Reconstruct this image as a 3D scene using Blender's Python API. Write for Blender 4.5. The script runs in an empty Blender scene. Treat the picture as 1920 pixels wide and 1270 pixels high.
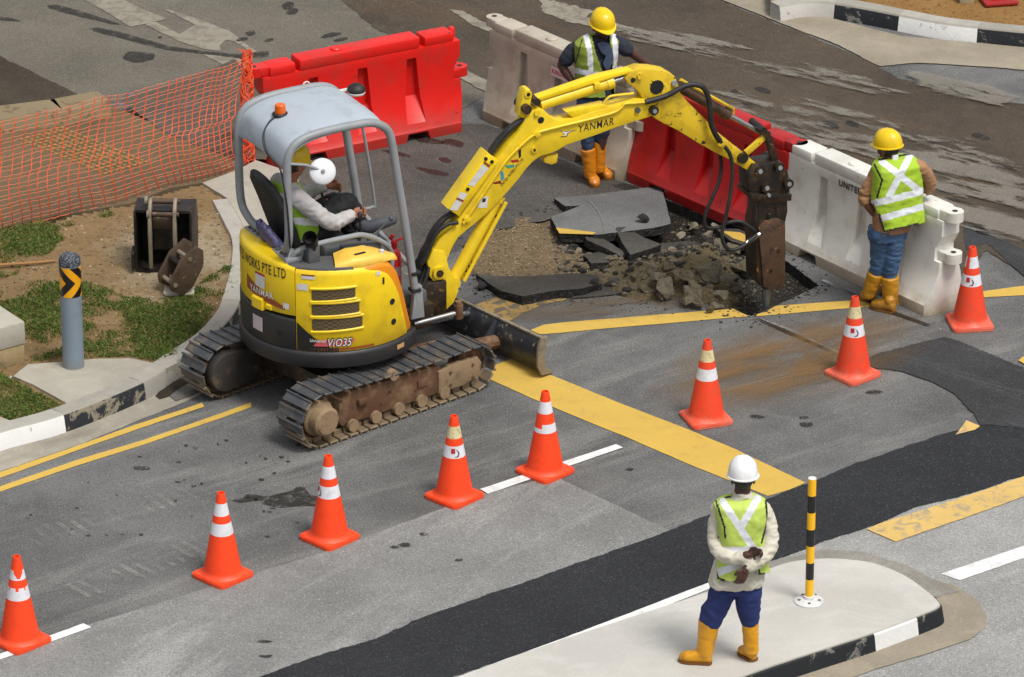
import bpy, bmesh, math, random
from math import sin, cos, pi, radians, sqrt, atan2
from mathutils import Vector, Matrix, noise, geometry
random.seed(11)
scene = bpy.context.scene
COL = scene.collection

# ------------------------------------------------------------------ camera
FPX, PITCH, DIST = 9800.0, radians(24.2), 43.75
CAM = Vector((0, -DIST * cos(PITCH), DIST * sin(PITCH)))
cd = bpy.data.cameras.new('camera')
cam = bpy.data.objects.new('camera', cd)
COL.objects.link(cam)
cam.location = CAM
cam.rotation_euler = (pi / 2 - PITCH, 0, 0)
cd.sensor_width = 36.0
cd.lens = 36.0 * FPX / 1920.0
cd.clip_start = 1.0
cd.clip_end = 2000.0
scene.camera = cam

# ------------------------------------------------------------------ light: bright overcast, soft sun from the right and behind the camera
SUN_EL, SUN_AZ = radians(62), radians(-48)          # azimuth of the sun measured from +x
w = bpy.data.worlds.new('World')
scene.world = w
w.use_nodes = True
wn = w.node_tree.nodes
sky = wn.new('ShaderNodeTexSky')
sky.sky_type = 'NISHITA'
sky.sun_disc = False
sky.sun_elevation = SUN_EL
sky.sun_rotation = pi / 2 - SUN_AZ
sky.dust_density = 4.0
sky.air_density = 1.5
hs = wn.new('ShaderNodeHueSaturation')
hs.inputs['Saturation'].default_value = 0.22
w.node_tree.links.new(sky.outputs[0], hs.inputs['Color'])
w.node_tree.links.new(hs.outputs[0], wn['Background'].inputs['Color'])
wn['Background'].inputs['Strength'].default_value = 0.135
sl = bpy.data.lights.new('sun', 'SUN')
sl.energy = 2.4
sl.angle = radians(16)
sl.color = (1.0, 0.965, 0.91)
sun = bpy.data.objects.new('sun', sl)
COL.objects.link(sun)
sun.rotation_euler = Vector((cos(SUN_AZ) * cos(SUN_EL), sin(SUN_AZ) * cos(SUN_EL), sin(SUN_EL))).to_track_quat('Z', 'Y').to_euler()
vs = scene.view_settings
vs.view_transform = 'Standard'
vs.look = 'None'
vs.exposure = 0.14
vs.gamma = 1.0

# ------------------------------------------------------------------ measuring helpers (photograph pixel -> point on a plane of the place)
def ray(px, py):
    return Vector((px - 960, FPX * cos(PITCH) + sin(PITCH) * (635 - py), -FPX * sin(PITCH) + cos(PITCH) * (635 - py))).normalized()
def G(px, py, z=0.0):
    d = ray(px, py)
    return CAM + d * ((z - CAM.z) / d.z)
def PL(px, py, p, n):
    d = ray(px, py); p = Vector(p); n = Vector(n)
    return CAM + d * ((p - CAM).dot(n) / d.dot(n))
def VY(px, py, y):
    return PL(px, py, (0, y, 0), (0, 1, 0))
class Frame:
    def __init__(s, o, h):
        s.o = Vector(o); s.h = h
        s.x = Vector((cos(h), sin(h), 0)); s.y = Vector((-sin(h), cos(h), 0))
    def loc(s, p):
        p = p - s.o
        return Vector((p.dot(s.x), p.dot(s.y), p.z))
    def wor(s, p):
        return s.o + s.x * p[0] + s.y * p[1] + Vector((0, 0, p[2]))
    def py(s, px, py, y):
        return s.loc(PL(px, py, s.o + s.y * y, s.y))

# ------------------------------------------------------------------ materials
def lin(c):
    return tuple((v / 255 / 12.92) if v <= 10 else ((v / 255 + 0.055) / 1.055) ** 2.4 for v in c)
def A(r, g, b, k=1.3):
    return tuple(min(0.86, v / k) for v in lin((r, g, b)))
class NT:
    def __init__(s, name):
        s.m = bpy.data.materials.new(name); s.m.use_nodes = True
        s.t = s.m.node_tree; s.b = s.t.nodes['Principled BSDF']; s.o = s.t.nodes['Material Output']
        s.co = None
    def new(s, typ, **kw):
        n = s.t.nodes.new(typ)
        for k, v in kw.items(): setattr(n, k, v)
        return n
    def link(s, a, b): s.t.links.new(a, b)
    def put(s, sock, v):
        if hasattr(v, 'is_output'): s.link(v, sock)
        elif isinstance(v, (tuple, list)) and len(v) == 3 and sock.type == 'RGBA': sock.default_value = (*v, 1)
        else: sock.default_value = v
    def coord(s, rnd=False):
        if s.co is None:
            tc = s.new('ShaderNodeTexCoord'); s.co = tc.outputs['Object']
            if rnd:
                oi = s.new('ShaderNodeObjectInfo'); v = s.new('ShaderNodeVectorMath', operation='SCALE')
                cx = s.new('ShaderNodeCombineXYZ'); s.link(oi.outputs['Random'], cx.inputs[0]); s.link(oi.outputs['Random'], cx.inputs[1])
                s.link(cx.outputs[0], v.inputs[0]); v.inputs['Scale'].default_value = 37.0
                a = s.new('ShaderNodeVectorMath', operation='ADD'); s.link(s.co, a.inputs[0]); s.link(v.outputs[0], a.inputs[1]); s.co = a.outputs[0]
        return s.co
    def mapped(s, rot=0.0, sc=(1, 1, 1)):
        m0 = s.new('ShaderNodeMapping'); m0.inputs['Rotation'].default_value = (0, 0, -rot); s.link(s.coord(), m0.inputs['Vector'])
        m1 = s.new('ShaderNodeMapping'); m1.inputs['Scale'].default_value = sc; s.link(m0.outputs[0], m1.inputs['Vector'])
        return m1.outputs[0]
    def noise(s, scale, detail=4, rough=.55, vec=None, dist=0.0):
        n = s.new('ShaderNodeTexNoise'); n.inputs['Scale'].default_value = scale; n.inputs['Detail'].default_value = detail
        n.inputs['Roughness'].default_value = rough; n.inputs['Distortion'].default_value = dist
        s.link(vec if vec is not None else s.coord(), n.inputs['Vector'])
        return n.outputs['Fac']
    def ramp(s, fac, a, b):
        r = s.new('ShaderNodeMapRange'); r.interpolation_type = 'SMOOTHSTEP'
        r.inputs['From Min'].default_value = a; r.inputs['From Max'].default_value = b
        s.link(fac, r.inputs['Value']); return r.outputs[0]
    def math(s, op, a, b=0.0):
        n = s.new('ShaderNodeMath', operation=op); s.put(n.inputs[0], a); s.put(n.inputs[1], b); return n.outputs[0]
    def mix(s, f, a, b, mode='MIX'):
        n = s.new('ShaderNodeMix', data_type='RGBA', blend_type=mode)
        s.put(n.inputs[0], f); s.put(n.inputs[6], a); s.put(n.inputs[7], b); return n.outputs[2]
    def sep(s, vec=None):
        n = s.new('ShaderNodeSeparateXYZ'); s.link(vec if vec is not None else s.coord(), n.inputs[0]); return n.outputs
    def bump(s, h, st, dist=.02):
        n = s.new('ShaderNodeBump'); n.inputs['Strength'].default_value = st; n.inputs['Distance'].default_value = dist
        s.link(h, n.inputs['Height']); s.link(n.outputs[0], s.b.inputs['Normal'])
    def fin(s, col, rough=.6, metal=0.0, spec=.5):
        s.put(s.b.inputs['Base Color'], col); s.put(s.b.inputs['Roughness'], rough); s.put(s.b.inputs['Metallic'], metal)
        s.b.inputs['Specular IOR Level'].default_value = spec
        return s.m
def mul(c, k): return tuple(min(.9, max(0, v * k)) for v in c)

def mat(name, c, rough=.5, metal=0.0, var=.12, vs_=5.0, dirt=None, damt=.5, dscale=7.0, spots=None, sthr=.66, sscale=40.0, bump=0.0, bscale=60.0, rnd=False, spec=.5, low=None, alt=None):
    """paint / plastic / metal: colour that varies a little, dirt in clouds, small chips or rust spots, dirt near the base (low = (z0, z1, colour))"""
    n = NT(name); n.coord(rnd)
    col = n.mix(n.noise(vs_, 5), mul(c, 1 - var), mul(c, 1 + var))
    if alt is not None:
        oi = n.new('ShaderNodeObjectInfo'); col = n.mix(oi.outputs['Random'], col, alt)
    if dirt is not None:
        col = n.mix(n.math('MULTIPLY', n.ramp(n.noise(dscale, 9, .65), .46, .7), damt), col, dirt)
    if low is not None:
        z = n.sep()[2]
        f = n.math('MULTIPLY', n.ramp(n.math('ADD', z, n.math('MULTIPLY', n.noise(9, 6, .65), .3)), low[1] + .15, low[0] + .15), low[3])
        col = n.mix(f, col, low[2])
    if spots is not None:
        col = n.mix(n.ramp(n.noise(sscale, 4, .6), sthr, sthr + .04), col, spots)
    if bump: n.bump(n.noise(bscale, 5), bump)
    r = n.math('ADD', n.math('MULTIPLY', n.noise(vs_ * 3, 4), .25), rough - .12)
    return n.fin(col, r, metal, spec)

def asphalt(name, c, var=.16, fleck=.3, grain=.3, streaks=(), bump=.35, big=.9, rough=.85, alpha=None):
    """streaks: (heading, length scale, width scale, threshold lo, hi, colour, amount)"""
    n = NT(name)
    col = n.mix(n.ramp(n.noise(big, 7, .6), .3, .7), mul(c, 1 - 1.3 * var), mul(c, 1 + 1.2 * var))
    col = n.mix(n.math('MULTIPLY', n.ramp(n.noise(5.5, 8, .7), .42, .72), .35), col, mul(c, 1 - 1.6 * var))
    for (hd, a, b, lo, hi, sc, amt) in streaks:
        f = n.ramp(n.noise(1.0, 7, .62, n.mapped(hd, (a, b, 1)), .6), lo, hi)
        f = n.math('MULTIPLY', f, n.math('ADD', n.math('MULTIPLY', n.noise(26, 4, .7), 1.2), .15))
        col = n.mix(n.math('MULTIPLY', f, amt), col, sc)
    col = n.mix(n.math('MULTIPLY', n.ramp(n.noise(2.3, 9, .72, None, 1.2), .50, .66), .45), col, mul(c, 1 + 1.9 * var))
    g = n.noise(58, 4, .75)
    col = n.mix(n.math('MULTIPLY', n.ramp(g, .56, .40), grain), col, mul(c, .38))
    col = n.mix(n.math('MULTIPLY', n.ramp(n.noise(70, 3, .7), .57, .68), fleck), col, mul(tuple(v + .05 for v in c), 2.1))
    n.bump(n.noise(90, 4, .7), bump, .012)
    return n.fin(col, rough, 0, .3)

def paint_mark(name, c, under, wear=.5, lo=.5, hi=.62):
    n = NT(name)
    col = n.mix(n.noise(3, 6), mul(c, .86), mul(c, 1.1))
    col = n.mix(n.math('MULTIPLY', n.ramp(n.noise(7, 9, .7, None, .8), lo, hi), wear), col, under)
    col = n.mix(n.math('MULTIPLY', n.ramp(n.noise(80, 3, .7), .56, .68), .35), col, under)
    n.bump(n.noise(90, 4, .7), .25, .01)
    return n.fin(col, .75, 0, .3)

# ------------------------------------------------------------------ object helpers
def obj(name, bm, m, parent=None, smooth=True, ang=35, frame=None):
    """link a bmesh (or mesh) as ONE mesh object"""
    if isinstance(bm, bmesh.types.BMesh):
        me = bpy.data.meshes.new(name); bm.normal_update(); bm.to_mesh(me); bm.free()
    else:
        me = bm; me.name = name
    if len(me.materials): me.materials.clear()
    for x in (m if isinstance(m, (list, tuple)) else [m]): me.materials.append(x)
    if smooth:
        for p in me.polygons: p.use_smooth = True
        me.set_sharp_from_angle(angle=radians(ang))
    o = bpy.data.objects.new(name, me); COL.objects.link(o)
    if parent is not None:
        o.parent = parent
    if frame is not None:
        base = parent.location if parent is not None and parent.parent is None else Vector((0, 0, 0))
        o.location = frame.o - base; o.rotation_euler = (0, 0, frame.h)
    return o
def thing(name, label, cat, loc=(0, 0, 0), rot=0.0, group=None):
    o = bpy.data.objects.new(name, None); COL.objects.link(o)
    o.empty_display_size = .1
    o.location = loc; o.rotation_euler = (0, 0, rot)
    return tag(o, label, cat, group)
def tag(o, label, cat, group=None):
    o['label'] = label; o['category'] = cat
    if group: o['group'] = group
    return o
def kind(o, k='structure'):
    o['kind'] = k; return o
def setpart(o, label):
    o['label'] = label; return o
def shift(bm, v):
    bmesh.ops.translate(bm, verts=bm.verts, vec=v); return bm

def newface(bm, vs):
    try: return bm.faces.new(vs)
    except ValueError: return None
def add_box(bm, c, s, rot=None, bev=0.0, seg=2):
    r = bmesh.ops.create_cube(bm, size=1.0)
    M = Matrix.Translation(c) @ (rot.to_4x4() if rot is not None else Matrix()) @ Matrix.Diagonal((*s, 1))
    bmesh.ops.transform(bm, matrix=M, verts=r['verts'])
    if bev:
        es = list({e for v in r['verts'] for e in v.link_edges})
        bmesh.ops.bevel(bm, geom=es, offset=bev, segments=seg, affect='EDGES', profile=.5)
def add_prism(bm, poly, a, b, bev=0.0, axes='xz'):
    """polygon in (x,z) extruded along y from a to b; axes 'xy' extrudes along z"""
    f = (lambda p, t: (p[0], t, p[1])) if axes == 'xz' else ((lambda p, t: (p[0], p[1], t)) if axes == 'xy' else (lambda p, t: (t, p[0], p[1])))
    va = [bm.verts.new(f(p, a)) for p in poly]; vb = [bm.verts.new(f(p, b)) for p in poly]
    n = len(poly)
    fs = [newface(bm, va), newface(bm, vb[::-1])]
    side = [newface(bm, [va[i], vb[i], vb[(i + 1) % n], va[(i + 1) % n]]) for i in range(n)]
    bmesh.ops.recalc_face_normals(bm, faces=[x for x in fs + side if x])
    if bev:
        es = [e for x in fs if x for e in x.edges]
        bmesh.ops.bevel(bm, geom=es, offset=bev, segments=2, affect='EDGES', profile=.5)
    return va, vb
def spline(pts, n=6, closed=False):
    P = [Vector(p) for p in pts]; out = []
    m = len(P)
    for i in range(m if closed else m - 1):
        p0, p1, p2, p3 = (P[(i - 1) % m] if closed or i > 0 else P[i] * 2 - P[i + 1]), P[i], P[(i + 1) % m], (P[(i + 2) % m] if closed or i + 2 < m else P[(i + 1) % m] * 2 - P[i])
        for k in range(n):
            t = k / n
            out.append(.5 * ((2 * p1) + (p2 - p0) * t + (2 * p0 - 5 * p1 + 4 * p2 - p3) * t * t + (3 * p1 - p0 - 3 * p2 + p3) * t ** 3))
    if not closed: out.append(P[-1])
    return out
def add_tube(bm, pts, r, sides=8, cap=True, closed=False):
    P = [Vector(p) for p in pts]; n = len(P)
    R = r if isinstance(r, (list, tuple)) else [r] * n
    rings = []; up = None
    for i in range(n):
        t = (P[(i + 1) % n] - P[i - 1]) if (closed or 0 < i < n - 1) else (P[1] - P[0] if i == 0 else P[-1] - P[-2])
        t.normalize()
        if up is None:
            up = t.orthogonal().normalized()
        up = (up - t * up.dot(t))
        up = up.normalized() if up.length > 1e-6 else t.orthogonal().normalized()
        sd = t.cross(up)
        rings.append([bm.verts.new(P[i] + (up * cos(2 * pi * k / sides) + sd * sin(2 * pi * k / sides)) * R[i]) for k in range(sides)])
    for i in range(n if closed else n - 1):
        a, b = rings[i], rings[(i + 1) % n]
        for k in range(sides): newface(bm, [a[k], a[(k + 1) % sides], b[(k + 1) % sides], b[k]])
    if cap and not closed:
        newface(bm, rings[0][::-1]); newface(bm, rings[-1])
    return rings
def add_cyl(bm, a, b, r, sides=20, r2=None):
    return add_tube(bm, [a, b], [r, r if r2 is None else r2], sides)
def add_lathe(bm, prof, sides=32, c=(0, 0, 0), capb=True, capt=True, mfun=None):
    c = Vector(c)
    rings = [[bm.verts.new(c + Vector((r * cos(2 * pi * k / sides), r * sin(2 * pi * k / sides), z))) for k in range(sides)] for r, z in prof]
    for i in range(len(rings) - 1):
        for k in range(sides):
            f = newface(bm, [rings[i][k], rings[i][(k + 1) % sides], rings[i + 1][(k + 1) % sides], rings[i + 1][k]])
            if f and mfun: f.material_index = mfun(.5 * (prof[i][1] + prof[i + 1][1]))
    if capb: newface(bm, rings[0][::-1])
    if capt: newface(bm, rings[-1])
    return rings
def add_ell(bm, c, r, rot=None, seg=20):
    q = bmesh.ops.create_uvsphere(bm, u_segments=seg, v_segments=max(8, seg // 2), radius=1.0)
    bmesh.ops.transform(bm, matrix=Matrix.Translation(c) @ (rot.to_4x4() if rot is not None else Matrix()) @ Matrix.Diagonal((*r, 1)), verts=q['verts'])
def BM(): return bmesh.new()

def jagged(loop, amp, seg, seed=0.0):
    out = []
    n = len(loop)
    for i in range(n):
        a, b = loop[i], loop[(i + 1) % n]
        L = (b - a).length; k = max(1, int(L / seg))
        nd = Vector((-(b - a).y, (b - a).x)).normalized() if L > 1e-6 else Vector((0, 0))
        for j in range(k):
            p = a.lerp(b, j / k)
            d = (noise.noise(Vector((p.x * 3.1 + seed, p.y * 3.1, seed))) * .6 + noise.noise(Vector((p.x * 14 + seed, p.y * 14, seed + 5))) * .4 + noise.noise(Vector((p.x * 50, p.y * 50, seed))) * .25) * amp
            out.append(p + nd * d)
    return out
def poly_mesh(loops, z):
    """flat mesh of the first loop with the other loops cut out"""
    bm = BM()
    vl = [[Vector((p[0], p[1], 0)) for p in lp] for lp in loops]
    flat = [p for lp in vl for p in lp]
    vs = [bm.verts.new((p.x, p.y, z)) for p in flat]
    for t in geometry.tessellate_polygon(vl):
        f = newface(bm, [vs[i] for i in t])
    bm.normal_update()
    for f in bm.faces:
        if f.normal.z < 0: f.normal_flip()
    return bm
SHEETS = [0]
def sheet(name, px, z, m, jag=0.012, seg=.035, k='structure', zg=None):
    SHEETS[0] += 1
    lp = [G(x, y, z if zg is None else zg).to_2d() for x, y in px]
    if jag: lp = jagged(lp, jag, seg, SHEETS[0] * 7.3)
    return kind(obj(name, poly_mesh([lp], z), m, smooth=False), k)
def inside(p, poly):
    c = False; j = len(poly) - 1
    for i in range(len(poly)):
        a, b = poly[i], poly[j]
        if (a[1] > p[1]) != (b[1] > p[1]) and p[0] < (b[0] - a[0]) * (p[1] - a[1]) / (b[1] - a[1]) + a[0]: c = not c
        j = i
    return c
def edge_dist(p, poly):
    best = 1e9
    for i in range(len(poly)):
        a = poly[i]; b = poly[(i + 1) % len(poly)]
        ab = b - a; t = max(0, min(1, (p - a).dot(ab) / max(1e-9, ab.length_squared)))
        best = min(best, (p - a - ab * t).length)
    return best
def zc(sc, ox, oy):
    """coordinates read in an enlarged crop -> photograph pixels"""
    return lambda x, y: (ox + x / sc, oy + y / sc)

_txt = {}
def text_mesh(s, h, w=None, bold=.02, shear=0.0, depth=.0):
    """flat lettering as a bmesh in XY, lower left at the origin, cap height h, width w"""
    cu = bpy.data.curves.new('lettering', 'FONT'); cu.body = s; cu.offset = bold; cu.shear = shear; cu.resolution_u = 3; cu.space_character = 1.1
    cu.extrude = 0.0
    o = bpy.data.objects.new('lettering', cu); COL.objects.link(o)
    dg = bpy.context.evaluated_depsgraph_get(); dg.update()
    me = bpy.data.meshes.new_from_object(o.evaluated_get(dg))
    bpy.data.objects.remove(o); bpy.data.curves.remove(cu)
    bm = BM(); bm.from_mesh(me); bpy.data.meshes.remove(me)
    xs = [v.co.x for v in bm.verts]; ys = [v.co.y for v in bm.verts]
    x0, x1, y0, y1 = min(xs), max(xs), min(ys), max(ys)
    sy = h / (y1 - y0); sx = sy if w is None else w / (x1 - x0)
    for v in bm.verts: v.co = Vector(((v.co.x - x0) * sx, (v.co.y - y0) * sy, depth))
    return bm
def remap(bm, f):
    for v in bm.verts: v.co = f(v.co.x, v.co.y, v.co.z)
    return bm
def rect_mesh(w, h, nx=1, ny=1):
    bm = BM()
    g = [[bm.verts.new((w * i / nx, h * j / ny, 0)) for j in range(ny + 1)] for i in range(nx + 1)]
    for i in range(nx):
        for j in range(ny): bm.faces.new([g[i][j], g[i + 1][j], g[i + 1][j + 1], g[i][j + 1]])
    return bm

def remeshed(bm, voxel, smooth=3, fac=.6):
    me = bpy.data.meshes.new('tmp'); bm.to_mesh(me); bm.free()
    o = bpy.data.objects.new('tmp', me); COL.objects.link(o)
    r = o.modifiers.new('r', 'REMESH'); r.mode = 'VOXEL'; r.voxel_size = voxel
    if smooth:
        s = o.modifiers.new('s', 'SMOOTH'); s.iterations = smooth; s.factor = fac
    dg = bpy.context.evaluated_depsgraph_get(); dg.update()
    m2 = bpy.data.meshes.new_from_object(o.evaluated_get(dg))
    bpy.data.objects.remove(o); bpy.data.meshes.remove(me)
    return m2
def wrinkle(me, amp, sc=(14, 14, 14), seed=0.0, calm=None):
    nr = [v.normal.copy() for v in me.vertices]
    for v, n_ in zip(me.vertices, nr):
        p = Vector((v.co.x * sc[0] + seed, v.co.y * sc[1], v.co.z * sc[2]))
        t = noise.noise(p) + .5 * noise.noise(p * 2.1 + Vector((9, 2, 5)))
        v.co += n_ * (amp * (1 - 2.0 * abs(t))) * (1 if calm is None else max(.12, min(1, (v.co.z - calm) / .09)))
    me.update(); return me
def loft(bm, secs, sides=20, pw=2.0, cap=True):
    """secs: (centre, half-axis u, half-axis v)"""
    rings = []
    for c, u, v in secs:
        ring = []
        for k in range(sides):
            a = 2 * pi * k / sides; ca, sa = cos(a), sin(a)
            ca = math.copysign(abs(ca) ** (2 / pw), ca); sa = math.copysign(abs(sa) ** (2 / pw), sa)
            ring.append(bm.verts.new(Vector(c) + Vector(u) * ca + Vector(v) * sa))
        rings.append(ring)
    for i in range(len(rings) - 1):
        for k in range(sides): newface(bm, [rings[i][k], rings[i][(k + 1) % sides], rings[i + 1][(k + 1) % sides], rings[i + 1][k]])
    if cap:
        newface(bm, rings[0][::-1]); newface(bm, rings[-1])
    bmesh.ops.recalc_face_normals(bm, faces=bm.faces)
    return rings

# ------------------------------------------------------------------ the ground
LANE = radians(36.5)
LBL = {}
ROAD_C = A(112, 112, 111)
m_road = asphalt('asphalt', A(112, 112, 111), .24, .6, .6, [(LANE, .4, 3, .48, .7, A(172, 170, 164), .6), (LANE + .4, .5, 2.5, .54, .74, A(90, 90, 90), .5), (radians(-35), .6, 4, .58, .76, A(158, 154, 146), .3)], bump=.6)
m_lane = asphalt('pale_asphalt', A(140, 140, 138), .15, .5, .5, [(LANE + .35, .4, 2.2, .48, .7, A(192, 190, 186), .7), (radians(-20), .5, 2.5, .54, .72, A(122, 122, 120), .5)], bump=.5)
m_lane_r = asphalt('pale_asphalt_beyond', A(164, 163, 160), .14, .5, .5, [(LANE, .6, 3, .5, .7, A(196, 194, 190), .5)], bump=.45)
m_new = asphalt('fresh_asphalt', A(42, 44, 48), .22, .45, .6, [(LANE + .1, .5, 6, .58, .76, A(74, 76, 78), .45)], bump=.45, rough=.8)
m_new2 = asphalt('worn_fresh_asphalt', A(60, 61, 63), .18, .4, .5, [(radians(-35), .5, 6, .5, .7, A(108, 107, 106), .6)], bump=.45)
m_old = asphalt('warm_grey_asphalt', A(112, 106, 95), .14, .45, .5, [(radians(-35), .3, 5, .56, .72, A(98, 92, 84), .5)])
m_mud = asphalt('muddy_asphalt', A(82, 70, 56), .28, .4, .6, [
    (radians(-33), .3, 1.6, .52, .66, A(106, 80, 48), .5), (radians(-40), .5, 3, .54, .68, A(56, 49, 40), .6)], big=.6, rough=.6)
def dry_streaks(name, hd, px, z, ctr, rxy, dens, a=.40, b=2.6):
    """patches of dried pale road showing through the mud, long in the direction the wheels ran"""
    n = NT(name); c = G(*ctr)
    mp = n.new('ShaderNodeMapping'); mp.vector_type = 'TEXTURE'; mp.inputs['Location'].default_value = (c.x, c.y, 0); mp.inputs['Rotation'].default_value = (0, 0, hd); mp.inputs['Scale'].default_value = (*rxy, 1)
    n.link(n.coord(), mp.inputs['Vector'])
    ln = n.new('ShaderNodeVectorMath', operation='LENGTH'); xs = n.new('ShaderNodeVectorMath', operation='MULTIPLY'); xs.inputs[1].default_value = (1, 1, 0); n.link(mp.outputs[0], xs.inputs[0]); n.link(xs.outputs[0], ln.inputs[0])
    big_ = n.noise(1.0, 3, .5, n.mapped(hd, (a, b, 1)), .3); fin_ = n.noise(1.0, 8, .7, n.mapped(hd, (a * 8, b * 3, 1)), .5)
    f = n.math('ADD', n.math('MULTIPLY', big_, .62), n.math('MULTIPLY', fin_, .38))
    f = n.math('SUBTRACT', f, n.math('MULTIPLY', n.ramp(ln.outputs['Value'], .35, 1.0), .25))
    n.put(n.b.inputs['Alpha'], n.math('MULTIPLY', n.ramp(f, dens - .02, dens + .055), .8))
    col = n.mix(n.noise(4, 6, .7), A(124, 118, 108), A(166, 160, 150)); col = n.mix(n.math('MULTIPLY', n.ramp(n.noise(80, 3, .7), .6, .42), .5), col, A(84, 76, 66))
    n.fin(col, .85, 0, .25)
    return sheet(name, px, z, n.m, 0)
m_conc = asphalt('concrete', A(176, 170, 156), .12, .1, .12, [(LANE, .5, 2.5, .5, .75, A(150, 142, 126), .5)], bump=.2)
m_conc_d = asphalt('stained_concrete', A(168, 161, 147), .16, .12, .15, [(LANE, .6, 3, .48, .72, A(116, 108, 94), .6)], bump=.25)
m_isle = asphalt('island_concrete', A(200, 197, 190), .07, .06, .08, [(radians(20), .9, 2.0, .5, .72, A(228, 227, 224), .6), (radians(-30), .7, 2, .54, .74, A(188, 182, 172), .5)], bump=.15)
m_gutter = asphalt('sandy_gutter', A(160, 150, 132), .14, .12, .2, [(radians(-30), .5, 4, .5, .72, A(138, 128, 110), .6)])
m_path = asphalt('brown_path_paving', A(112, 94, 70), .14, .12, .3, [(radians(25), .6, 3, .5, .7, A(112, 94, 72), .5)], bump=.25)
m_dark = asphalt('dark_ground', A(72, 62, 50), .3, .3, .5, bump=.6)
m_yel = paint_mark('yellow_road_paint', A(216, 179, 84), A(156, 136, 90), .45, .52, .74)
m_yel2 = paint_mark('worn_yellow_road_paint', A(222, 186, 110), A(160, 150, 130), .8, .48, .62)
m_yel3 = paint_mark('patchy_yellow_road_paint', A(198, 160, 88), A(112, 108, 98), .95, .46, .56)
m_white = paint_mark('white_road_paint', A(240, 240, 238), A(150, 150, 148), .3)
m_white2 = paint_mark('worn_white_road_paint', A(150, 143, 128), A(116, 109, 97), .8, .44, .6)
def stain_mat(name, c, amt):
    n = NT(name); col = n.mix(n.noise(20, 5), mul(c, .8), mul(c, 1.2))
    n.put(n.b.inputs['Alpha'], n.math('MULTIPLY', n.ramp(n.math('ADD', n.math('MULTIPLY', n.noise(9, 7, .7), .6), n.math('MULTIPLY', n.noise(45, 4, .7), .4)), .36, .56), amt))
    return n.fin(col, .6, 0, .4)
m_stain = stain_mat('dark_stain', A(46, 43, 38), .85)
m_stain_w = stain_mat('wine_stain', A(58, 36, 34), .95)
n = NT('chalk_dust'); n.put(n.b.inputs['Alpha'], n.math('MULTIPLY', n.ramp(n.noise(2.2, 8, .72), .48, .64), .8)); m_chalk = n.fin(A(186, 190, 194), .9, 0, .2)
m_cut = asphalt('saw_cut', A(34, 33, 32), .1, .1, .2)

PIT = [(1536, 536), (1411, 593), (1330, 572), (1262, 556), (1205, 566), (1120, 545), (1000, 556), (925, 548), (876, 505), (866, 455), (900, 425), (960, 408), (1040, 398), (1180, 366), (1245, 372), (1300, 396), (1390, 428), (1440, 470), (1484, 496)]
pit_w = jagged([G(*p).to_2d() for p in PIT], .02, .05, 3.3)
R = 260.0
kind(obj('road', poly_mesh([[Vector((-R, -R)), Vector((R, -R)), Vector((R, R)), Vector((-R, R))], pit_w], 0.0), m_road, smooth=False))

sheet('pale_lane', [(-700, 1500), (0, 1236), (170, 1170), (420, 1093), (620, 1031), (905, 926), (1040, 893), (1255, 994), (1130, 1050), (900, 1126), (700, 1202), (470, 1285), (-300, 1560), (-700, 1700)], .004, m_lane, .012)
sheet('pale_lane', [(1340, 1100), (1450, 1040), (1640, 975), (1800, 925), (2700, 590), (2700, 1700), (400, 1700), (100, 1530)], .004, m_lane_r, .012)
sheet('old_road', [(-80, -90), (560, -90), (640, -2), (720, 60), (850, 108), (935, 165), (820, 230), (700, 250), (480, 330), (250, 170), (215, 192), (165, 186), (90, 150), (-80, 85)], .004, m_old, .02)
m_dkroad = asphalt('dark_worn_asphalt', A(90, 87, 82), .26, .6, .6, [(LANE, .5, 3, .5, .72, A(120, 114, 106), .5), (radians(-30), .5, 2.5, .5, .7, A(66, 62, 56), .6)], bump=.6)
sheet('dark_road', [(470, 330), (560, 310), (700, 262), (820, 238), (905, 232), (960, 250), (1100, 320), (1200, 352), (1260, 372), (1180, 380), (1040, 410), (900, 440), (860, 470), (760, 500), (600, 520), (480, 500)], .0025, m_dkroad, .06, .05)
n = NT('track_print_dust'); n.put(n.b.inputs['Alpha'], n.math('MULTIPLY', n.ramp(n.noise(2.6, 8, .7), .42, .66), .42)); m_print = n.fin(A(176, 172, 164), .9, 0, .2)
for (p0, p1, wdt) in (((60, 1010), (420, 905), .28), ((150, 1110), (470, 985), .28)):
    a, b = G(*p0), G(*p1); d = (b - a); L = d.length; d.normalize(); s_ = Vector((-d.y, d.x, 0)); bm = BM()
    for k in range(int(L / .1)):
        c = a + d * (.1 * k); j = random.uniform(-.02, .02)
        newface(bm, [bm.verts.new(c + s_ * (wdt / 2 * q + j) + d * e + Vector((0, 0, .0066))) for q, e in ((-1, -.022), (1, -.022), (1, .022), (-1, .022))])
    kind(obj('track_print', bm, m_print, smooth=False))
sheet('muddy_road', [(560, -90), (640, -2), (700, 52), (790, 92), (850, 108), (925, 168), (1010, 190), (1215, 262), (1500, 420), (1800, 520), (1850, 470), (1920, 515), (2000, 540), (2700, 800), (2700, 330), (2000, 228), (1920, 196), (1800, 172), (1690, 148), (1650, 128), (1570, 88), (1450, 42), (1395, 20), (1340, -3), (1200, -90)], .008, m_mud, .05, .04)
MUDP = [(1180, 60), (1500, 60), (2000, 220), (2000, 560), (1840, 470), (1790, 500), (1520, 420), (1230, 262)]
dry_streaks('dried_wheel_tracks', radians(-35), MUDP, .0205, (1560, 250), (3.4, .75), .462)
dry_streaks('dried_wheel_tracks', radians(-33), [(1000, 0), (1340, 0), (2000, 220), (2000, 400), (1250, 240)], .0215, (1420, 120), (3.2, .6), .515, .5, 4)
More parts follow.
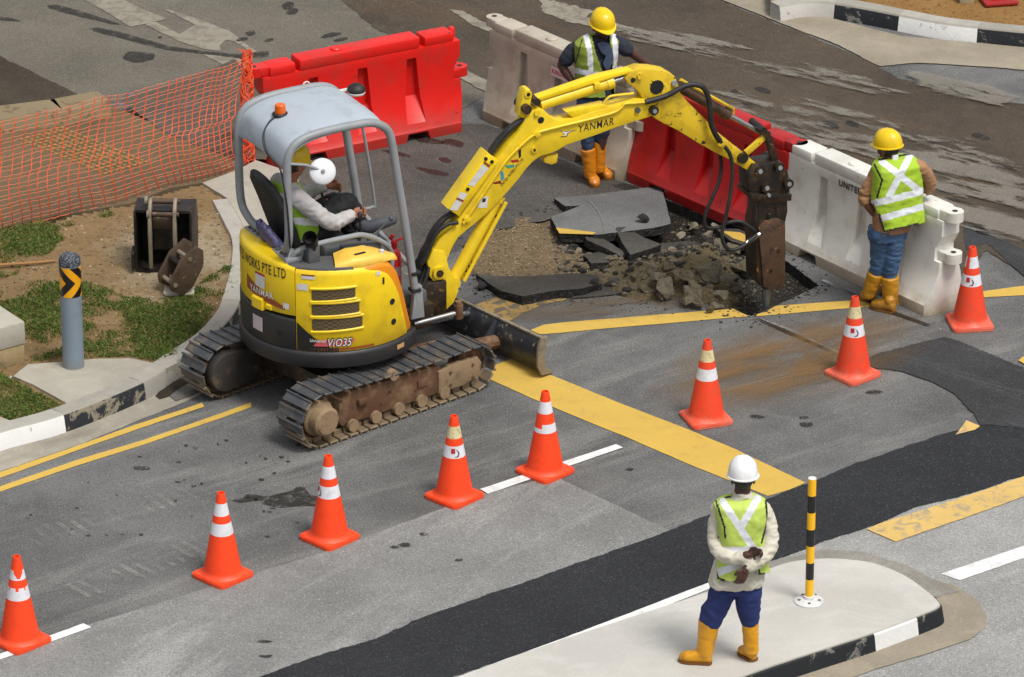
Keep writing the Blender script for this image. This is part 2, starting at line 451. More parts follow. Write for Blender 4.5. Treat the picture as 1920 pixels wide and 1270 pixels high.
dry_streaks('dried_wheel_tracks', radians(-35), [(1650, 300), (2000, 300), (2000, 620), (1850, 480)], .0225, (1860, 400), (1.8, 1.0), .455)
dry_streaks('dried_wheel_tracks', radians(-35), [(1600, 110), (2000, 130), (2000, 230), (1700, 190)], .0235, (1800, 170), (1.3, .4), .47)
sheet('gutter', [(1330, -10), (1395, 16), (1450, 38), (1570, 84), (1650, 124), (1720, 118), (1850, 125), (2000, 138), (2000, 90), (1830, 80), (1690, 68), (1560, 34), (1460, 10), (1440, -30), (1330, -60)], .012, m_gutter, .02)
sheet('dark_verge', [(-80, 80), (0, 106), (40, 124), (90, 150), (165, 186), (118, 197), (85, 193), (0, 216), (-80, 238)], .012, m_dark, .03)
# fresh strip of asphalt and the older dark patch it turns into
sheet('fresh_asphalt_strip', [(-300, 1550), (478, 1272), (553, 1244), (703, 1197), (773, 1164), (900, 1121), (1100, 1050), (1255, 995), (1330, 966), (1440, 936), (1510, 908), (1600, 872), (1680, 842), (1760, 816), (1838, 796), (1930, 800), (2000, 780), (2700, 520), (2700, 600), (2000, 860), (1920, 893), (1800, 931), (1720, 950), (1640, 985), (1530, 1021), (1450, 1052), (1330, 1098), (1100, 1180), (860, 1266), (120, 1530)], .008, m_new, .028, .018)
sheet('worn_asphalt_strip', [(1838, 797), (1826, 774), (1786, 737), (1740, 713), (1690, 696), (1640, 690), (1618, 676), (1650, 662), (1772, 632), (1800, 640), (1920, 690), (2000, 715), (2000, 782), (1930, 802)], .0105, m_new2, .03, .018)
sheet('worn_asphalt_strip', [(1810, 470), (1850, 455), (1920, 520), (2000, 575), (2000, 510), (1920, 470), (1840, 425), (1808, 420)], .0125, m_new2, .03, .03)
# yellow and white markings
sheet('yellow_marking', [(925, 686), (960, 672), (1000, 690), (1160, 755), (1290, 805), (1380, 843), (1510, 905), (1480, 918), (1440, 930), (1380, 906), (1290, 870), (1180, 822), (1100, 790), (1000, 748), (920, 712)], .005, m_yel, .005)
z5 = zc(2.743, 860, 340)
sheet('yellow_marking', [z5(*p) for p in [(370, 765), (440, 738), (540, 725), (900, 697), (1410, 655), (1490, 694), (1100, 728), (700, 762), (520, 780), (420, 787)]], .005, m_yel, .006)
sheet('yellow_marking', [z5(*p) for p in [(1510, 690), (1580, 672), (1630, 641), (1780, 630), (1920, 620), (2240, 600), (2660, 570), (2900, 538), (3000, 528), (3000, 580), (2660, 600), (2300, 632), (1920, 660), (1700, 680), (1540, 694)]], .005, m_yel, .006)
sheet('faded_yellow_marking', [z5(*p) for p in [(60, 650), (180, 598), (330, 596), (420, 605), (570, 590), (540, 612), (420, 640), (320, 680), (260, 720), (180, 705), (120, 690)]], .006, m_yel3, .02)
sheet('faded_yellow_marking', [(1625, 992), (1660, 978), (1800, 934), (1930, 890), (2000, 866), (2000, 905), (1920, 931), (1800, 974), (1680, 1016)], .0115, m_yel2, .01)
sheet('faded_yellow_marking', [(1792, 815), (1812, 788), (1838, 799), (1828, 806)], .012, m_yel2, .008)
sheet('faded_yellow_marking', [(1910, 676), (1935, 655), (1935, 690)], .0135, m_yel, .008)
z2 = zc(2.4417, 0, 400)
for pts in ([(-120, 1218), (0, 1185), (300, 1083), (600, 975), (925, 868), (935, 886), (610, 995), (300, 1105), (0, 1212), (-120, 1250)], [(-120, 1290), (0, 1250), (350, 1130), (650, 1040), (1000, 920), (1150, 865), (1150, 888), (1000, 942), (650, 1062), (350, 1156), (0, 1275), (-120, 1315)]):
    sheet('yellow_marking', [z2(*p) for p in pts], .005, m_yel, .005)
sheet('white_marking', [(900, 917), (1155, 833), (1168, 839), (915, 926)], .009, m_white, .004)
sheet('white_marking', [(-20, 1237), (0, 1226), (156, 1169), (172, 1176), (20, 1230), (-20, 1243)], .009, m_white, .004)
sheet('white_marking', [(1764, 1076), (1930, 1020), (2000, 996), (2000, 1020), (1930, 1043), (1800, 1088)], .009, m_white, .004)
sheet('white_marking', [(200, 1516), (858, 1270), (1100, 1180), (1330, 1092), (1345, 1098), (1110, 1192), (900, 1275), (260, 1516)], .0115, m_white, .006)
za = zc(2.822, 0, 0)
sheet('faded_arrow_marking', [za(*p) for p in [(430, -10), (560, 62), (690, 141), (770, 126), (885, 100), (760, 50), (640, -10)]], .009, m_white2, .02)
sheet('faded_arrow_marking', [za(*p) for p in [(772, 128), (815, 113), (950, 180), (985, 158), (1035, 130), (950, 90), (870, 50), (905, 54), (1040, 98), (1215, 165), (1290, 225), (1388, 295), (1340, 280), (1240, 220), (1190, 211), (1160, 240), (1166, 270), (1080, 258), (1000, 236), (940, 215), (850, 170)]], .009, m_white2, .02)
sheet('faded_line_marking', [za(*p) for p in [(1070, 288), (1150, 292), (1260, 300), (1360, 420), (1340, 440), (1250, 372)]], .009, m_white2, .02)
sheet('faded_line_marking', [(840, 118), (868, 130), (905, 148), (930, 158), (925, 178), (898, 166), (860, 144)], .0125, m_white2, .03)
sheet('dried_splash', [(1000, -5), (1040, 0), (1120, 22), (1105, 30), (1190, 52), (1160, 58), (1060, 40), (1020, 20)], .0125, m_white2, .09, .03)
sheet('dried_splash', [(842, 18), (870, 20), (900, 36), (925, 52), (918, 60), (880, 44)], .0125, m_white2, .05, .03)
# stains, drips and spills
def blob(cx, cy, rx, ry, m, z, n=20, jag=.25, name='stain', rot=0.0):
    pts = []
    for k in range(n):
        a = 2 * pi * k / n; q = 1 + 1.6 * jag * noise.noise(Vector((cos(a) * 1.3 + cx * .37, sin(a) * 1.3 + cy * .53, 3)))
        x, y = rx * q * cos(a), ry * q * sin(a)
        pts.append((cx + x * cos(rot) - y * sin(rot), cy + x * sin(rot) + y * cos(rot)))
    sheet(name, pts, z, m, .008, .02)
z7 = zc(5.333, 340, 900)
sheet('stain', [z7(*p) for p in [(500, 208), (620, 180), (660, 140), (740, 150), (860, 165), (1000, 130), (1110, 105), (1150, 75), (1225, 62), (1245, 100), (1290, 150), (1375, 165), (1380, 262), (1210, 262), (1080, 270), (1000, 280), (900, 265), (800, 235), (850, 200), (720, 210), (600, 228)]], .005, m_stain, .012)
blob(258, 107, 27, 11, m_stain, .009)
sheet('stain', [za(*p) for p in [(470, 150), (520, 146), (640, 170), (760, 205), (900, 245), (1060, 268), (1250, 285), (1420, 270), (1420, 300), (1280, 310), (1120, 290), (1000, 275), (880, 262), (760, 232), (620, 195), (500, 165)]], .0125, m_stain, .012)
sheet('stain', [za(*p) for p in [(250, 28), (300, 25), (400, 50), (520, 88), (650, 130), (600, 128), (480, 100), (330, 62), (265, 42)]], .0125, m_stain, .014)
sheet('stain', [za(*p) for p in [(-10, 86), (60, 95), (115, 112), (60, 112), (-10, 105)]], .009, m_stain, .012)
for (x, y, a, b) in [(800, 262, 34, 6), (850, 268, 22, 7), (745, 288, 26, 4), (812, 322, 30, 5), (835, 300, 12, 4), (1180, 352, 30, 6), (1105, 335, 20, 4), (700, 262, 10, 4)]: blob(x, y, a, b, m_stain_w if x < 860 else m_stain, .005, rot=.2)
for (x, y, a, b) in [(470, 62, 10, 5), (455, 74, 12, 4), (620, 66, 22, 4), (640, 74, 14, 3), (505, 75, 8, 3), (540, 10, 12, 7), (548, 22, 11, 6), (300, 70, 4, 2)]: blob(x, y, a, b, m_stain, .009, 9, rot=-.2)
for k in range(46):
    x, y = random.uniform(20, 560), random.uniform(820, 1010)
    if y < 915 - x * .33 + 10: continue
    blob(x, y, random.uniform(2, 6), random.uniform(1.2, 2.6), m_stain, .005, 8, name='oil_drip')
for (x, y, a, b) in [(265, 878, 16, 5), (760, 1022, 13, 4), (740, 1026, 9, 3), (795, 1002, 8, 3), (1180, 880, 8, 3), (860, 1050, 8, 2.5), (1512, 796, 13, 5), (1508, 783, 9, 3), (1640, 735, 16, 4), (497, 1203, 14, 3), (498, 1230, 14, 3), (1378, 1150, 3, 2), (1420, 782, 14, 4)]: blob(x, y, a, b, m_stain, .0095 if y > 900 else .005, 10)
for k in range(70):
    x = random.uniform(1215, 1900); y = random.uniform(120, 480)
    if y < 100 + (x - 1215) * .22 or y > 190 + (x - 1215) * .42: continue
    blob(x, y, random.uniform(6, 26), random.uniform(2, 5.5), m_stain, .0125, 10, name='wet_spot', rot=.25)
# saw cut with chalk line across the lanes
for pts, mm, z in (([(1405, 588), (1470, 612), (1585, 665), (1640, 690), (1640, 692), (1580, 669), (1465, 616), (1408, 593)], m_chalk, .0155), ([(1408, 591), (1470, 616), (1585, 668), (1590, 671), (1465, 619)], m_cut, .0175),
                   ([(1480, 490), (1560, 530), (1660, 574), (1745, 606), (1768, 618), (1764, 620), (1655, 578), (1550, 531), (1478, 496)], m_chalk, .0155), ([(1560, 532), (1660, 577), (1745, 609), (1740, 610), (1655, 581)], m_cut, .0175)):
    sheet('chalk_line' if mm is m_chalk else 'saw_cut', pts, z, mm, .004)
# thin film of brown dust swept over the road (see-through where it thins out)
def dust(name, px, z, c, amt, cxy, rxy, rot):
    n = NT(name)
    mp = n.new('ShaderNodeMapping'); mp.vector_type = 'TEXTURE'; ctr = G(*cxy)
    mp.inputs['Location'].default_value = (ctr.x, ctr.y, 0); mp.inputs['Rotation'].default_value = (0, 0, rot); mp.inputs['Scale'].default_value = (rxy[0], rxy[1], 1)
    n.link(n.coord(), mp.inputs['Vector'])
    ln = n.new('ShaderNodeVectorMath', operation='LENGTH'); xs = n.new('ShaderNodeVectorMath', operation='MULTIPLY'); xs.inputs[1].default_value = (1, 1, 0)
    n.link(mp.outputs[0], xs.inputs[0]); n.link(xs.outputs[0], ln.inputs[0])
    f = n.math('MULTIPLY', n.ramp(ln.outputs['Value'], 1.0, .2), n.ramp(n.noise(1.2, 8, .65, n.mapped(rot, (.8, 3, 1)), .4), .26, .66))
    f = n.math('MULTIPLY', f, amt)
    n.put(n.b.inputs['Alpha'], f)
    n.fin(c, .9, 0, .2)
    return sheet(name, px, z, n.m, 0)
dust('dust_film', [(1180, 760), (1340, 600), (1760, 560), (1800, 660), (1560, 780), (1330, 840)], .0195, A(138, 106, 66), .8, (1480, 680), (1.7, .85), radians(38))
dust('dust_film', [(880, 560), (1000, 520), (1400, 560), (1330, 640), (1000, 640)], .0195, A(118, 100, 76), .8, (1130, 580), (1.3, .3), radians(10))
# broken bits scattered around the hole
m_crumb = mat('asphalt_crumb', A(60, 57, 52), .9, var=.4, vs_=9)
m_crumb2 = mat('clay_crumb', A(122, 106, 78), .9, var=.25, vs_=9)
def crumbs(name, m, n, fn, zf, s0, s1):
    bm = BM()
    for k in range(n):
        p = fn()
        s = random.uniform(s0, s1) * random.uniform(.4, 1)
        r = bmesh.ops.create_icosphere(bm, subdivisions=1, radius=s)
        for v in r['verts']: v.co = Vector((v.co.x * random.uniform(.8, 1.3), v.co.y * random.uniform(.7, 1.2), v.co.z * .6)) * random.uniform(.75, 1.15) + Vector((p[0], p[1], zf(p) + s * .3))
    return kind(obj(name, bm, m, smooth=False), 'stuff')
def near_pit():
    while True:
        c = G(random.uniform(860, 1560), random.uniform(380, 620)).to_2d()
        d = edge_dist(c, pit_w)
        if not inside(c, pit_w) and d < abs(random.gauss(0, .16)): return c
crumbs('asphalt_crumbs', m_crumb, 520, near_pit, lambda p: 0.0, .006, .022)

# ------------------------------------------------------------------ the hole: broken base, gravel, dug clay
def pit_h(p, px, py):
    d = edge_dist(p, pit_w)
    h = -.13
    # gravel shelf on the left
    g = max(0, min(1, (1150 - px) / 130)); h = h * (1 - g) + (-.02) * g
    # dug clay thrown up along the near side
    c = math.exp(-(((px - 1235) / 140) ** 2 + ((py - 520) / 46) ** 2)); h += .24 * c
    c = math.exp(-(((px - 1330) / 62) ** 2 + ((py - 515) / 46) ** 2)); h += .20 * c
    c = math.exp(-(((px - 1030) / 130) ** 2 + ((py - 470) / 45) ** 2)); h += .05 * c
    q = Vector((p.x * 5, p.y * 5, 0))
    am = .035 + .05 * math.exp(-(((px - 1260) / 200) ** 2 + ((py - 510) / 50) ** 2))
    h += am * noise.noise(q) + am * .7 * abs(noise.noise(q * 2.7)) + .012 * noise.noise(q * 7)
    e = min(1, d / .06)
    return h * e + (-.1) * (1 - e)
def project(p):
    v = p - CAM; f = Vector((0, cos(PITCH), -sin(PITCH))); u = Vector((0, sin(PITCH), cos(PITCH)))
    z = v.dot(f); return 960 + FPX * v.x / z, 635 - FPX * v.dot(u) / z
bm = BM(); st = .028
xs = [p.x for p in pit_w]; ys = [p.y for p in pit_w]
x0, y0 = min(xs), min(ys); nx = int((max(xs) - x0) / st) + 2; ny = int((max(ys) - y0) / st) + 2
gv = {}
for i in range(nx):
    for j in range(ny):
        p = Vector((x0 + i * st, y0 + j * st))
        ins = inside(p, pit_w)
        if ins or edge_dist(p, pit_w) < st * 1.5:
            u, v = project(Vector((p.x, p.y, 0)))
            gv[i, j] = bm.verts.new((p.x, p.y, pit_h(p, u, v) if ins else -.1))
for (i, j) in list(gv):
    if (i + 1, j) in gv and (i, j + 1) in gv and (i + 1, j + 1) in gv: bm.faces.new([gv[i, j], gv[i + 1, j], gv[i + 1, j + 1], gv[i, j + 1]])
n = NT('broken_ground'); sp = n.sep()
col = n.mix(n.noise(3.5, 8, .65), A(82, 70, 50), A(136, 122, 94))
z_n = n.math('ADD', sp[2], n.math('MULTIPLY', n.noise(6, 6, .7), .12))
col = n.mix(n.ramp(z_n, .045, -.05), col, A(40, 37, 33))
col = n.mix(n.ramp(n.math('ADD', sp[0], n.math('MULTIPLY', n.noise(7, 6, .7), .35)), 2.04, 2.14), col, n.mix(n.noise(30, 5, .7), A(24, 24, 24), A(62, 60, 57)))
gx = n.ramp(n.math('ADD', sp[0], n.math('MULTIPLY', n.noise(3, 5, .7), .5)), .95, .55)
col = n.mix(n.math('MULTIPLY', gx, .8), col, n.mix(n.noise(9, 8, .7), A(98, 82, 62), A(150, 130, 102)))
col = n.mix(n.math('MULTIPLY', n.ramp(n.noise(45, 4, .7), .56, .66), .5), col, A(190, 172, 140))
col = n.mix(n.math('MULTIPLY', n.ramp(n.noise(30, 4, .7), .46, .36), .6), col, A(46, 40, 32))
n.bump(n.noise(60, 6, .7), .7, .03)
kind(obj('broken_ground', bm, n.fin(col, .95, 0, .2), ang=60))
bm = BM()   # the cut edge of the old asphalt, going down into the hole
top = [bm.verts.new((p.x, p.y, 0)) for p in pit_w]; bot = [bm.verts.new((p.x, p.y, -.17)) for p in pit_w]
for i in range(len(top)): newface(bm, [top[i], top[(i + 1) % len(top)], bot[(i + 1) % len(top)], bot[i]])
kind(obj('cut_asphalt_edge', bm, asphalt('cut_asphalt', A(32, 31, 30), .4, .8, .5, bump=.9), smooth=False))

# ------------------------------------------------------------------ verge on the left: kerb, concrete apron, soil, grass
KH = .15
kerb_px = [(-160, 866), (0, 812), (120, 778), (270, 717), (340, 672), (400, 632), (440, 588), (455, 552), (468, 500), (470, 450), (455, 415), (432, 372)]   # top outer edge of the kerb
kp = [G(x, y, KH) for x, y in kerb_px]
VERGE = [p.to_2d() for p in kp] + [G(x, y, .12).to_2d() for x, y in [(385, 345), (330, 355), (243, 384), (120, 410), (0, 436), (-160, 470), (-160, 700)]]
def side_of(pts, d):
    out = []
    for i, p in enumerate(pts):
        a = pts[max(0, i - 1)]; b = pts[min(len(pts) - 1, i + 1)]
        t = (b - a); nd = Vector((-t.y, t.x, 0)).normalized(); out.append(p + nd * d)
    return out
def kerb_piece(name, pts, m, h=KH, wd=.16, down=.05, parent=None):
    """a run of kerb stone: sloped face towards the road, rounded top edge"""
    bm = BM(); rows = []
    outs = [side_of(pts, d) for d in (-.03, .0, .015, wd)]
    for o_, z in zip(outs, (0 - down, h - .02, h, h)): rows.append([bm.verts.new((p.x, p.y, z)) for p in o_])
    rows.append([bm.verts.new((p.x, p.y, -down)) for p in outs[3]])
    for r0, r1 in zip(rows, rows[1:]):
        for i in range(len(pts) - 1): newface(bm, [r0[i], r0[i + 1], r1[i + 1], r1[i]])
    for e in (0, -1): newface(bm, [r[e] for r in rows])
    bmesh.ops.recalc_face_normals(bm, faces=bm.faces)
    return kind(obj(name, bm, m, parent, ang=40))
def kerb_mat(name, c, under, amt, top=None):
    n = NT(name); sp = n.sep()
    col = n.mix(n.noise(4, 6), mul(c, .85), mul(c, 1.1))
    paintf = n.ramp(n.noise(6, 9, .72, None, .6), amt, amt + .05)
    col = n.mix(paintf, col, under)
    tp = n.ramp(sp[2], KH - .012, KH - .004)
    if top is None: col = n.mix(n.math('MULTIPLY', tp, .9), col, n.mix(n.noise(8, 6), A(150, 146, 136), A(186, 180, 168)))
    n.bump(n.noise(30, 6), .2)
    return n.fin(col, .7, 0, .3)
k_black = kerb_mat('black_kerb_paint', A(40, 42, 48), A(138, 130, 112), .51)
k_black2 = kerb_mat('black_kerb_paint_fresh', A(34, 37, 42), A(120, 118, 112), .565)
k_white = kerb_mat('white_kerb_paint', A(232, 232, 230), A(150, 144, 134), .58)
k_bare = kerb_mat('bare_kerb', A(158, 154, 146), A(126, 120, 108), .6)
fine = spline(kp, 8)
def cut(px0, px1):
    return [p for p in fine if px0 - 1e-3 <= project(p)[0] <= px1 + 1e-3]
idx = lambda x: min(range(len(fine)), key=lambda i: abs(project(fine[i])[0] - x) + (0 if i < 64 else 1e4))
b0, b1, b2, b3, b4 = idx(119), idx(272), idx(408), idx(452), len(fine) - 1
kerb_piece('kerb', fine[0:b0 + 1], k_white); kerb_piece('kerb', fine[b0:b1 + 1], k_black)
kerb_piece('kerb', fine[b1:b2 + 1], k_bare); kerb_piece('kerb', fine[b2:b3 + 1], k_black); kerb_piece('kerb', fine[b3:], k_white)
# gutter slab along the kerb, drain inlet
sheet('gutter', [(-160, 880), (0, 828), (125, 792), (285, 735), (330, 715), (390, 680), (440, 640), (470, 590), (520, 600), (480, 680), (400, 728), (350, 752), (150, 834), (0, 884), (-160, 935)], .0025, m_conc_d, .012)
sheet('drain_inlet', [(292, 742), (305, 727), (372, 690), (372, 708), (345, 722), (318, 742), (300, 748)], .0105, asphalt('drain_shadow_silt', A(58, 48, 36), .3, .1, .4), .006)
sheet('drain_cover', [(318, 742), (345, 723), (385, 712), (372, 735), (330, 752)], .0105, asphalt('drain_cover_concrete', A(110, 108, 104), .2, .2, .3), .008)
# soil of the verge with a little relief
def verge_h(p):
    q = Vector((p.x * 2.2, p.y * 2.2, 1))
    return .125 + .018 * noise.noise(q) + .012 * noise.noise(q * 3) + .006 * noise.noise(q * 9)
bm = BM(); st = .045; gv = {}
xs = [p.x for p in VERGE]; ys = [p.y for p in VERGE]; x0, y0 = min(xs), min(ys)
for i in range(int((max(xs) - x0) / st) + 2):
    for j in range(int((max(ys) - y0) / st) + 2):
        p = Vector((x0 + i * st, y0 + j * st))
        if inside(p, VERGE): gv[i, j] = bm.verts.new((p.x, p.y, verge_h(p)))
for (i, j) in list(gv):
    if (i + 1, j) in gv and (i, j + 1) in gv and (i + 1, j + 1) in gv: bm.faces.new([gv[i, j], gv[i + 1, j], gv[i + 1, j + 1], gv[i, j + 1]])
n = NT('verge_soil')
col = n.mix(n.noise(2.2, 9, .65), A(112, 88, 56), A(172, 144, 104))
pc = G(330, 480, .12)
mp = n.new('ShaderNodeMapping'); mp.vector_type = 'TEXTURE'; mp.inputs['Location'].default_value = (pc.x, pc.y, 0); mp.inputs['Scale'].default_value = (1.0, 1.5, 1); n.link(n.coord(), mp.inputs['Vector'])
ln = n.new('ShaderNodeVectorMath', operation='LENGTH'); n.link(mp.outputs[0], ln.inputs[0])
col = n.mix(n.math('MULTIPLY', n.ramp(n.math('ADD', ln.outputs['Value'], n.math('MULTIPLY', n.noise(3, 8, .7), 1.2)), 1.35, .75), .85), col, n.mix(n.noise(14, 8, .7), A(150, 134, 106), A(212, 200, 174)))
col = n.mix(n.math('MULTIPLY', n.ramp(n.noise(32, 5, .7), .58, .68), .55), col, A(206, 192, 164))
col = n.mix(n.math('MULTIPLY', n.ramp(n.noise(22, 6, .7), .46, .36), .6), col, A(66, 50, 32))
n.bump(n.noise(45, 7, .7), .8, .03)
kind(obj('verge_soil', bm, n.fin(col, .95, 0, .2), ang=60))
# concrete slabs of the verge
def slab(name, px, z, m, jag=.008, th=.1):
    SHEETS[0] += 1
    lp = jagged([G(x, y, z).to_2d() for x, y in px], jag, .05, SHEETS[0] * 3.1)
    bm = poly_mesh([lp], z)
    a = [bm.verts.new((p.x, p.y, z)) for p in lp]; b = [bm.verts.new((p.x, p.y, z - th)) for p in lp]
    for i in range(len(lp)): newface(bm, [a[i], a[(i + 1) % len(lp)], b[(i + 1) % len(lp)], b[i]])
    return kind(obj(name, bm, m, smooth=False))
slab('pavement', [(16, 712), (52, 683), (120, 678), (180, 673), (240, 672), (300, 683), (322, 672), (335, 680), (270, 712), (135, 762), (118, 752), (60, 720), (20, 704)], .149, m_conc, .01)
slab('pavement', [(-160, 760), (0, 782), (42, 797), (0, 808), (-160, 850)], .149, m_conc, .01)
slab('pavement', [(380, 343), (446, 318), (480, 300), (560, 330), (560, 520), (470, 520), (466, 440), (428, 372)], .153, m_conc, .012)
slab('footpath', [(-160, 460), (0, 431), (99, 406), (243, 382), (320, 352), (380, 343), (446, 318), (480, 290), (440, 250), (330, 250), (215, 200), (205, 197), (0, 250), (-160, 292)], .135, m_path, .01)
sheet('dark_patch', [(240, 200), (310, 250), (440, 300), (500, 300), (500, 180), (440, 112), (350, 150), (220, 190)], .139, asphalt('dark_footpath_patch', A(96, 88, 78), .2, .2, .4), .03, zg=.135)
# tactile dots in the footpath
bm = BM(); a0 = G(40, 262, .135).to_2d(); e1 = (G(128, 238, .135).to_2d() - a0); e2 = (G(205, 330, .135).to_2d() - a0)
n1, n2 = int(e1.length / .06), int(e2.length / .06)
for i in range(n1):
    for j in range(n2):
        p = a0 + e1 * (i / n1) + e2 * (j / n2)
        add_lathe(bm, [(.02, .134), (.02, .143), (.013, .147)], 6, (p.x, p.y, 0), False, True)
kind(obj('tactile_dots', bm, mat('tactile_dot', A(146, 118, 62), .8, var=.3), smooth=False))
# kerb between footpath and the road behind
bkp = [G(x, y, .28) for x, y in [(-160, 268), (0, 222), (118, 207), (207, 190)]]
for a, b in ((0, 1), (1, 2), (2, 3)):
    pts = [bkp[a], bkp[a].lerp(bkp[b], .5), bkp[b]]
    kerb_piece('kerb', pts, kerb_mat('path_kerb_%d' % a, A(140, 124, 96), A(112, 94, 68), .55, 1), .28, .3, .1)
# grass: blades by the thousand, thick and thin by patches
GP = [([(-60, 436), (0, 432), (80, 412), (110, 424), (118, 450), (60, 475), (30, 515), (-60, 540)], .9), ([(-60, 548), (20, 540), (110, 520), (200, 540), (240, 560), (330, 560), (430, 500), (450, 515), (440, 560), (395, 625), (330, 668), (300, 682), (240, 668), (120, 676), (60, 680), (50, 640), (20, 590), (-60, 580)], .62),
      ([(-60, 690), (0, 702), (20, 712), (60, 735), (118, 762), (60, 785), (38, 797), (0, 780), (-60, 765)], 1.3), ([(80, 412), (200, 390), (250, 386), (230, 400), (130, 425)], .4), ([(40, 430), (130, 425), (100, 470), (60, 490)], .3)]
def blades(bm, poly, dens, n, zf):
    lp = [G(x, y, .125).to_2d() for x, y in poly]; X = [p.x for p in lp]; Y = [p.y for p in lp]
    for _ in range(n):
        p = Vector((random.uniform(min(X), max(X)), random.uniform(min(Y), max(Y))))
        if not inside(p, lp): continue
        q = noise.noise(Vector((p.x * 1.9, p.y * 1.9, 4))) + .7 * noise.noise(Vector((p.x * 5.5, p.y * 5.5, 9)))
        if random.random() > (q * 1.6 + dens - .12): continue
        h = random.uniform(.014, .042) * (1.35 if random.random() < .12 else 1); a = random.uniform(0, 2 * pi); wd = random.uniform(.0025, .0055)
        ln = random.uniform(.2, 1.3) * h; b = random.uniform(0, 2 * pi); z = zf(p) - .004
        d = Vector((cos(a), sin(a), 0)) * wd
        o = Vector((p.x, p.y, z))
        tip = o + Vector((cos(b) * ln, sin(b) * ln, h * .75)); mid = o + Vector((cos(b) * ln * .35, sin(b) * ln * .35, h * .6))
        v = [bm.verts.new(o - d), bm.verts.new(o + d), bm.verts.new(mid + d * .8), bm.verts.new(tip), bm.verts.new(mid - d * .8)]
        f = bm.faces.new(v); f.material_index = random.choice((0, 0, 0, 1, 1, 2)) if q > -.05 else random.choice((0, 1, 2, 2))
bm = BM()
for (poly, dn), cnt in zip(GP, (22000, 80000, 22000, 7000, 4000)): blades(bm, poly, dn, cnt, lambda p: .149 if False else verge_h(p))
gm = [mat('grass_' + nm, c, .8, var=.35, vs_=2, spec=.2) for nm, c in (('green', A(78, 102, 40)), ('pale_green', A(112, 132, 62)), ('dry', A(150, 132, 82)))]
kind(obj('grass', bm, gm, smooth=False), 'stuff')
def on_verge():
    while True:
        p = G(random.uniform(0, 460), random.uniform(390, 660), .12).to_2d()
        if inside(p, VERGE): return p
crumbs('soil_crumbs', m_crumb2, 420, on_verge, verge_h, .006, .022)
crumbs('stone_chips', mat('stone_chip', A(196, 184, 160), .9, var=.3), 240, on_verge, verge_h, .005, .016)

# ------------------------------------------------------------------ traffic island in front, kerbed soil at the back
isl_px = [(300, 1500), (860, 1268), (1000, 1215), (1330, 1106), (1420, 1072), (1480, 1052), (1550, 1045), (1610, 1049), (1650, 1057), (1700, 1078), (1740, 1106), (1762, 1126), (1764, 1138), (1735, 1152), (1640, 1188), (1560, 1214), (1480, 1240), (1380, 1275), (760, 1500)]
ip = [G(x, y, KH).to_2d() for x, y in isl_px]
bm = BM(); rows = []
ctr = sum(ip, Vector((0, 0))) / len(ip)
isl = [p.to_2d() for p in spline([Vector((p.x, p.y, 0)) for p in ip], 5, True)]
def off(lp, d):
    out = []
    for i in range(len(lp)):
        t = lp[(i + 1) % len(lp)] - lp[i - 1]; nd = Vector((t.y, -t.x)).normalized(); out.append(lp[i] + nd * d)
    return out
area = sum(isl[i - 1].x * isl[i].y - isl[i].x * isl[i - 1].y for i in range(len(isl)))
sg = 1 if area > 0 else -1
for d, z in ((.03 * sg, -.03), (.0, KH - .02), (-.02 * sg, KH)): rows.append([bm.verts.new((p.x, p.y, z)) for p in off(isl, d)])
for r0, r1 in zip(rows, rows[1:]):
    for i in range(len(isl)):
        f = newface(bm, [r0[i], r0[(i + 1) % len(isl)], r1[(i + 1) % len(isl)], r1[i]])
        u, v = project(Vector((isl[i].x, isl[i].y, .08)))
        if f is not None:
            front = v > 1120 and u > 900
            f.material_index = 0 if (not front and u < 1700) else (1 if u > 1733 else (2 if u > 1640 else (1 if u > 1412 else 2)))
tm = poly_mesh([off(isl, -.02 * sg)], KH); me = bpy.data.meshes.new('t'); tm.to_mesh(me); tm.free(); bm.from_mesh(me); bpy.data.meshes.remove(me)
bmesh.ops.remove_doubles(bm, verts=bm.verts, dist=1e-5); bmesh.ops.recalc_face_normals(bm, faces=bm.faces)
kind(obj('traffic_island', bm, [m_isle, k_black2, k_white], ang=30))
sheet('gutter', [(1745, 1085), (1790, 1098), (1832, 1125), (1850, 1152), (1848, 1175), (1820, 1198), (1740, 1225), (1640, 1255), (1560, 1285), (1400, 1340), (1250, 1340), (1400, 1270), (1640, 1190), (1760, 1140)], .012, m_gutter, .015)
sheet('gutter', [(1340, 1095), (1450, 1052), (1540, 1030), (1620, 1034), (1700, 1060), (1760, 1090), (1800, 1110), (1745, 1120), (1640, 1060), (1540, 1050), (1420, 1080)], .0145, asphalt('worn_island_edge', A(150, 146, 138), .2, .3, .4), .03)
bk = [G(x, y, .16) for x, y in [(1462, 12), (1495, 5), (1530, 3), (1565, 6), (1625, 16), (1686, 28), (1760, 42), (1833, 51), (1925, 60), (2020, 66)]]
fb = [p for p in spline(bk, 5)]
fb_rev = fb[::-1]
def bidx(x): return min(range(len(fb)), key=lambda i: abs(project(fb[i])[0] - x))
c0, c1, c2 = bidx(1563), bidx(1682), bidx(1832)
def back_kerb(a, b, m):
    kerb_piece('kerb', fb[a:b + 1], m, .16, .16, .02)
back_kerb(0, c0, kerb_mat('white_kerb_worn', A(196, 192, 186), A(150, 142, 128), .58)); back_kerb(c0, c1, k_black2); back_kerb(c1, c2, k_white); back_kerb(c2, len(fb) - 1, k_black2)
soil_edge = [p.to_2d() for p in side_of(fb, .15)]
sp_ = [*soil_edge, soil_edge[-1] + Vector((2, 6)), soil_edge[0] + Vector((0, 6))]
n = NT('bare_soil')
col = n.mix(n.noise(2, 9, .65), A(128, 88, 44), A(176, 138, 84))
col = n.mix(n.math('MULTIPLY', n.ramp(n.noise(18, 6, .7), .46, .36), .7), col, A(74, 56, 34))
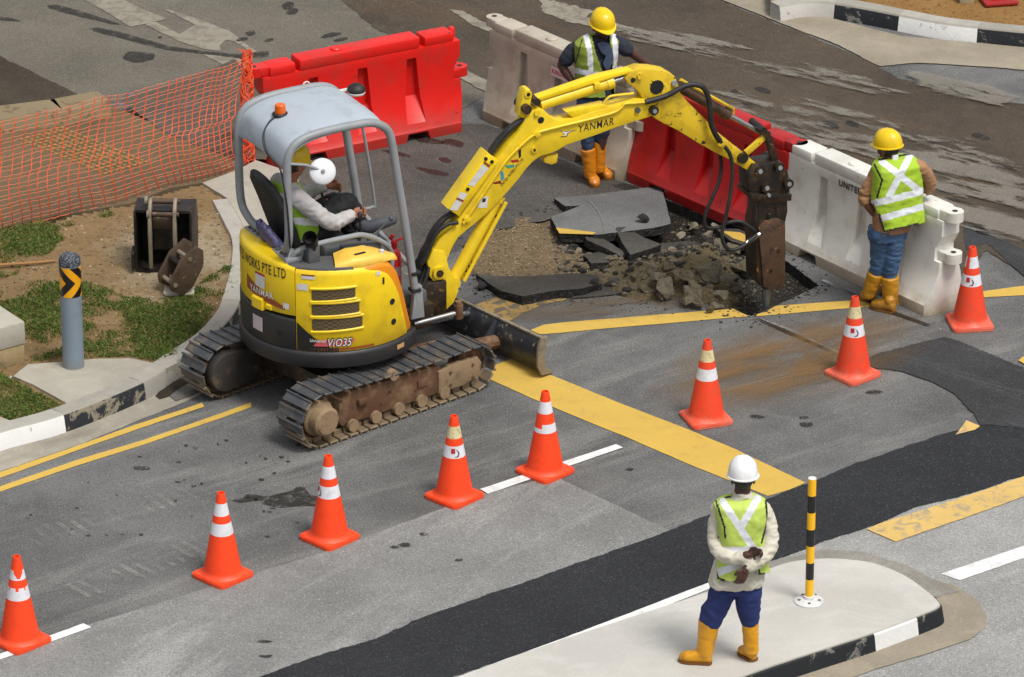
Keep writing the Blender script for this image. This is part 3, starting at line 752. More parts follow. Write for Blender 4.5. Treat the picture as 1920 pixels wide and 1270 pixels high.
col = n.mix(n.math('MULTIPLY', n.ramp(n.noise(26, 6, .7), .6, .7), .5), col, A(206, 178, 128))
n.bump(n.noise(30, 7, .7), .8, .03)
kind(obj('bare_soil', poly_mesh([sp_], .158), n.fin(col, .95, 0, .2), smooth=False))

# ------------------------------------------------------------------ water-filled barriers
def boolean(me, cutters):
    o = bpy.data.objects.new('tmp', me); COL.objects.link(o); cs = []
    for cme in cutters:
        c = bpy.data.objects.new('cut', cme); COL.objects.link(c); cs.append(c)
        b = o.modifiers.new('b', 'BOOLEAN'); b.operation = 'DIFFERENCE'; b.solver = 'EXACT'; b.object = c
    dg = bpy.context.evaluated_depsgraph_get(); dg.update()
    m2 = bpy.data.meshes.new_from_object(o.evaluated_get(dg))
    for c in cs:
        cm = c.data; bpy.data.objects.remove(c); bpy.data.meshes.remove(cm)
    bpy.data.objects.remove(o); bpy.data.meshes.remove(me)
    return m2
def to_me(bm):
    me = bpy.data.meshes.new('t'); bmesh.ops.recalc_face_normals(bm, faces=bm.faces); bm.to_mesh(me); bm.free(); return me
def barrier_body():
    """moulded body: foot, sloped flank, upright flank, ledge; shaped ends; grooves and forklift slots cut out"""
    bm = BM()
    half = [(.225, 0), (.225, .10), (.205, .125), (.115, .42), (.095, .84), (.095, .89)]
    prof = half + [(-y, z) for y, z in half[::-1]]
    def ends(z):   # half length of the body at height z: the ends step in at mid height
        return 1.0 if z < .43 else (.93 if z < .6 else (.96 if z < .7 else 1.0))
    add_prism(bm, prof, -1.0, 1.0, axes='yz')
    me = to_me(bm); cut = []
    for s in (-1, 1):                          # notched ends
        c = BM(); add_prism(c, [(s * 1.1, .50), (s * .93, .50), (s * .93, .62), (s * 1.0, .74), (s * 1.1, .74)], -.3, .3); cut.append(to_me(c))
        c = BM(); add_prism(c, [(s * 1.1, -.3), (s * 1.1, .3), (s * .9, .3), (s * 1.001, .13), (s * 1.001, -.13), (s * .9, -.3)], -.1, .44, axes='xy')
        for v in c.verts:
            if v.co.z > .2: v.co.x += s * .0
        cut.append(to_me(c))
        for x in (-.55, .5):                   # forklift slots
            c = BM(); add_prism(c, [(x - .13, -.02), (x + .13, -.02), (x + .10, .085), (x - .10, .085)], -.3, .3)
            if s == 1: cut.append(to_me(c))
            else: c.free()
        for x in (-.5, 0.0, .5):               # tapering grooves
            c = BM(); y1 = s * .4; R = []
            for z, w0, yi in ((.80, .045, .035), (.40, .075, .040), (.17, .095, .19)):
                R.append([c.verts.new((x - w0, s * yi, z)), c.verts.new((x + w0, s * yi, z)), c.verts.new((x + w0 + .01, y1, z)), c.verts.new((x - w0 - .01, y1, z))])
            for r0, r1 in zip(R, R[1:]):
                for k in range(4): newface(c, [r0[k], r0[(k + 1) % 4], r1[(k + 1) % 4], r1[k]])
            newface(c, R[0]); newface(c, R[-1]); cut.append(to_me(c))
    me = boolean(me, cut)
    bm = BM(); bm.from_mesh(me); bpy.data.meshes.remove(me)
    bmesh.ops.dissolve_limit(bm, angle_limit=radians(2), verts=bm.verts, edges=bm.edges)
    es = [e for e in bm.edges if len(e.link_faces) == 2 and e.calc_face_angle(0) > radians(28)]
    bmesh.ops.bevel(bm, geom=es, offset=.012, segments=2, affect='EDGES', profile=.6, clamp_overlap=True)
    return bm
def barrier_top():
    """the raised top: long middle block, two short end blocks, lug with a pin hole"""
    bm = BM()
    add_box(bm, (-.02, 0, .945), (1.22, .20, .115), bev=.018)
    add_box(bm, (.79, 0, .935), (.30, .19, .10), bev=.018)
    add_box(bm, (-.80, 0, .935), (.26, .20, .10), bev=.018)
    return bm
def barrier(name, label, m, c, h, nub=False, group='plastic road barriers', lugs=((-1, .895), (1, .50)), cap=True):
    t = thing(name, label, 'barrier', (c[0], c[1], 0), h, group)
    if 'b' not in LBL:
        LBL['b'] = obj('body', barrier_body(), m, t, ang=30)
    else:
        o = LBL['b'].copy(); o.data = o.data.copy(); o.data.materials[0] = m; COL.objects.link(o); o.parent = t
    obj('top_block', barrier_top(), m, t, ang=30)
    s = 1
    # connecting ears: flat rounded tongue with a hole
    for x, z in lugs:
        bm = BM(); d = -1 if x < 0 else 1
        q = bmesh.ops.create_cone(bm, cap_ends=True, segments=24, radius1=.078, radius2=.078, depth=.09)
        bmesh.ops.translate(bm, verts=q['verts'], vec=(x + d * .04, 0, z + .045))
        add_box(bm, (x - d * .02, 0, z + .045), (.12, .15, .088), bev=.01)
        lg = obj('connecting_lug', bm, m, t, ang=40)
        hole = BM(); add_lathe(hole, [(.025, z + .0905), (.024, z + .0925)], 14, (x + d * .045, 0, 0), False, True)
        obj('pin_hole', hole, mat_hole, lg, smooth=False)
    if cap:
        b2 = BM(); add_lathe(b2, [(.055, .995), (.055, 1.012), (.045, 1.022)], 20, (-.22 * s, 0, 0)); obj('filler_cap', b2, m, t)
    if nub:
        b2 = BM(); add_lathe(b2, [(.032, .88), (.032, .975), (.02, .995)], 14, (.975, .02, 0)); obj('pin', b2, m, t)
    for ch in t.children: pass
    t.scale = (1, 1, .955)
    return t
mat_hole = mat('dark_hole', (.02, .02, .02), .9)
m_red = mat('red_plastic', A(222, 24, 16, 1.15), .42, var=.1, vs_=2.5, dirt=A(150, 60, 50), damt=.45, dscale=3.5, low=(0, .34, A(186, 66, 58), .65), spots=A(96, 22, 18), sthr=.69, sscale=13)
m_red2 = mat('dark_red_plastic', A(178, 16, 16, 1.2), .4, var=.12, vs_=2.5, dirt=A(110, 14, 14), damt=.5, dscale=3, low=(0, .3, A(150, 40, 36), .5), spots=A(90, 14, 14), sthr=.7, sscale=14)
m_wpl = mat('white_plastic', A(228, 226, 218, 1.2), .45, var=.05, vs_=3, dirt=A(190, 180, 158), damt=.45, dscale=4, low=(-.02, .22, A(178, 152, 110), .75), spots=A(158, 134, 96), sthr=.69, sscale=22)
m_wpl2 = mat('dirty_white_plastic', A(182, 172, 156, 1.15), .6, var=.08, vs_=2, dirt=A(142, 128, 108), damt=.6, dscale=3, low=(0, .3, A(150, 130, 98), .6), spots=A(110, 96, 76), sthr=.7, sscale=18)
B1 = barrier('road_barrier', 'bright red plastic barrier standing alone behind the orange net and excavator canopy', m_red, (-1.40, 4.36), .50, nub=True)
B2 = barrier('road_barrier', 'grubby off white barrier behind the worker in the navy t-shirt', m_wpl2, (.50, 4.33), -.885)
B3 = barrier('road_barrier', 'dark red barrier behind the yellow digger arm, between two white barriers', m_red2, (1.815, 2.855), -.87, lugs=((1, .895), (-1, .5)))
B4 = barrier('road_barrier', 'clean white barrier that the worker with the radio headset leans on', m_wpl, (3.07, 1.34), -.905, lugs=((1, .895), (1, .50)))
def on_barrier(t, bm, name, m, label=None):
    o = obj(name, bm, m, t, smooth=False)
    if label: o['label'] = label
    return o
m_ink = mat('black_lettering', (.012, .012, .014), .6)
m_pink = mat('pink_lettering', A(190, 60, 80), .6)
# lettering on the upright flank: plane just outside the barrier side facing the camera
def flank(x0, z0): return lambda x, y, z: Vector((x0 + x, -(.1005 + (.89 - z0 - y) * .0476) - z - .0035, z0 + y))
on_barrier(B4, remap(text_mesh('UNITED', .062, .30, .03), flank(-.30, .795)), 'lettering', m_ink)
on_barrier(B2, remap(rect_mesh(.26, .10), flank(-.10, .705)), 'sticker', mat('pale_pink_sticker', A(214, 190, 190), .6))
on_barrier(B2, remap(text_mesh('KERSICK', .042, .23, .02, depth=.002), flank(-.08, .735)), 'lettering', m_pink)

# ------------------------------------------------------------------ traffic cones
m_cone = mat('orange_cone_rubber', (.86, .052, .004), .55, var=.08, vs_=6, dirt=A(170, 50, 20), damt=.22, dscale=9, spots=A(120, 40, 24), sthr=.74, sscale=30, rnd=True, low=(-.02, .10, A(206, 96, 60), .4))
m_cone2 = mat('faded_orange_cone_rubber', (.74, .05, .012), .6, var=.1, vs_=6, dirt=A(176, 92, 64), damt=.4, dscale=8, spots=A(120, 50, 36), sthr=.72, sscale=26, rnd=True, low=(-.02, .12, A(226, 128, 104), .75))
m_band = mat('white_reflective_band', A(226, 226, 232, 1.15), .4, var=.05, vs_=8, dirt=A(176, 174, 172), damt=.35, dscale=16, spots=A(90, 86, 82), sthr=.74, sscale=36, rnd=True)
m_band_y = mat('yellowed_reflective_band', A(214, 202, 158, 1.15), .6, var=.1, vs_=12, dirt=A(150, 130, 84), damt=.6, dscale=18, spots=A(60, 48, 36), sthr=.66, sscale=34)
m_mark_r = mat('red_mark', A(190, 20, 40), .5); m_mark_b = mat('dark_mark', A(50, 40, 60), .5)
CR0, CR1, CZ0, CZ1 = .150, .030, .035, .70
def crad(z): return CR0 + (CR1 - CR0) * (z - CZ0) / (CZ1 - CZ0)
def cone_skirt(sides=40, torn=None):
    bm = BM(); prof = [(.172, .0335), (.160, .045), (crad(.06), .062)]
    z = .062
    while z < .69:
        z += .012; prof.append((crad(z), z))
    prof += [(.028, .705), (.022, .705), (.021, .66)]
    def mf(z):
        return 1 if (.535 < z < .628) or (.375 < z < .465) else 0
    add_lathe(bm, prof, sides, capb=False, capt=True, mfun=mf)
    for f in bm.faces:
        c = f.calc_center_median()
        r = crad(c.z)
        if f.material_index == 1 and abs(Vector((c.x, c.y)).length - r) > .02: f.material_index = 0
        if torn:
            a = atan2(c.y, c.x)
            if f.material_index == 1 and torn(a, c.z): f.material_index = 0
        if f.material_index == 1 and c.z > .5: f.material_index = 2
    return bm
def cone_base():
    bm = BM(); add_box(bm, (0, 0, .018), (.355, .355, .034), bev=.0)
    es = [e for e in bm.edges if abs(e.verts[0].co.z - e.verts[1].co.z) > .01]
    bmesh.ops.bevel(bm, geom=es, offset=.045, segments=5, affect='EDGES', profile=.5)
    es = [e for e in bm.edges if all(v.co.z > .03 for v in e.verts)]
    bmesh.ops.bevel(bm, geom=es, offset=.008, segments=2, affect='EDGES')
    return bm
def cone_mark(z0=.385):
    """red block, curved stroke, small square on the lower band, wrapped round the cone"""
    def wrap(bm, a0): return remap(bm, lambda x, y, z: Vector(((crad(z0 + y) + .004 + z) * cos(a0 + x / .09), (crad(z0 + y) + .004 + z) * sin(a0 + x / .09), z0 + y)))
    r = rect_mesh(.034, .038, 4, 2); shift(r, (-.04, .032, 0))
    k = BM(); pts = []
    for i in range(13):
        t = -1.9 + 2.9 * i / 12
        pts.append(Vector((-.008 + .034 * cos(t + .25), .036 + .032 * sin(t), 0)))
    for i in range(12):
        a, b = pts[i], pts[i + 1]; n_ = Vector((-(b - a).y, (b - a).x, 0)).normalized() * (.0035 * sin(pi * (i + .5) / 12) + .0012)
        k.faces.new([k.verts.new(a - n_), k.verts.new(b - n_), k.verts.new(b + n_), k.verts.new(a + n_)])
    s = rect_mesh(.012, .012, 2, 1); shift(s, (.012, .004, 0))
    return wrap, r, k, s
CONES = [  # pixel of the base centre, turn of the base, tilt, bands, mark angle, label
    (38, 1203, 44, 0, 't1', None, 'orange cone with a ragged torn upper band at the bottom left', m_cone),
    (418, 1081, 46, 0, 'w', None, 'clean orange cone with two plain white bands, left of the dark water stain', m_cone),
    (618, 1010, 46, 0, 'w', -150, 'orange cone with its badge turned left, right of the dark stain', m_cone),
    (852, 933, 47, 0, 'y2', -80, 'orange cone with a grubby upper band at the near end of the white dash', m_cone),
    (1022, 886, 45, 0, 't2', None, 'orange cone standing on the white dash with its lower band half torn away', m_cone),
    (1324, 787, 20, 0, 'y', None, 'faded orange cone with yellowed upper and plain lower band, beside the wide yellow line', m_cone2),
    (1599, 704, 40, 0, 'y', -88, 'faded orange cone with yellowed upper band and red badge, on the brown dust', m_cone2),
    (1818, 608, 8, 0, 't3', -100, 'faded orange cone at the foot of the clean white barrier, red badge on it', m_cone2)]
torns = {'t1': lambda a, z: (z > .5 and z > .60 - .06 * max(0, sin(a * 2.0 + 4.2))) or (z < .5 and z > .44 and sin(a * 7) > .75),
         't2': lambda a, z: z < .5 and z > .405 and (sin(a + 1.9) < .05 or z > .452),
         't3': lambda a, z: z > .5 and -2.7 < a < -2.1}
for i, (px, py, rot, tilt, bands, mk, lb, mc) in enumerate(CONES):
    p = G(px, py)
    t = thing('traffic_cone', lb, 'traffic cone', (p.x, p.y, .003), radians(rot), 'traffic cones round the works')
    up = m_band_y if bands in ('y', 'y2') else m_band
    bm = cone_skirt(torn=torns.get(bands))
    bmesh.ops.rotate(bm, verts=bm.verts, cent=(0, 0, 0), matrix=Matrix.Rotation(radians(-rot), 3, 'Z'))
    obj('cone_body', bm, [mc, m_band, up], t, ang=40)
    obj('base', cone_base(), mc, t, ang=30)
    if mk is not None:
        wrap, r, k, sq_ = cone_mark()
        a0 = radians(mk - rot)
        obj('badge', wrap(r, a0), m_mark_r, t, smooth=False); obj('badge_stroke', wrap(k, a0), m_mark_b, t, smooth=False); obj('badge_square', wrap(sq_, a0), m_mark_r, t, smooth=False)

# ------------------------------------------------------------------ bollard with a chevron sheet
bp = G(138, 686, .149)
t = thing('bollard', 'blue grey round bollard with a black and yellow chevron sheet, on the concrete apron', 'bollard', (bp.x, bp.y, .148))
br = .088; bh = 1.00
bm = BM(); add_lathe(bm, [(br, 0), (br, bh - .09)], 36, capt=True)
obj('post', bm, mat('blue_grey_paint', A(136, 150, 164), .55, var=.08, dirt=A(110, 120, 128), damt=.5, dscale=5, low=(0, .1, A(150, 146, 132), .5)), t)
bm = BM(); add_lathe(bm, [(br - .001, bh - .09), (br + .002, bh - .085), (br, bh - .045), (br * .8, bh - .012), (br * .45, bh), (.01, bh + .002)], 30, capb=False)
for v in bm.verts: v.co *= 1 + .012 * noise.noise(v.co * 60)
n = NT('pebble_cap'); v = n.new('ShaderNodeTexVoronoi'); v.inputs['Scale'].default_value = 60; n.link(n.coord(), v.inputs['Vector'])
col = n.mix(n.ramp(v.outputs['Distance'], .2, .5), A(132, 138, 148), A(58, 62, 70)); n.bump(v.outputs['Distance'], -.8, .02)
obj('cap', bm, n.fin(col, .8), t)
# chevron sheet: pattern wrapped round the post as its own geometry
z0, z1 = bh - .355, bh - .095
bm = BM(); na, nz = 120, 52
fa = -pi / 2
ring = [[bm.verts.new(((br + .002) * cos(2 * pi * k / na), (br + .002) * sin(2 * pi * k / na), z0 + (z1 - z0) * j / nz)) for k in range(na)] for j in range(nz + 1)]
for j in range(nz):
    for k in range(na):
        f = bm.faces.new([ring[j][k], ring[j][(k + 1) % na], ring[j + 1][(k + 1) % na], ring[j + 1][k]])
        a = (2 * pi * (k + .5) / na - fa + pi) % (2 * pi) - pi
        u = a * br + .4; h_ = abs((j + .5) / nz - .48) * (z1 - z0)
        f.material_index = 0 if ((u + h_ * .95 + .03) % .16) < .08 else 1
obj('chevron_sheet', bm, [mat('chevron_yellow', A(250, 176, 16), .4), mat('chevron_black', A(26, 20, 18), .4)], t)

# ------------------------------------------------------------------ striped delineator post on the island
pp = G(1517, 1128, KH)
t = thing('delineator_post', 'thin black and yellow striped post on a white round base plate, on the traffic island', 'marker post', (pp.x, pp.y, KH + .001))
bm = BM(); add_lathe(bm, [(.112, 0), (.112, .008), (.098, .018), (.045, .030), (.042, .05), (.036, .052)], 40)
obj('base_plate', bm, mat('white_base_plate', A(226, 226, 224), .5, var=.08, dirt=A(150, 148, 140), damt=.5, dscale=14, spots=A(60, 60, 58), sthr=.68, sscale=30), t, ang=25)
for a in (0, 72, 144, 216, 288):
    b2 = BM(); add_lathe(b2, [(.012, .010), (.012, .026), (.006, .029)], 8, (.078 * cos(radians(a - 92)), .078 * sin(radians(a - 92)), 0)); obj('bolt', b2, mat('bolt_steel_%d' % a, A(120, 118, 114), .5, .6), t)
m_py = mat('post_yellow', A(252, 190, 16, 1.15), .35, var=.05, low=(0, .09, A(226, 190, 110), .3)); m_pk = mat('post_black', A(30, 30, 34), .35)
bm = BM(); L = 1.02; n_ = 7; cuts_ = [.052 + (L - .052) * k / n_ for k in range(n_ + 1)]
prof = []
for k in range(n_): prof += [(.031, cuts_[k] + .0005), (.031, cuts_[k + 1])]
prof += [(.029, L + .002)]
add_lathe(bm, prof, 24, mfun=lambda z: 0)
for f in bm.faces:
    z = f.calc_center_median().z; k = min(n_ - 1, max(0, int((z - .052) / (L - .052) * n_))); f.material_index = 0 if k % 2 == 0 else 1
    if z > L: f.material_index = 2
obj('striped_tube', bm, [m_py, m_pk, m_band], t)

# ------------------------------------------------------------------ low concrete block at the left edge
bm = BM(); c0 = G(50, 680, .12); c1 = G(-150, 735, .12)
fr = Frame(c0, atan2((c1 - c0).y, (c1 - c0).x))
Lc = (c1 - c0).length
t = thing('concrete_block', 'low concrete block with a flat grey top at the left edge, beside the bollard', 'concrete block', (c0.x, c0.y, .12), fr.h)
bm = BM(); add_box(bm, (Lc / 2, -.5, .085), (Lc - .02, .98, .17), bev=.006)
obj('base_course', bm, mat('mortar_course', A(172, 152, 112), .9, var=.16, dirt=A(128, 110, 78), damt=.6, bump=.3), t)
bm = BM(); add_box(bm, (Lc / 2, -.5, .27), (Lc, 1.0, .20), bev=.012)
obj('cap_stone', bm, mat('pale_concrete_block', A(184, 178, 164), .85, var=.1, dirt=A(140, 134, 122), damt=.5, dscale=5, bump=.2), t)

# ------------------------------------------------------------------ orange safety net, sagging, with a bunched end
bot = [(-70, 448), (0, 432), (50, 420), (99, 407), (150, 396), (213, 383), (265, 366), (319, 349), (355, 341), (390, 335), (420, 325), (446, 315)]
topp = [(-70, 248), (0, 229), (60, 214), (110, 203), (177, 186), (215, 178), (262, 168), (319, 152), (355, 141), (395, 132), (425, 124), (462, 108)]
bw = [G(x, y, .135) for x, y in bot]
tw = []
for (x, y), b in zip(topp, bw): tw.append(VY(x, y, b.y))
tag_net = thing('safety_net', 'orange plastic mesh safety net strung along the footpath, bunched at its right end', 'safety net', tuple(bw[6]))
bs, ts = spline(bw, 4), spline(tw, 4)
NU = len(bs) - 1; cols_ = []
nu = 30; nv = 24
def net_pt(u, v):
    i = min(NU - 1, int(u * NU)); f = u * NU - i
    b = bs[i].lerp(bs[i + 1], f); t_ = ts[i].lerp(ts[i + 1], f)
    p = b.lerp(t_, v)
    bul = sin(pi * min(1, v * 1.5)) * .10 * (1 - v) * (1 + .6 * u)
    p = p + Vector((.10 * sin(pi * v) * (.3 + .7 * u) * (-1 if v < .5 else -.6), -bul, 0))
    q = Vector((u * 9, v * 4, 2))
    return p + Vector((.018 * noise.noise(q), .04 * noise.noise(q + Vector((5, 1, 0))), .012 * noise.noise(q + Vector((2, 8, 0))) * (1 if v > .05 else .3)))
m_net = mat('orange_net', A(248, 92, 48, 1.1), .5, var=.12, vs_=3); m_net_p = mat('pale_orange_net', A(250, 128, 84, 1.1), .5, var=.12, vs_=3)
bm = BM()
for i in range(nu + 1):
    u = i / nu
    add_tube(bm, [net_pt(u, j / nv) for j in range(nv + 1)], [.0042 + .0022 * (j % 2) for j in range(nv + 1)], 4, False)
nf = len(bm.faces); bm.faces.ensure_lookup_table()
for j in range(nv + 1):
    v = j / nv
    add_tube(bm, [net_pt(i / (nu * 2), v) + Vector((0, 0, .007 * (i % 2) * (1 if j % 2 else -1))) for i in range(nu * 2 + 1)], .002 if j else .0035, 4, False)
for k, f in enumerate(bm.faces):
    if k >= nf: f.material_index = 1
o = obj('net_panel', bm, [m_net, m_net_p], None); o.parent = tag_net; o.location = -tag_net.location
# bunched end: gathered folds of the same mesh
bm = BM()
b0_, t0_ = G(462, 316, .06), None
t0_ = VY(463, 104, b0_.y)
def bunch(a, v):
    c = b0_.lerp(t0_, v); r_ = (.075 - .035 * v) * (1 + .35 * noise.noise(Vector((a * 1.3, v * 5, 1))))
    return c + Vector((r_ * cos(a) + .02 * noise.noise(Vector((v * 7, a, 4))), r_ * .7 * sin(a), .02 * noise.noise(Vector((v * 9, a * 2, 7)))))
for k in range(17):
    a = k * 2.39996
    add_tube(bm, [bunch(a + .9 * sin(v * .8 + k), v / 26) for v in range(27 + random.choice((-1, 0, 1)))], .006, 4, False)
for j in range(30):
    v = (j + .5) / 30
    add_tube(bm, [bunch(2 * pi * q / 10 + j, v + .02 * sin(q * 2.2 + j)) for q in range(11)], .004, 4, False)
for k in range(7):
    a = k * .9; p = bunch(a, 1.0)
    add_tube(bm, [p, p + Vector((random.uniform(-.03, .03), 0, .03)), p + Vector((random.uniform(-.05, .05), 0, random.uniform(.03, .07)))], .004, 4, False)
o = obj('bunched_end', bm, [m_net], None); o.parent = tag_net; o.location = -tag_net.location

# ------------------------------------------------------------------ digging bucket, quick hitch, stick on the verge
m_blk = mat('black_steel', A(30, 28, 26), .55, .2, var=.3, dirt=A(86, 70, 50), damt=.6, dscale=9, spots=A(120, 104, 80), sthr=.72, sscale=24)
m_rusty = mat('rusty_steel', A(92, 74, 56), .65, .2, var=.25, dirt=A(52, 40, 30), damt=.7, dscale=8, spots=A(158, 136, 104), sthr=.66, sscale=22)
m_pale_steel = mat('worn_pale_steel', A(150, 138, 118), .6, .2, var=.2, dirt=A(84, 68, 50), damt=.7, dscale=10)
m_chrome = mat('bare_steel', A(180, 180, 182), .25, .85, var=.1)
bc = G(308, 512, .12)
t = thing('excavator_bucket', 'black steel digging bucket standing on the bare soil', 'bucket', (bc.x, bc.y, .12), radians(-3)); t.scale = (.9, .9, .95)
W_ = .53
bm = BM()   # curved back, open towards the camera: a dark hollow between the side plates
outer = [(.0, .0), (.30, .0), (.44, .06), (.50, .20), (.50, .40), (.44, .54), (.32, .60), (.02, .60)]
inner = [(.02, .575), (.31, .575), (.42, .52), (.475, .39), (.475, .21), (.42, .085), (.29, .025), (.0, .025)]
add_prism(bm, outer + inner, -W_ / 2, W_ / 2, .004, axes='yz'); obj('shell', bm, m_blk, t, ang=40)
for s in (-1, 1):
    bm = BM(); add_prism(bm, [(-.01, .03), (-.03, .30), (-.01, .60), (.32, .605), (.45, .55), (.505, .40), (.505, .20), (.45, .05), (.30, -.0), (.03, -.0)], s * W_ / 2 - .011, s * W_ / 2 + .011, .004, axes='yz'); obj('side_plate', bm, m_blk, t, ang=30)
    bm = BM(); add_prism(bm, [(-.05, .06), (-.07, .12), (-.09, .40), (-.06, .60), (-.02, .66), (.05, .70), (.12, .69), (.12, .60), (.03, .57), (.0, .50), (-.02, .10)], s * .118 - .02 * (1 if s > 0 else -1) * 0 - .017, s * .118 + .017, .006, axes='yz'); obj('hanger_plate', bm, m_pale_steel, t, ang=30)
    bm = BM(); add_prism(bm, [(-.05, .03), (-.06, .20), (.05, .24), (.06, .05)], s * (W_ / 2 + .012), s * (W_ / 2 + .04), .006, axes='yz'); obj('side_cutter', bm, m_blk, t)
bm = BM(); add_box(bm, (0, .05, .47), (.21, .05, .12), bev=.02); obj('back_plate', bm, m_rusty, t)
bm = BM(); add_box(bm, (0, .10, .30), (.21, .03, .22), bev=.01); obj('hanger_web', bm, m_blk, t)
for y, z, r_, x0_, x1_ in ((.085, .665, .024, -.17, .16), (-.035, .585, .022, -.14, .16)):
    bm = BM(); add_cyl(bm, (x0_, y, z), (x1_, y, z), r_, 16); pn = obj('pin', bm, m_rusty, t)
    bm = BM(); add_cyl(bm, (x0_ - .004, y, z), (x0_ + .025, y, z), r_ * 1.9, 18); obj('pin_boss', bm, m_pale_steel, pn)
hb = G(336, 549, .12)
t = thing('quick_hitch', 'brown steel bracket with cross pins, tilted on a pale foot plate before the bucket', 'bracket', (hb.x, hb.y, .12))
bm = BM(); add_prism(bm, [(-.13, -.06), (-.10, -.09), (.10, -.09), (.13, -.06), (.13, .07), (.10, .10), (-.10, .10), (-.13, .07)], 0.003, .028, .006, axes='xy'); obj('foot_plate', bm, mat('whitewashed_plate', A(196, 190, 174), .8, var=.12, dirt=A(130, 116, 92), damt=.6), t)
for s in (-1, 1):
    bm = BM(); add_box(bm, (s * .07, .03, .09), (.02, .09, .13), bev=.004); obj('web', bm, m_pale_steel, t)
th = radians(-30); RZ = radians(32)
def hp(x, y, z):   # local tilted frame of the hitch
    return Vector((x * cos(th) - z * sin(th) - .06, y, x * sin(th) + z * cos(th) + .09))
def hitch(name, bm, m):
    o = obj(name, remap(bm, hp), m, t, ang=30); o.rotation_euler = (0, 0, RZ); return o
for y in (-.10, .10):
    bm = BM(); add_prism(bm, [(-.11, .02), (-.06, -.04), (.06, -.04), (.12, .05), (.13, .26), (.06, .38), (-.02, .39), (-.10, .24)], y - .017, y + .017, .005); hitch('cheek_plate', bm, m_rusty)
bm = BM(); add_box(bm, (.115, 0, .16), (.025, .18, .22), bev=.006); hitch('web', bm, m_blk)
bm = BM(); add_box(bm, (.0, 0, .20), (.2, .18, .03), bev=.006); hitch('web', bm, m_blk)
for x, z in ((-.055, .02), (-.03, .27)):
    bm = BM(); add_cyl(bm, (x, -.125, z), (x, .125, z), .02, 14); hitch('pin', bm, m_pale_steel)
a, b = G(-60, 505, .15), G(104, 489, .15)
bm = BM(); add_tube(bm, [a, a.lerp(b, .4) + Vector((0, 0, .01)), a.lerp(b, .75), b], [.014, .013, .012, .010], 8)
tag(obj('wooden_stick', bm, mat('bare_wood', A(166, 124, 72), .8, var=.2)), 'thin wooden stick lying on the grass at the left edge', 'stick')

# ------------------------------------------------------------------ broken slabs of asphalt and lumps of clay
m_slab = asphalt('slab_top_asphalt', A(116, 117, 117), .2, .3, .4, [(.3, 1, 4, .55, .7, A(130, 128, 122), .5)])
m_slab_s = asphalt('slab_broken_edge', A(36, 34, 32), .5, .9, .5, bump=1.0)
def slab_thing(name, label, px, zs, th, cat='asphalt slab', mt=None, group=None, jag=.014):
    """px outline with a height for each corner: a tilted broken plate of thickness th"""
    pts = [G(x, y, z) for (x, y), z in zip(px, zs)]
    c = sum(pts, Vector()) / len(pts)
    # plane through the corners
    A_ = [[p.x - c.x, p.y - c.y, p.z - c.z] for p in pts]
    sxx = sum(a[0] ** 2 for a in A_); sxy = sum(a[0] * a[1] for a in A_); syy = sum(a[1] ** 2 for a in A_); sxz = sum(a[0] * a[2] for a in A_); syz = sum(a[1] * a[2] for a in A_)
    dt = sxx * syy - sxy * sxy; ga, gb = (sxz * syy - syz * sxy) / dt, (syz * sxx - sxz * sxy) / dt
    SHEETS[0] += 1
    lp = jagged([p.to_2d() for p in pts], jag, .03, SHEETS[0] * 5.1)
    H0 = lambda p: c.z + ga * (p.x - c.x) + gb * (p.y - c.y)
    t_ = poly_mesh([lp], 0.0)
    for v in t_.verts: v.co.z = H0(v.co) + .002 * noise.noise(v.co * 20)
    nt = len(t_.faces)
    a = [t_.verts.new((p.x, p.y, H0(p))) for p in lp]; nrm = Vector((-ga, -gb, 1)).normalized()
    ring = [a]
    for k in (.35, .7, 1.0): ring.append([t_.verts.new(Vector((p.x, p.y, H0(p))) - nrm * th * k + Vector((noise.noise(Vector((p.x * 22, p.y * 22, k * 9))) * .014, noise.noise(Vector((p.x * 22, p.y * 22, k * 9 + 4))) * .014, 0))) for p in lp])
    for r0, r1 in zip(ring, ring[1:]):
        for i in range(len(lp)): newface(t_, [r0[i], r0[(i + 1) % len(lp)], r1[(i + 1) % len(lp)], r1[i]])
    newface(t_, ring[-1])
    t_.faces.ensure_lookup_table()
    for k, f in enumerate(t_.faces):
        if k >= nt: f.material_index = 1
    shift(t_, -c); bmesh.ops.recalc_face_normals(t_, faces=t_.faces)
    o = obj(name, t_, [mt or m_slab, m_slab_s], smooth=False); o.location = c
    tag(o, label, cat, group)
    return o, (ga, gb, c)
big, (ga, gb, cc) = slab_thing('asphalt_slab', 'large lifted sheet of grey asphalt with a yellow painted corner', [(1038, 371), (1120, 363), (1238, 348), (1246, 370), (1257, 420), (1222, 428), (1180, 434), (1120, 440), (1050, 437), (1033, 407), (1060, 398), (1088, 386), (1060, 389)], [.05, .05, .03, .06, .13, .14, .14, .15, .15, .10, .08, .07, .06], .075)
SHEETS[0] += 1
lp = [PL(x, y, cc, Vector((-ga, -gb, 1))) for x, y in [(1042, 428), (1092, 434), (1118, 437), (1112, 441), (1049, 439)]]
bm = BM(); newface(bm, [bm.verts.new(p - cc + Vector((0, 0, .006))) for p in lp]); obj('yellow_paint', bm, m_yel, big, smooth=False)
lp = [(1097, 376), (1108, 381), (1122, 397), (1131, 418), (1133, 436)]
bm = BM()
for (a, b) in zip(lp, lp[1:]):
    p, q = PL(*a, cc, Vector((-ga, -gb, 1))) - cc, PL(*b, cc, Vector((-ga, -gb, 1))) - cc; s_ = Vector((.0045, .002, 0)); u_ = Vector((0, 0, .006))
    newface(bm, [bm.verts.new(p - s_ + u_), bm.verts.new(p + s_ + u_), bm.verts.new(q + s_ + u_), bm.verts.new(q - s_ + u_)])
obj('chalk_mark', bm, m_white2, big, smooth=False)
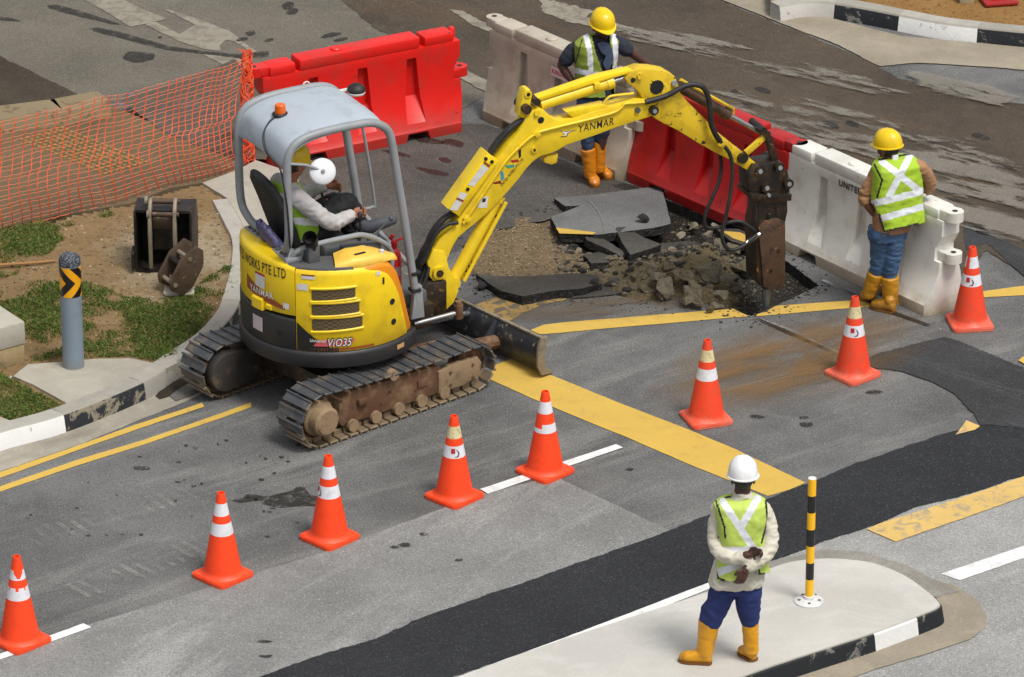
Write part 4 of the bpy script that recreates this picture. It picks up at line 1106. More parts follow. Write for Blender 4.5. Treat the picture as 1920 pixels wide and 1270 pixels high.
m_dslab = asphalt('dark_slab_asphalt', A(82, 79, 73), .3, .35, .5, bump=.7)
slab_thing('asphalt_slab', 'long dark sheet of asphalt left of the hole with a thick black broken front edge', [(892, 512), (930, 518), (1000, 520), (1080, 512), (1120, 516), (1128, 532), (1090, 541), (1040, 545), (980, 556), (940, 546), (912, 528)], [.05, .05, .04, .05, .06, .07, .08, .08, .09, .08, .06], .085, mt=m_dslab)
slab_thing('asphalt_slab', 'squarish broken asphalt piece tipped on edge below the large lifted sheet', [(1156, 428), (1172, 424), (1205, 444), (1240, 458), (1236, 462), (1182, 478), (1165, 454)], [.14, .14, .12, .10, .10, .15, .15], .07, mt=m_dslab)
slab_thing('asphalt_slab', 'narrow broken asphalt strip leaning beside the squarish piece', [(1094, 440), (1108, 436), (1140, 452), (1172, 474), (1166, 482), (1130, 462), (1100, 450)], [.12, .12, .11, .09, .10, .12, .13], .07, mt=m_dslab)
slab_thing('asphalt_slab', 'small wedge of broken asphalt left of the clay heap', [(1094, 478), (1130, 470), (1148, 480), (1142, 492), (1108, 494)], [.06, .06, .06, .08, .08], .06, mt=m_dslab)
slab_thing('asphalt_slab', 'flat dark asphalt plate lying in the hole in front of the red barrier', [(1238, 458), (1290, 450), (1338, 460), (1330, 486), (1290, 492), (1240, 488)], [.0, .0, -.02, -.01, .02, .03], .05, mt=m_dslab)
ys, (ga2, gb2, c2_) = slab_thing('asphalt_slab', 'broken slab with a yellow painted edge lying behind the breaker hoses', [(1340, 428), (1385, 430), (1418, 444), (1405, 462), (1370, 452)], [.03, .03, .05, .06, .05], .06, mt=m_dslab)
lp = [PL(x, y, c2_, Vector((-ga2, -gb2, 1))) for x, y in [(1352, 434), (1388, 437), (1414, 450), (1404, 458), (1374, 448)]]
bm = BM(); newface(bm, [bm.verts.new(p - c2_ + Vector((0, 0, .006))) for p in lp]); obj('yellow_paint', bm, m_yel, ys, smooth=False)
slab_thing('asphalt_slab', 'thin dark sheet of asphalt right of the long black edged sheet', [(1100, 535), (1130, 520), (1190, 524), (1226, 534), (1150, 552), (1110, 556), (1070, 560)], [.02, .02, .02, .015, .015, .015, .012], .02, mt=m_dslab)
m_clay = mat('brown_clay', A(94, 84, 62), .95, var=.25, vs_=9, dirt=A(62, 54, 40), damt=.75, dscale=16, bump=.8, bscale=50, spots=A(146, 134, 106), sthr=.66, sscale=30, rnd=True, alt=A(112, 104, 88))
m_lump = mat('black_asphalt_lump', A(38, 36, 34), .85, var=.4, vs_=12, bump=.8, bscale=60, spots=A(92, 88, 80), sthr=.68, sscale=50, rnd=True)
m_grey = mat('grey_rubble', A(140, 130, 112), .9, var=.2, vs_=9, dirt=A(92, 80, 60), damt=.6, dscale=14, bump=.5, rnd=True)
def rock(name, label, cat, px, py, z, r, m, group=None, sq=.72, seed=0):
    p = G(px, py, z)
    rs = random.Random(seed * 13 + 5)
    bm = BM(); pts = []
    for k in range(15):      # an angular broken lump: hull of scattered points, edges then roughened
        d = Vector((rs.gauss(0, 1), rs.gauss(0, 1), rs.gauss(0, 1))).normalized() * rs.uniform(.72, 1.12)
        pts.append(bm.verts.new(d))
    res = bmesh.ops.convex_hull(bm, input=bm.verts)
    bmesh.ops.delete(bm, geom=list({e for e in list(res['geom_unused']) + list(res['geom_interior']) if isinstance(e, bmesh.types.BMVert)}), context='VERTS')
    bmesh.ops.triangulate(bm, faces=bm.faces)
    bmesh.ops.subdivide_edges(bm, edges=bm.edges, cuts=4, use_grid_fill=True)
    for v in bm.verts:
        q = v.co * 3.0 + Vector((seed, 3, 1)); v.co *= 1 + .10 * noise.noise(q) + .05 * noise.noise(q * 3)
        v.co = Vector((v.co.x * r * 1.08, v.co.y * r * .9, v.co.z * r * sq))
    o = obj(name, bm, m, ang=24); o.location = p; o.rotation_euler = (0, 0, seed * 1.7)
    return tag(o, label, cat, group)
clay_l = 'brown lump of dug clay in the heap beside the breaker'
k = 0
for (x, y, z, r) in [(1215, 505, .12, .10), (1250, 540, .12, .12), (1300, 548, .12, .12), (1330, 510, .15, .145), (1290, 520, .16, .09), (1235, 520, .15, .075), (1370, 470, .04, .10), (1345, 455, .0, .085), (1390, 500, .10, .11), (1350, 555, .10, .085), (1345, 572, .04, .06), (1382, 540, .05, .07), (1275, 480, .10, .08), (1190, 520, .08, .06), (1310, 570, .06, .05), (1225, 485, .08, .06), (1365, 525, .14, .09), (1255, 500, .16, .08), (1330, 580, .04, .05), (1205, 540, .06, .06), (1185, 540, .03, .045), (1290, 562, .08, .07), (1240, 556, .06, .055), (1300, 535, .17, .075), (1265, 515, .18, .06), (1315, 490, .12, .07), (1355, 490, .1, .06), (1180, 505, .05, .06)]:
    k += 1; rock('clay_lump', clay_l, 'clay lump', x, y, z, r, m_clay, 'lumps of clay in the heap', seed=k)
for (x, y, z, r, lb) in [(1205, 410, .15, .062, 'black lump of asphalt lying on the large lifted sheet'), (900, 536, .03, .07, 'black lump of asphalt beside the foot of the boom'), (1300, 500, .06, .08, 'black lump half buried in the middle of the clay heap'), (1298, 473, .04, .07, 'black lump of asphalt on the flat plate in the hole'), (1118, 528, .09, .05, 'dark lump on the right end of the long black edged sheet')]:
    k += 1; rock('asphalt_lump', lb, 'asphalt lump', x, y, z, r, m_lump, seed=k)
gl = 'grey brown broken stone scattered between the asphalt pieces'
for (x, y, z, r) in [(1160, 492, .03, .05), (1190, 490, .03, .045), (1232, 484, .06, .05), (1175, 505, .02, .035), (1150, 512, .02, .03), (1120, 492, .03, .045), (1085, 470, .03, .04), (1085, 488, .02, .035), (1262, 470, .03, .05), (1205, 478, .06, .04), (1068, 455, .02, .04), (1330, 440, .0, .06), (1275, 440, .03, .05), (1300, 425, -.05, .06), (1340, 425, -.05, .05), (1385, 462, .0, .05)]:
    k += 1; rock('broken_stone', gl, 'stone', x, y, z, r, m_grey, 'broken stones among the asphalt', seed=k)
pd = [q for q in pit_w]
def in_pit():
    while True:
        px, py = random.uniform(1040, 1430), random.gauss(490, 34)
        p = G(px, py).to_2d()
        if inside(p, pit_w): return p
def pz(p):
    u, v = project(Vector((p.x, p.y, 0))); return pit_h(p, u, v)
crumbs('loose_rubble', m_clay, 520, in_pit, pz, .01, .045)
crumbs('loose_asphalt_rubble', m_lump, 420, in_pit, pz, .01, .05)
crumbs('gravel', mat('gravel_stone', A(160, 140, 110), .9, var=.4, vs_=30), 900, lambda: next(q for q in iter(lambda: G(random.uniform(880, 1120), random.uniform(402, 520)).to_2d(), None) if inside(q, pit_w)), pz, .005, .014)
# red rubber foot lying at the far right edge
fo = G(1872, 5, .16)
t = thing('barrier_foot', 'flat red rubber foot lying on the bare soil at the top right', 'rubber foot', (fo.x, fo.y, .16), radians(12))
bm = BM(); add_box(bm, (0, 0, .025), (.34, .26, .045), bev=.02); obj('plate', bm, m_red2, t)
bm = BM(); add_box(bm, (0, .02, .07), (.16, .12, .06), bev=.02); obj('socket', bm, m_red2, t)
fo = G(1812, 2, .16)
t = thing('concrete_stub', 'short pale concrete stub on the bare soil at the top right', 'concrete stub', (fo.x, fo.y, .15))
bm = BM(); add_box(bm, (0, 0, .1), (.14, .14, .2), bev=.012); obj('stub', bm, mat('stub_concrete', A(186, 170, 140), .9, var=.15), t)

# ------------------------------------------------------------------ mini excavator with a hydraulic breaker
TR = Frame((-1.42, -1.03, 0), radians(41))        # undercarriage
UP = Frame((-1.48, -1.0, 0), radians(28))         # slewing upper part
BF = Frame((-.606, -.491, 0), radians(22.6))      # boom plane
EX = thing('mini_excavator', 'yellow mini excavator on steel tracks with a grey canopy, breaking the road', 'excavator', (TR.o.x, TR.o.y, 0))
m_ey = mat('excavator_yellow', A(244, 208, 24, 1.15), .36, var=.06, vs_=3, dirt=A(190, 150, 36), damt=.45, dscale=4, spots=A(110, 80, 36), sthr=.735, sscale=24, low=(.62, .86, A(176, 128, 40), .45))
m_by = mat('worn_boom_yellow', A(240, 206, 34, 1.2), .42, var=.07, vs_=4, dirt=A(176, 138, 40), damt=.4, dscale=4, spots=A(70, 50, 24), sthr=.70, sscale=26)
m_ay = mat('chipped_arm_yellow', A(226, 190, 36, 1.2), .48, var=.1, vs_=5, dirt=A(128, 92, 30), damt=.7, dscale=5, spots=A(58, 42, 24), sthr=.62, sscale=22)
m_capy = mat('faded_hood_yellow', A(240, 196, 78, 1.2), .45, var=.08, dirt=A(206, 160, 60), damt=.4)
m_amber = mat('amber_hood_front', A(232, 142, 20, 1.2), .35, var=.08)
m_eblk = mat('black_counterweight', A(42, 42, 44), .45, var=.15, vs_=3, dirt=A(76, 70, 62), damt=.35, dscale=4, spots=A(96, 90, 80), sthr=.74, sscale=24)
m_gry = mat('grey_canopy_paint', A(150, 154, 158), .5, var=.07, vs_=3, dirt=A(118, 116, 110), damt=.35, dscale=6, spots=A(70, 66, 60), sthr=.745, sscale=26)
m_roof = mat('pale_grey_roof', A(176, 186, 196, 1.25), .5, var=.05, vs_=2, dirt=A(140, 144, 148), damt=.45, dscale=5, spots=A(84, 84, 84), sthr=.745, sscale=22)
m_dgry = mat('dark_grey_plastic', A(84, 86, 88), .6, var=.12, dirt=A(120, 112, 98), damt=.35)
m_rub = mat('black_rubber', A(26, 26, 27), .6, var=.25, dirt=A(70, 64, 56), damt=.35, dscale=12)
m_track = mat('track_shoe_steel', A(82, 85, 90), .5, .25, var=.22, vs_=8, dirt=A(136, 118, 94), damt=.75, dscale=8, spots=A(160, 146, 120), sthr=.66, sscale=30, low=(.02, .30, A(150, 128, 98), .75))
m_mudst = mat('muddy_frame_steel', A(102, 70, 46), .7, .1, var=.22, vs_=5, dirt=A(158, 132, 100), damt=.55, dscale=5, spots=A(52, 38, 28), sthr=.64, sscale=14, bump=.15)
m_mudlt = mat('mud_coated_steel', A(150, 126, 96), .85, var=.2, vs_=7, dirt=A(92, 68, 48), damt=.7, dscale=10, bump=.3)
m_blade = mat('blade_steel', A(64, 68, 76), .5, .3, var=.3, vs_=4, dirt=A(122, 116, 106), damt=.6, dscale=7, spots=A(190, 184, 172), sthr=.64, sscale=14, low=(0, .08, A(140, 124, 100), .4))
m_cover = mat('dusty_black_cover', A(62, 58, 54), .6, .1, var=.2, dirt=A(140, 118, 90), damt=.7, dscale=6)
m_grease = mat('greasy_black_steel', A(40, 34, 28), .45, .2, var=.35, dirt=A(104, 72, 40), damt=.6, dscale=9, spots=A(150, 116, 52), sthr=.66, sscale=22)
m_rustbr = mat('rusty_breaker_steel', A(92, 68, 48), .55, .2, var=.35, vs_=5, dirt=A(40, 34, 28), damt=1.0, dscale=7, spots=A(186, 122, 52), sthr=.64, sscale=16)
m_sticker = mat('white_sticker', A(226, 224, 220), .45, var=.05, dirt=A(180, 176, 168), damt=.4, dscale=20)
m_gap = mat('grille_gap', A(24, 22, 20), .9)
def ex(name, bm, m, fr=TR, parent=None, **k):
    return obj(name, bm, m, parent or EX, frame=fr, **k) if parent is None else obj(name, bm, m, parent, **k)

# --- undercarriage
XR, XF, RR_, RF_ = -.79, .82, .215, .185
def loop_pts(step):
    """points and headings round the track loop (side view, x forward, z up); contact line at z = .03"""
    zr, zf = RR_ + .03, RF_ + .03
    P = []
    a = math.asin((RR_ - RF_) / (XF - XR)); 
    P += [(XR + (XF - XR) * t / 40, .03) for t in range(41)]
    P += [(XF + RF_ * cos(q), zf + RF_ * sin(q)) for q in [-pi / 2 + pi * k / 24 for k in range(1, 25)]]
    P += [(XF + (XR - XF) * t / 40, (zf + RF_) + ((zr + RR_) - (zf + RF_)) * t / 40 - .018 * sin(pi * t / 40) * (1 if t % 40 else 0)) for t in range(1, 41)]
    P += [(XR + RR_ * cos(q), zr + RR_ * sin(q)) for q in [pi / 2 + pi * k / 28 for k in range(1, 28)]]
    L = [0.0]
    for i in range(len(P)): L.append(L[-1] + math.dist(P[i], P[(i + 1) % len(P)]))
    n = round(L[-1] / step); out = []
    for k in range(n):
        d = L[-1] * k / n; i = max(j for j in range(len(P)) if L[j] <= d); f = (d - L[i]) / max(1e-9, L[i + 1] - L[i]); a, b = P[i], P[(i + 1) % len(P)]
        out.append((a[0] + (b[0] - a[0]) * f, a[1] + (b[1] - a[1]) * f, atan2(b[1] - a[1], b[0] - a[0])))
    return out
SH = loop_pts(.103)
def track_chain(yc):
    bm = BM()
    for x, z, a in SH:
        R_ = Matrix.Rotation(-a, 3, 'Y')
        nx, nz = sin(a), -cos(a)
        add_box(bm, (x + nx * .006, yc, z + nz * .006), (.086, .31, .018), R_, .005, 1)
        add_box(bm, (x - cos(a) * .036 + nx * .018, yc, z - sin(a) * .036 + nz * .018), (.013, .31, .020), R_)
        for s in (-.055, .055):
            add_box(bm, (x - nx * .022, yc + s, z - nz * .022), (.085, .03, .045), R_, .006, 1)
    return bm
def wheel(bm, x, y0, y1, z, r, n=28): add_cyl(bm, (x, y0, z), (x, y1, z), r, n)
for s in (-1, 1):
    yc = s * .635
    T_ = ex('track', track_chain(yc), m_track)
    yo, yi = yc + s * .10, yc - s * .10
    bm = BM()
    add_prism(bm, [(-.56, .10), (-.60, .16), (-.58, .34), (-.48, .385), (.40, .345), (.46, .33), (.50, .30), (.50, .09)], yc - .10, yc + .10, .012)
    fr_ = ex('track_frame', bm, m_mudst)
    bm = BM(); add_prism(bm, [(.44, .10), (.44, .29), (.60, .315), (.86, .30), (.90, .24), (.88, .13), (.70, .09)], yo - s * .03, yo + s * .02, .01)
    obj('idler_guard', bm, m_mudlt, fr_)
    for k, xx in enumerate((.56, .8)):
        for zz in (.14, .25):
            b2 = BM(); wheel(b2, xx, yo + s * .015, yo + s * .03, zz, .012, 8); obj('bolt', b2, m_mudst, fr_)
    bm = BM(); wheel(bm, XF, yc - .05, yc + .05, RF_ + .03, RF_ - .035); iw = obj('idler_wheel', bm, m_mudst, fr_)
    bm = BM(); add_lathe(bm, [(.06, 0), (.06, .03), (.15, .01), (.152, .0)], 28); bmesh.ops.rotate(bm, verts=bm.verts, matrix=Matrix.Rotation(-s * pi / 2 * -1, 3, 'X'))
    bm.free()
    bm = BM(); wheel(bm, XR, yc - .04, yc + .04, RR_ + .03, RR_ - .04, 18); sp_ = ex('sprocket', bm, m_mudst)
    b2 = BM()
    for k in range(18):
        a = 2 * pi * k / 18; add_box(b2, (XR + (RR_ - .035) * cos(a), yc, RR_ + .03 + (RR_ - .035) * sin(a)), (.03, .04, .03), Matrix.Rotation(-a, 3, 'Y'))
    obj('sprocket_teeth', b2, m_mudst, sp_)
    if s < 0:
        bm = BM(); prof = [(.150, -.02), (.150, .03), (.128, .05), (.122, .13), (.10, .15)]
        add_lathe(bm, prof, 28); bmesh.ops.rotate(bm, verts=bm.verts, matrix=Matrix.Rotation(pi / 2, 3, 'X')); shift(bm, (XR, yc - .06, RR_ + .03)); obj('final_drive', bm, m_mudlt, sp_)
    else:   # rounded cover seen on the inner side of the far track
        bm = BM(); add_prism(bm, [(XR + .17 * cos(q), RR_ + .03 + .17 * sin(q)) for q in [pi / 2 + pi * k / 14 for k in range(15)]] + [(XR + .34, .10), (XR + .36, .36)], yc - .20, yc - .10, .015); obj('final_drive', bm, m_cover, sp_)
    for k in range(5):
        x = -.46 + .24 * k
        b2 = BM(); wheel(b2, x, yo - s * .02, yo + s * .028, .088, .052, 18); rl = obj('track_roller', b2, m_mudlt, fr_)
    b2 = BM(); wheel(b2, -.05, yc - .09, yo + s * .05, .415, .045, 16); obj('carrier_roller', b2, m_mudlt, fr_)
    b2 = BM(); add_box(b2, (-.36, yo + s * .012, .27), (.10, .05, .06), bev=.015); obj('step', b2, m_mudst, fr_)
    b2 = BM(); add_box(b2, (.28, yo + s * .004, .24), (.11, .02, .07), bev=.004); obj('cover_plate', b2, m_mudst, fr_)
bm = BM(); add_box(bm, (-.05, 0, .32), (.9, .98, .16), bev=.03); ex('car_body', bm, m_grease)
bm = BM(); add_lathe(bm, [(.40, .38), (.40, .46), (.36, .47), (.36, .54)], 36); ex('slewing_ring', bm, m_grease)
# --- dozer blade
bm = BM(); YB = .92
prof = [(1.48, .02), (1.425, .06), (1.385, .14), (1.38, .22), (1.40, .31), (1.425, .355), (1.447, .35), (1.42, .30), (1.405, .22), (1.41, .14), (1.45, .06), (1.51, .02)]
add_prism(bm, prof, -YB, YB)
bl = ex('dozer_blade', bm, m_blade, ang=50)
for s in (-1, 1):
    bm = BM(); add_prism(bm, [(1.40, .03), (1.355, .12), (1.35, .22), (1.365, .32), (1.40, .37), (1.455, .37), (1.465, .33), (1.43, .22), (1.445, .1), (1.53, .02)], s * YB - .012, s * YB + .012, .004); obj('blade_end_plate', bm, m_pale_steel, bl)
bm = BM(); add_box(bm, (1.425, 0, .352), (.03, 2 * YB, .02), bev=.005); obj('top_rail', bm, m_pale_steel, bl)
bm = BM(); add_box(bm, (1.495, 0, .022), (.05, 2 * YB, .02), bev=.004); obj('cutting_edge', bm, m_pale_steel, bl)
for y in (-.34, .34):
    bm = BM(); add_prism(bm, [(1.42, .06), (1.41, .335), (1.28, .20), (1.26, .10)], y - .012, y + .012, .003); obj('blade_rib', bm, m_blade, bl)
for s in (-1, 1):
    bm = BM(); add_tube(bm, [(.45, s * .30, .30), (.8, s * .32, .26), (1.15, s * .36, .18), (1.40, s * .37, .15)], .06, 10); ex('blade_arm', bm, m_mudst)
bm = BM(); add_cyl(bm, (.4, 0, .36), (.95, 0, .34), .05, 14); c_ = ex('blade_cylinder', bm, m_mudst); b2 = BM(); add_cyl(b2, (.95, 0, .34), (1.40, 0, .28), .027, 12); obj('rod', b2, m_chrome, c_)

# --- upper body: panels that follow the round plan
RB = .72
def cyl_panel(bm, a0, a1, zb, zt, r=RB, th=.3, n=40, rd=.03):
    zb_ = zb if callable(zb) else (lambda a: zb); zt_ = zt if callable(zt) else (lambda a: zt)
    rows = []
    for k in range(n + 1):
        a = radians(a0 + (a1 - a0) * k / n); d = a0 + (a1 - a0) * k / n; b, t = zb_(d), zt_(d)
        pr = [(r - th, b), (r - .004, b), (r, b + .006), (r, t - rd), (r - rd * .12, t - rd * .55), (r - rd * .5, t - rd * .12), (r - rd, t), (r - th, t)]
        rows.append([bm.verts.new((q * cos(a), q * sin(a), z)) for q, z in pr])
    for r0, r1 in zip(rows, rows[1:]):
        for i in range(8): newface(bm, [r0[i], r0[(i + 1) % 8], r1[(i + 1) % 8], r1[i]])
    newface(bm, rows[0]); newface(bm, rows[-1])
    bmesh.ops.recalc_face_normals(bm, faces=bm.faces)
    return bm
def lerpf(tab):
    def f(a):
        if a <= tab[0][0]: return tab[0][1]
        for (x0, y0), (x1, y1) in zip(tab, tab[1:]):
            if a <= x1: return y0 + (y1 - y0) * (a - x0) / (x1 - x0)
        return tab[-1][1]
    return f
def cwrap(r, a0, z0): return lambda x, y, z: Vector(((r + z) * cos(radians(a0) + x / r), (r + z) * sin(radians(a0) + x / r), z0 + y))
bm = cyl_panel(BM(), -215, -46, .52, .655, RB + .022, .2, 64, .03); sk = ex('lower_skirt', bm, m_eblk, UP)
bm = cyl_panel(BM(), -215, -138.8, .655, lerpf([(-215, .95), (-139, .92)]), RB + .01, .25, 40, .02); cw = ex('counterweight', bm, m_eblk, UP)
ez = lerpf([(-215, 1.40), (-180, 1.415), (-160, 1.40), (-139, 1.365)])
bm = cyl_panel(BM(), -215, -138.8, .95, ez, RB + .004, .2, 40, .03); rc = ex('rear_cover', bm, m_ey, UP)
hz_ = lerpf([(-138, 1.365), (-105, 1.365), (-92, 1.355), (-82, 1.325), (-75, 1.27), (-70, 1.19), (-65, 1.06), (-61, .90), (-57, .74)])
bm = cyl_panel(BM(), -138.2, -57, .655, hz_, RB, .28, 60, .05); hd = ex('engine_hood', bm, m_ey, UP)
oz_ = lerpf([(-96, 1.36), (-80, 1.365), (-72, 1.335), (-66, 1.25), (-60, 1.07), (-55, .88), (-50, .74)])
bm = cyl_panel(BM(), -96, -50, .66, oz_, RB - .012, .26, 40, .04); ex('hood_front', bm, m_amber, UP)
bm = BM(); add_lathe(bm, [(.66, .54), (.66, .66)], 48); ex('floor_frame', bm, m_grease, UP)
# hood lid on top
bm = cyl_panel(BM(), -112, -64, 1.345, lerpf([(-112, 1.40), (-100, 1.435), (-80, 1.43), (-64, 1.375)]), RB - .03, .24, 30, .05); lid = ex('hood_lid', bm, m_capy, UP, ang=60)
b2 = BM(); add_box(b2, (-.02, -.60, 1.437), (.10, .022, .006), Matrix.Rotation(radians(5), 3, 'Z')); obj('lid_slot', b2, m_gap, lid)
b2 = BM(); add_lathe(b2, [(.02, 1.41), (.02, 1.434), (.012, 1.438)], 14, (.17, -.61, 0)); obj('lid_knob', b2, m_sticker, lid)
# grilles
n = NT('grille_mesh'); wv = n.new('ShaderNodeTexChecker'); wv.inputs['Scale'].default_value = 60; wv.inputs['Color1'].default_value = (*A(120, 104, 66), 1); wv.inputs['Color2'].default_value = (*A(44, 38, 28), 1); n.link(n.coord(), wv.inputs[0])
m_grl = n.fin(n.mix(n.noise(9, 4), wv.outputs[0], A(92, 74, 46)), .7)
def grille(a0, a1, z0l, z0r, z1l, z1r):
    bm = BM(); nx = 24; V = []
    for k in range(nx + 1):
        f = k / nx; e = min(1, f / .06, (1 - f) / .08); e = sqrt(max(0, 1 - (1 - e) ** 2)); a = radians(a0 + (a1 - a0) * f)
        lo, hi = z0l + (z0r - z0l) * f, z1l + (z1r - z1l) * f; c = (lo + hi) / 2; h = (hi - lo) / 2 * (.7 + .3 * e)
        V.append([bm.verts.new(((RB + .004) * cos(a), (RB + .004) * sin(a), z)) for z in (c - h, c + h)])
    for p, q in zip(V, V[1:]): bm.faces.new([p[0], q[0], q[1], p[1]])
    g = obj('grille', bm, m_grl, hd, smooth=False)
    for lo in (0, 1):
        b2 = BM(); pts = []
        for k in range(nx + 1):
            f = k / nx; a = radians(a0 - .8 + (a1 - a0 + 1.6) * f); z = ((z0l + (z0r - z0l) * f) - .008) if lo else ((z1l + (z1r - z1l) * f) + .008)
            pts.append(((RB + .004) * cos(a), (RB + .004) * sin(a), z))
        add_tube(b2, pts, .011, 6); obj('grille_rib', b2, m_ey, g)
grille(-127.5, -99.5, 1.098, 1.118, 1.196, 1.206)
grille(-127.6, -97, .968, .985, 1.072, 1.080)
grille(-127.6, -95, .835, .855, .945, .950)
for a, z in ((-72, 1.0), (-71, .82)):
    b2 = BM(); add_lathe(b2, [(.026, -.01), (.026, .004), (.018, .005), (.016, -.0)], 16); bmesh.ops.rotate(b2, verts=b2.verts, matrix=Matrix.Rotation(pi / 2, 3, 'Y')); bmesh.ops.rotate(b2, verts=b2.verts, matrix=Matrix.Rotation(radians(a), 3, 'Z')); shift(b2, ((RB + .001) * cos(radians(a)), (RB + .001) * sin(radians(a)), z)); obj('hood_latch', b2, m_gap, hd)
b2 = remap(rect_mesh(.018, .06, 2, 1), cwrap(RB + .004, -80, 1.18)); obj('lock_slot', b2, m_gap, hd, smooth=False)
# markings on the panels
def on(parent, name, bm, m): return obj(name, bm, m, parent, smooth=False)
WT = A(236, 236, 232)
m_wlet = mat('white_lettering', WT, .5); m_blet = m_ink; m_pnk = mat('pink_swoosh', A(214, 96, 96), .5); m_bband = mat('dark_decal', A(34, 32, 32), .4); m_obr = mat('rust_orange_decal', A(150, 74, 36), .45)
cap_h = .088
on(rc, 'lettering', remap(text_mesh('UNITED WORKS PTE LTD', cap_h, .76, .012), lambda x, y, z: cwrap(RB + .009, -204.3, 1.262 - .000 * x)(x, y, z)), m_blet)
on(rc, 'decal_band', remap(rect_mesh(.46, .12, 20, 2), lambda x, y, z: cwrap(RB + .008, -182, .985 + .06 * (1 - x / .46) * 1.1)(x, y * (1 - .75 * x / .46), z)), m_obr)
on(rc, 'lettering', remap(text_mesh('YANMAR', .056, .29, .012, depth=.003), lambda x, y, z: cwrap(RB + .009, -177, 1.055)(x, y, z)), m_wlet)
on(rc, 'warning_sticker', remap(rect_mesh(.12, .12, 6, 1), cwrap(RB + .008, -171, 1.12)), m_sticker)
on(rc, 'sticker_stripe', remap(rect_mesh(.12, .02, 6, 1), cwrap(RB + .0095, -171, 1.226)), m_pink)
on(rc, 'warning_sticker', remap(rect_mesh(.055, .05, 3, 1), cwrap(RB + .008, -147, 1.0)), m_sticker)
b2 = cyl_panel(BM(), -173, -163, .93, 1.03, RB + .03, .05, 8, .015); on(rc, 'handle', b2, m_ey)
b2 = cyl_panel(BM(), -160, -156, .955, 1.0, RB + .02, .04, 6, .01); on(rc, 'lock', b2, m_ey)
on(cw, 'warning_sticker', remap(rect_mesh(.13, .125, 8, 1), cwrap(RB + .014, -174, .735)), mat('pale_pink_label', A(214, 200, 204), .5, dirt=A(190, 150, 160), damt=.6, dscale=50))
b2 = BM(); add_lathe(b2, [(.022, -.01), (.022, .006)], 14); bmesh.ops.rotate(b2, verts=b2.verts, matrix=Matrix.Rotation(pi / 2, 3, 'Y')); bmesh.ops.rotate(b2, verts=b2.verts, matrix=Matrix.Rotation(radians(-150), 3, 'Z')); shift(b2, ((RB + .01) * cos(radians(-150)), (RB + .01) * sin(radians(-150)), .78)); on(cw, 'tow_hole', b2, m_gap)
# hood markings
tri = BM(); N_ = 16
V = [[tri.verts.new(cwrap(RB + .004, -137.6, .66)(.34 * i / N_, y, 0)) for y in (0, max(.03, .24 * (1 - i / N_) ** 1.3))] for i in range(N_ + 1)]
for p, q in zip(V, V[1:]): newface(tri, [p[0], q[0], q[1], p[1]])
on(hd, 'decal_band', tri, m_bband)
on(hd, 'decal_swoosh', remap(rect_mesh(.30, .055, 16, 1), lambda x, y, z: cwrap(RB + .006, -127, .705)(x + y * .8, y, z)), m_pnk)
on(hd, 'lettering', remap(text_mesh('ViO35', .082, .205, .05, .25, .002), cwrap(RB + .008, -118, .70)), m_blet)
on(hd, 'lettering', remap(text_mesh('ViO35', .068, .190, .006, .25, .006), cwrap(RB + .008, -117.4, .707)), m_wlet)
on(hd, 'lettering', remap(text_mesh('Universal', .026, .13, .02, .2, .003), cwrap(RB + .008, -129, .742)), m_wlet)
on(hd, 'decal_line', remap(rect_mesh(.52, .018, 20, 1), cwrap(RB + .004, -128, .668)), m_obr)
on(hd, 'warning_sticker', remap(rect_mesh(.11, .04, 6, 1), cwrap(RB + .004, -134, 1.285)), m_sticker)
on(hd, 'warning_sticker', remap(rect_mesh(.09, .055, 6, 1), cwrap(RB + .004, -137, 1.185)), m_sticker)
on(hd, 'sticker_stripe', remap(rect_mesh(.11, .012, 6, 1), cwrap(RB + .0055, -134, 1.314)), m_obr)
on(hd, 'oil_sticker', remap(rect_mesh(.04, .035, 3, 1), cwrap(RB + .004, -85, 1.27)), m_sticker)
on(sk, 'warning_sticker', remap(rect_mesh(.085, .04, 6, 1), cwrap(RB + .027, -70, .575)), mat('orange_label', A(206, 160, 110), .5))
# deck behind the seat, floor, seat box, consoles
deck = [(.70 * cos(radians(a)), .70 * sin(radians(a))) for a in range(140, 266, 6)] + [(-.05, -.45), (-.30, -.34), (-.30, .40)]
bm = BM(); add_prism(bm, deck, 1.20, 1.375, .01, axes='xy'); ex('rear_deck', bm, m_dgry, UP)
bm = BM(); add_box(bm, (.20, .10, .80), (1.0, .95, .16), bev=.02); fl = ex('floor', bm, m_dgry, UP)
b2 = BM(); add_box(b2, (.58, -.22, .72), (.30, .42, .12), bev=.01); obj('front_step', b2, m_grease, fl)
bm = BM(); add_box(bm, (-.16, .08, 1.06), (.50, .66, .46), bev=.03); ex('seat_box', bm, m_rub, UP)
for y in (-.26, .44):
    bm = BM(); add_box(bm, (.02, y, 1.32), (.46, .14, .16), Matrix.Rotation(radians(6), 3, 'Y'), .03); cs = ex('control_console', bm, m_dgry, UP)
    b2 = BM(); add_tube(b2, [(.14, y, 1.36), (.16, y, 1.48), (.15, y, 1.58)], .012, 8); obj('joystick', b2, m_rub, cs)
    b2 = BM(); add_ell(b2, (.15, y, 1.60), (.026, .024, .04)); obj('joystick_grip', b2, m_rub, cs)
for y in (.12, .2):
    b2 = BM(); add_tube(b2, [(.50, y, .88), (.52, y, 1.05), (.50, y, 1.22)], .011, 8); ex('travel_lever', b2, m_dgry, UP)
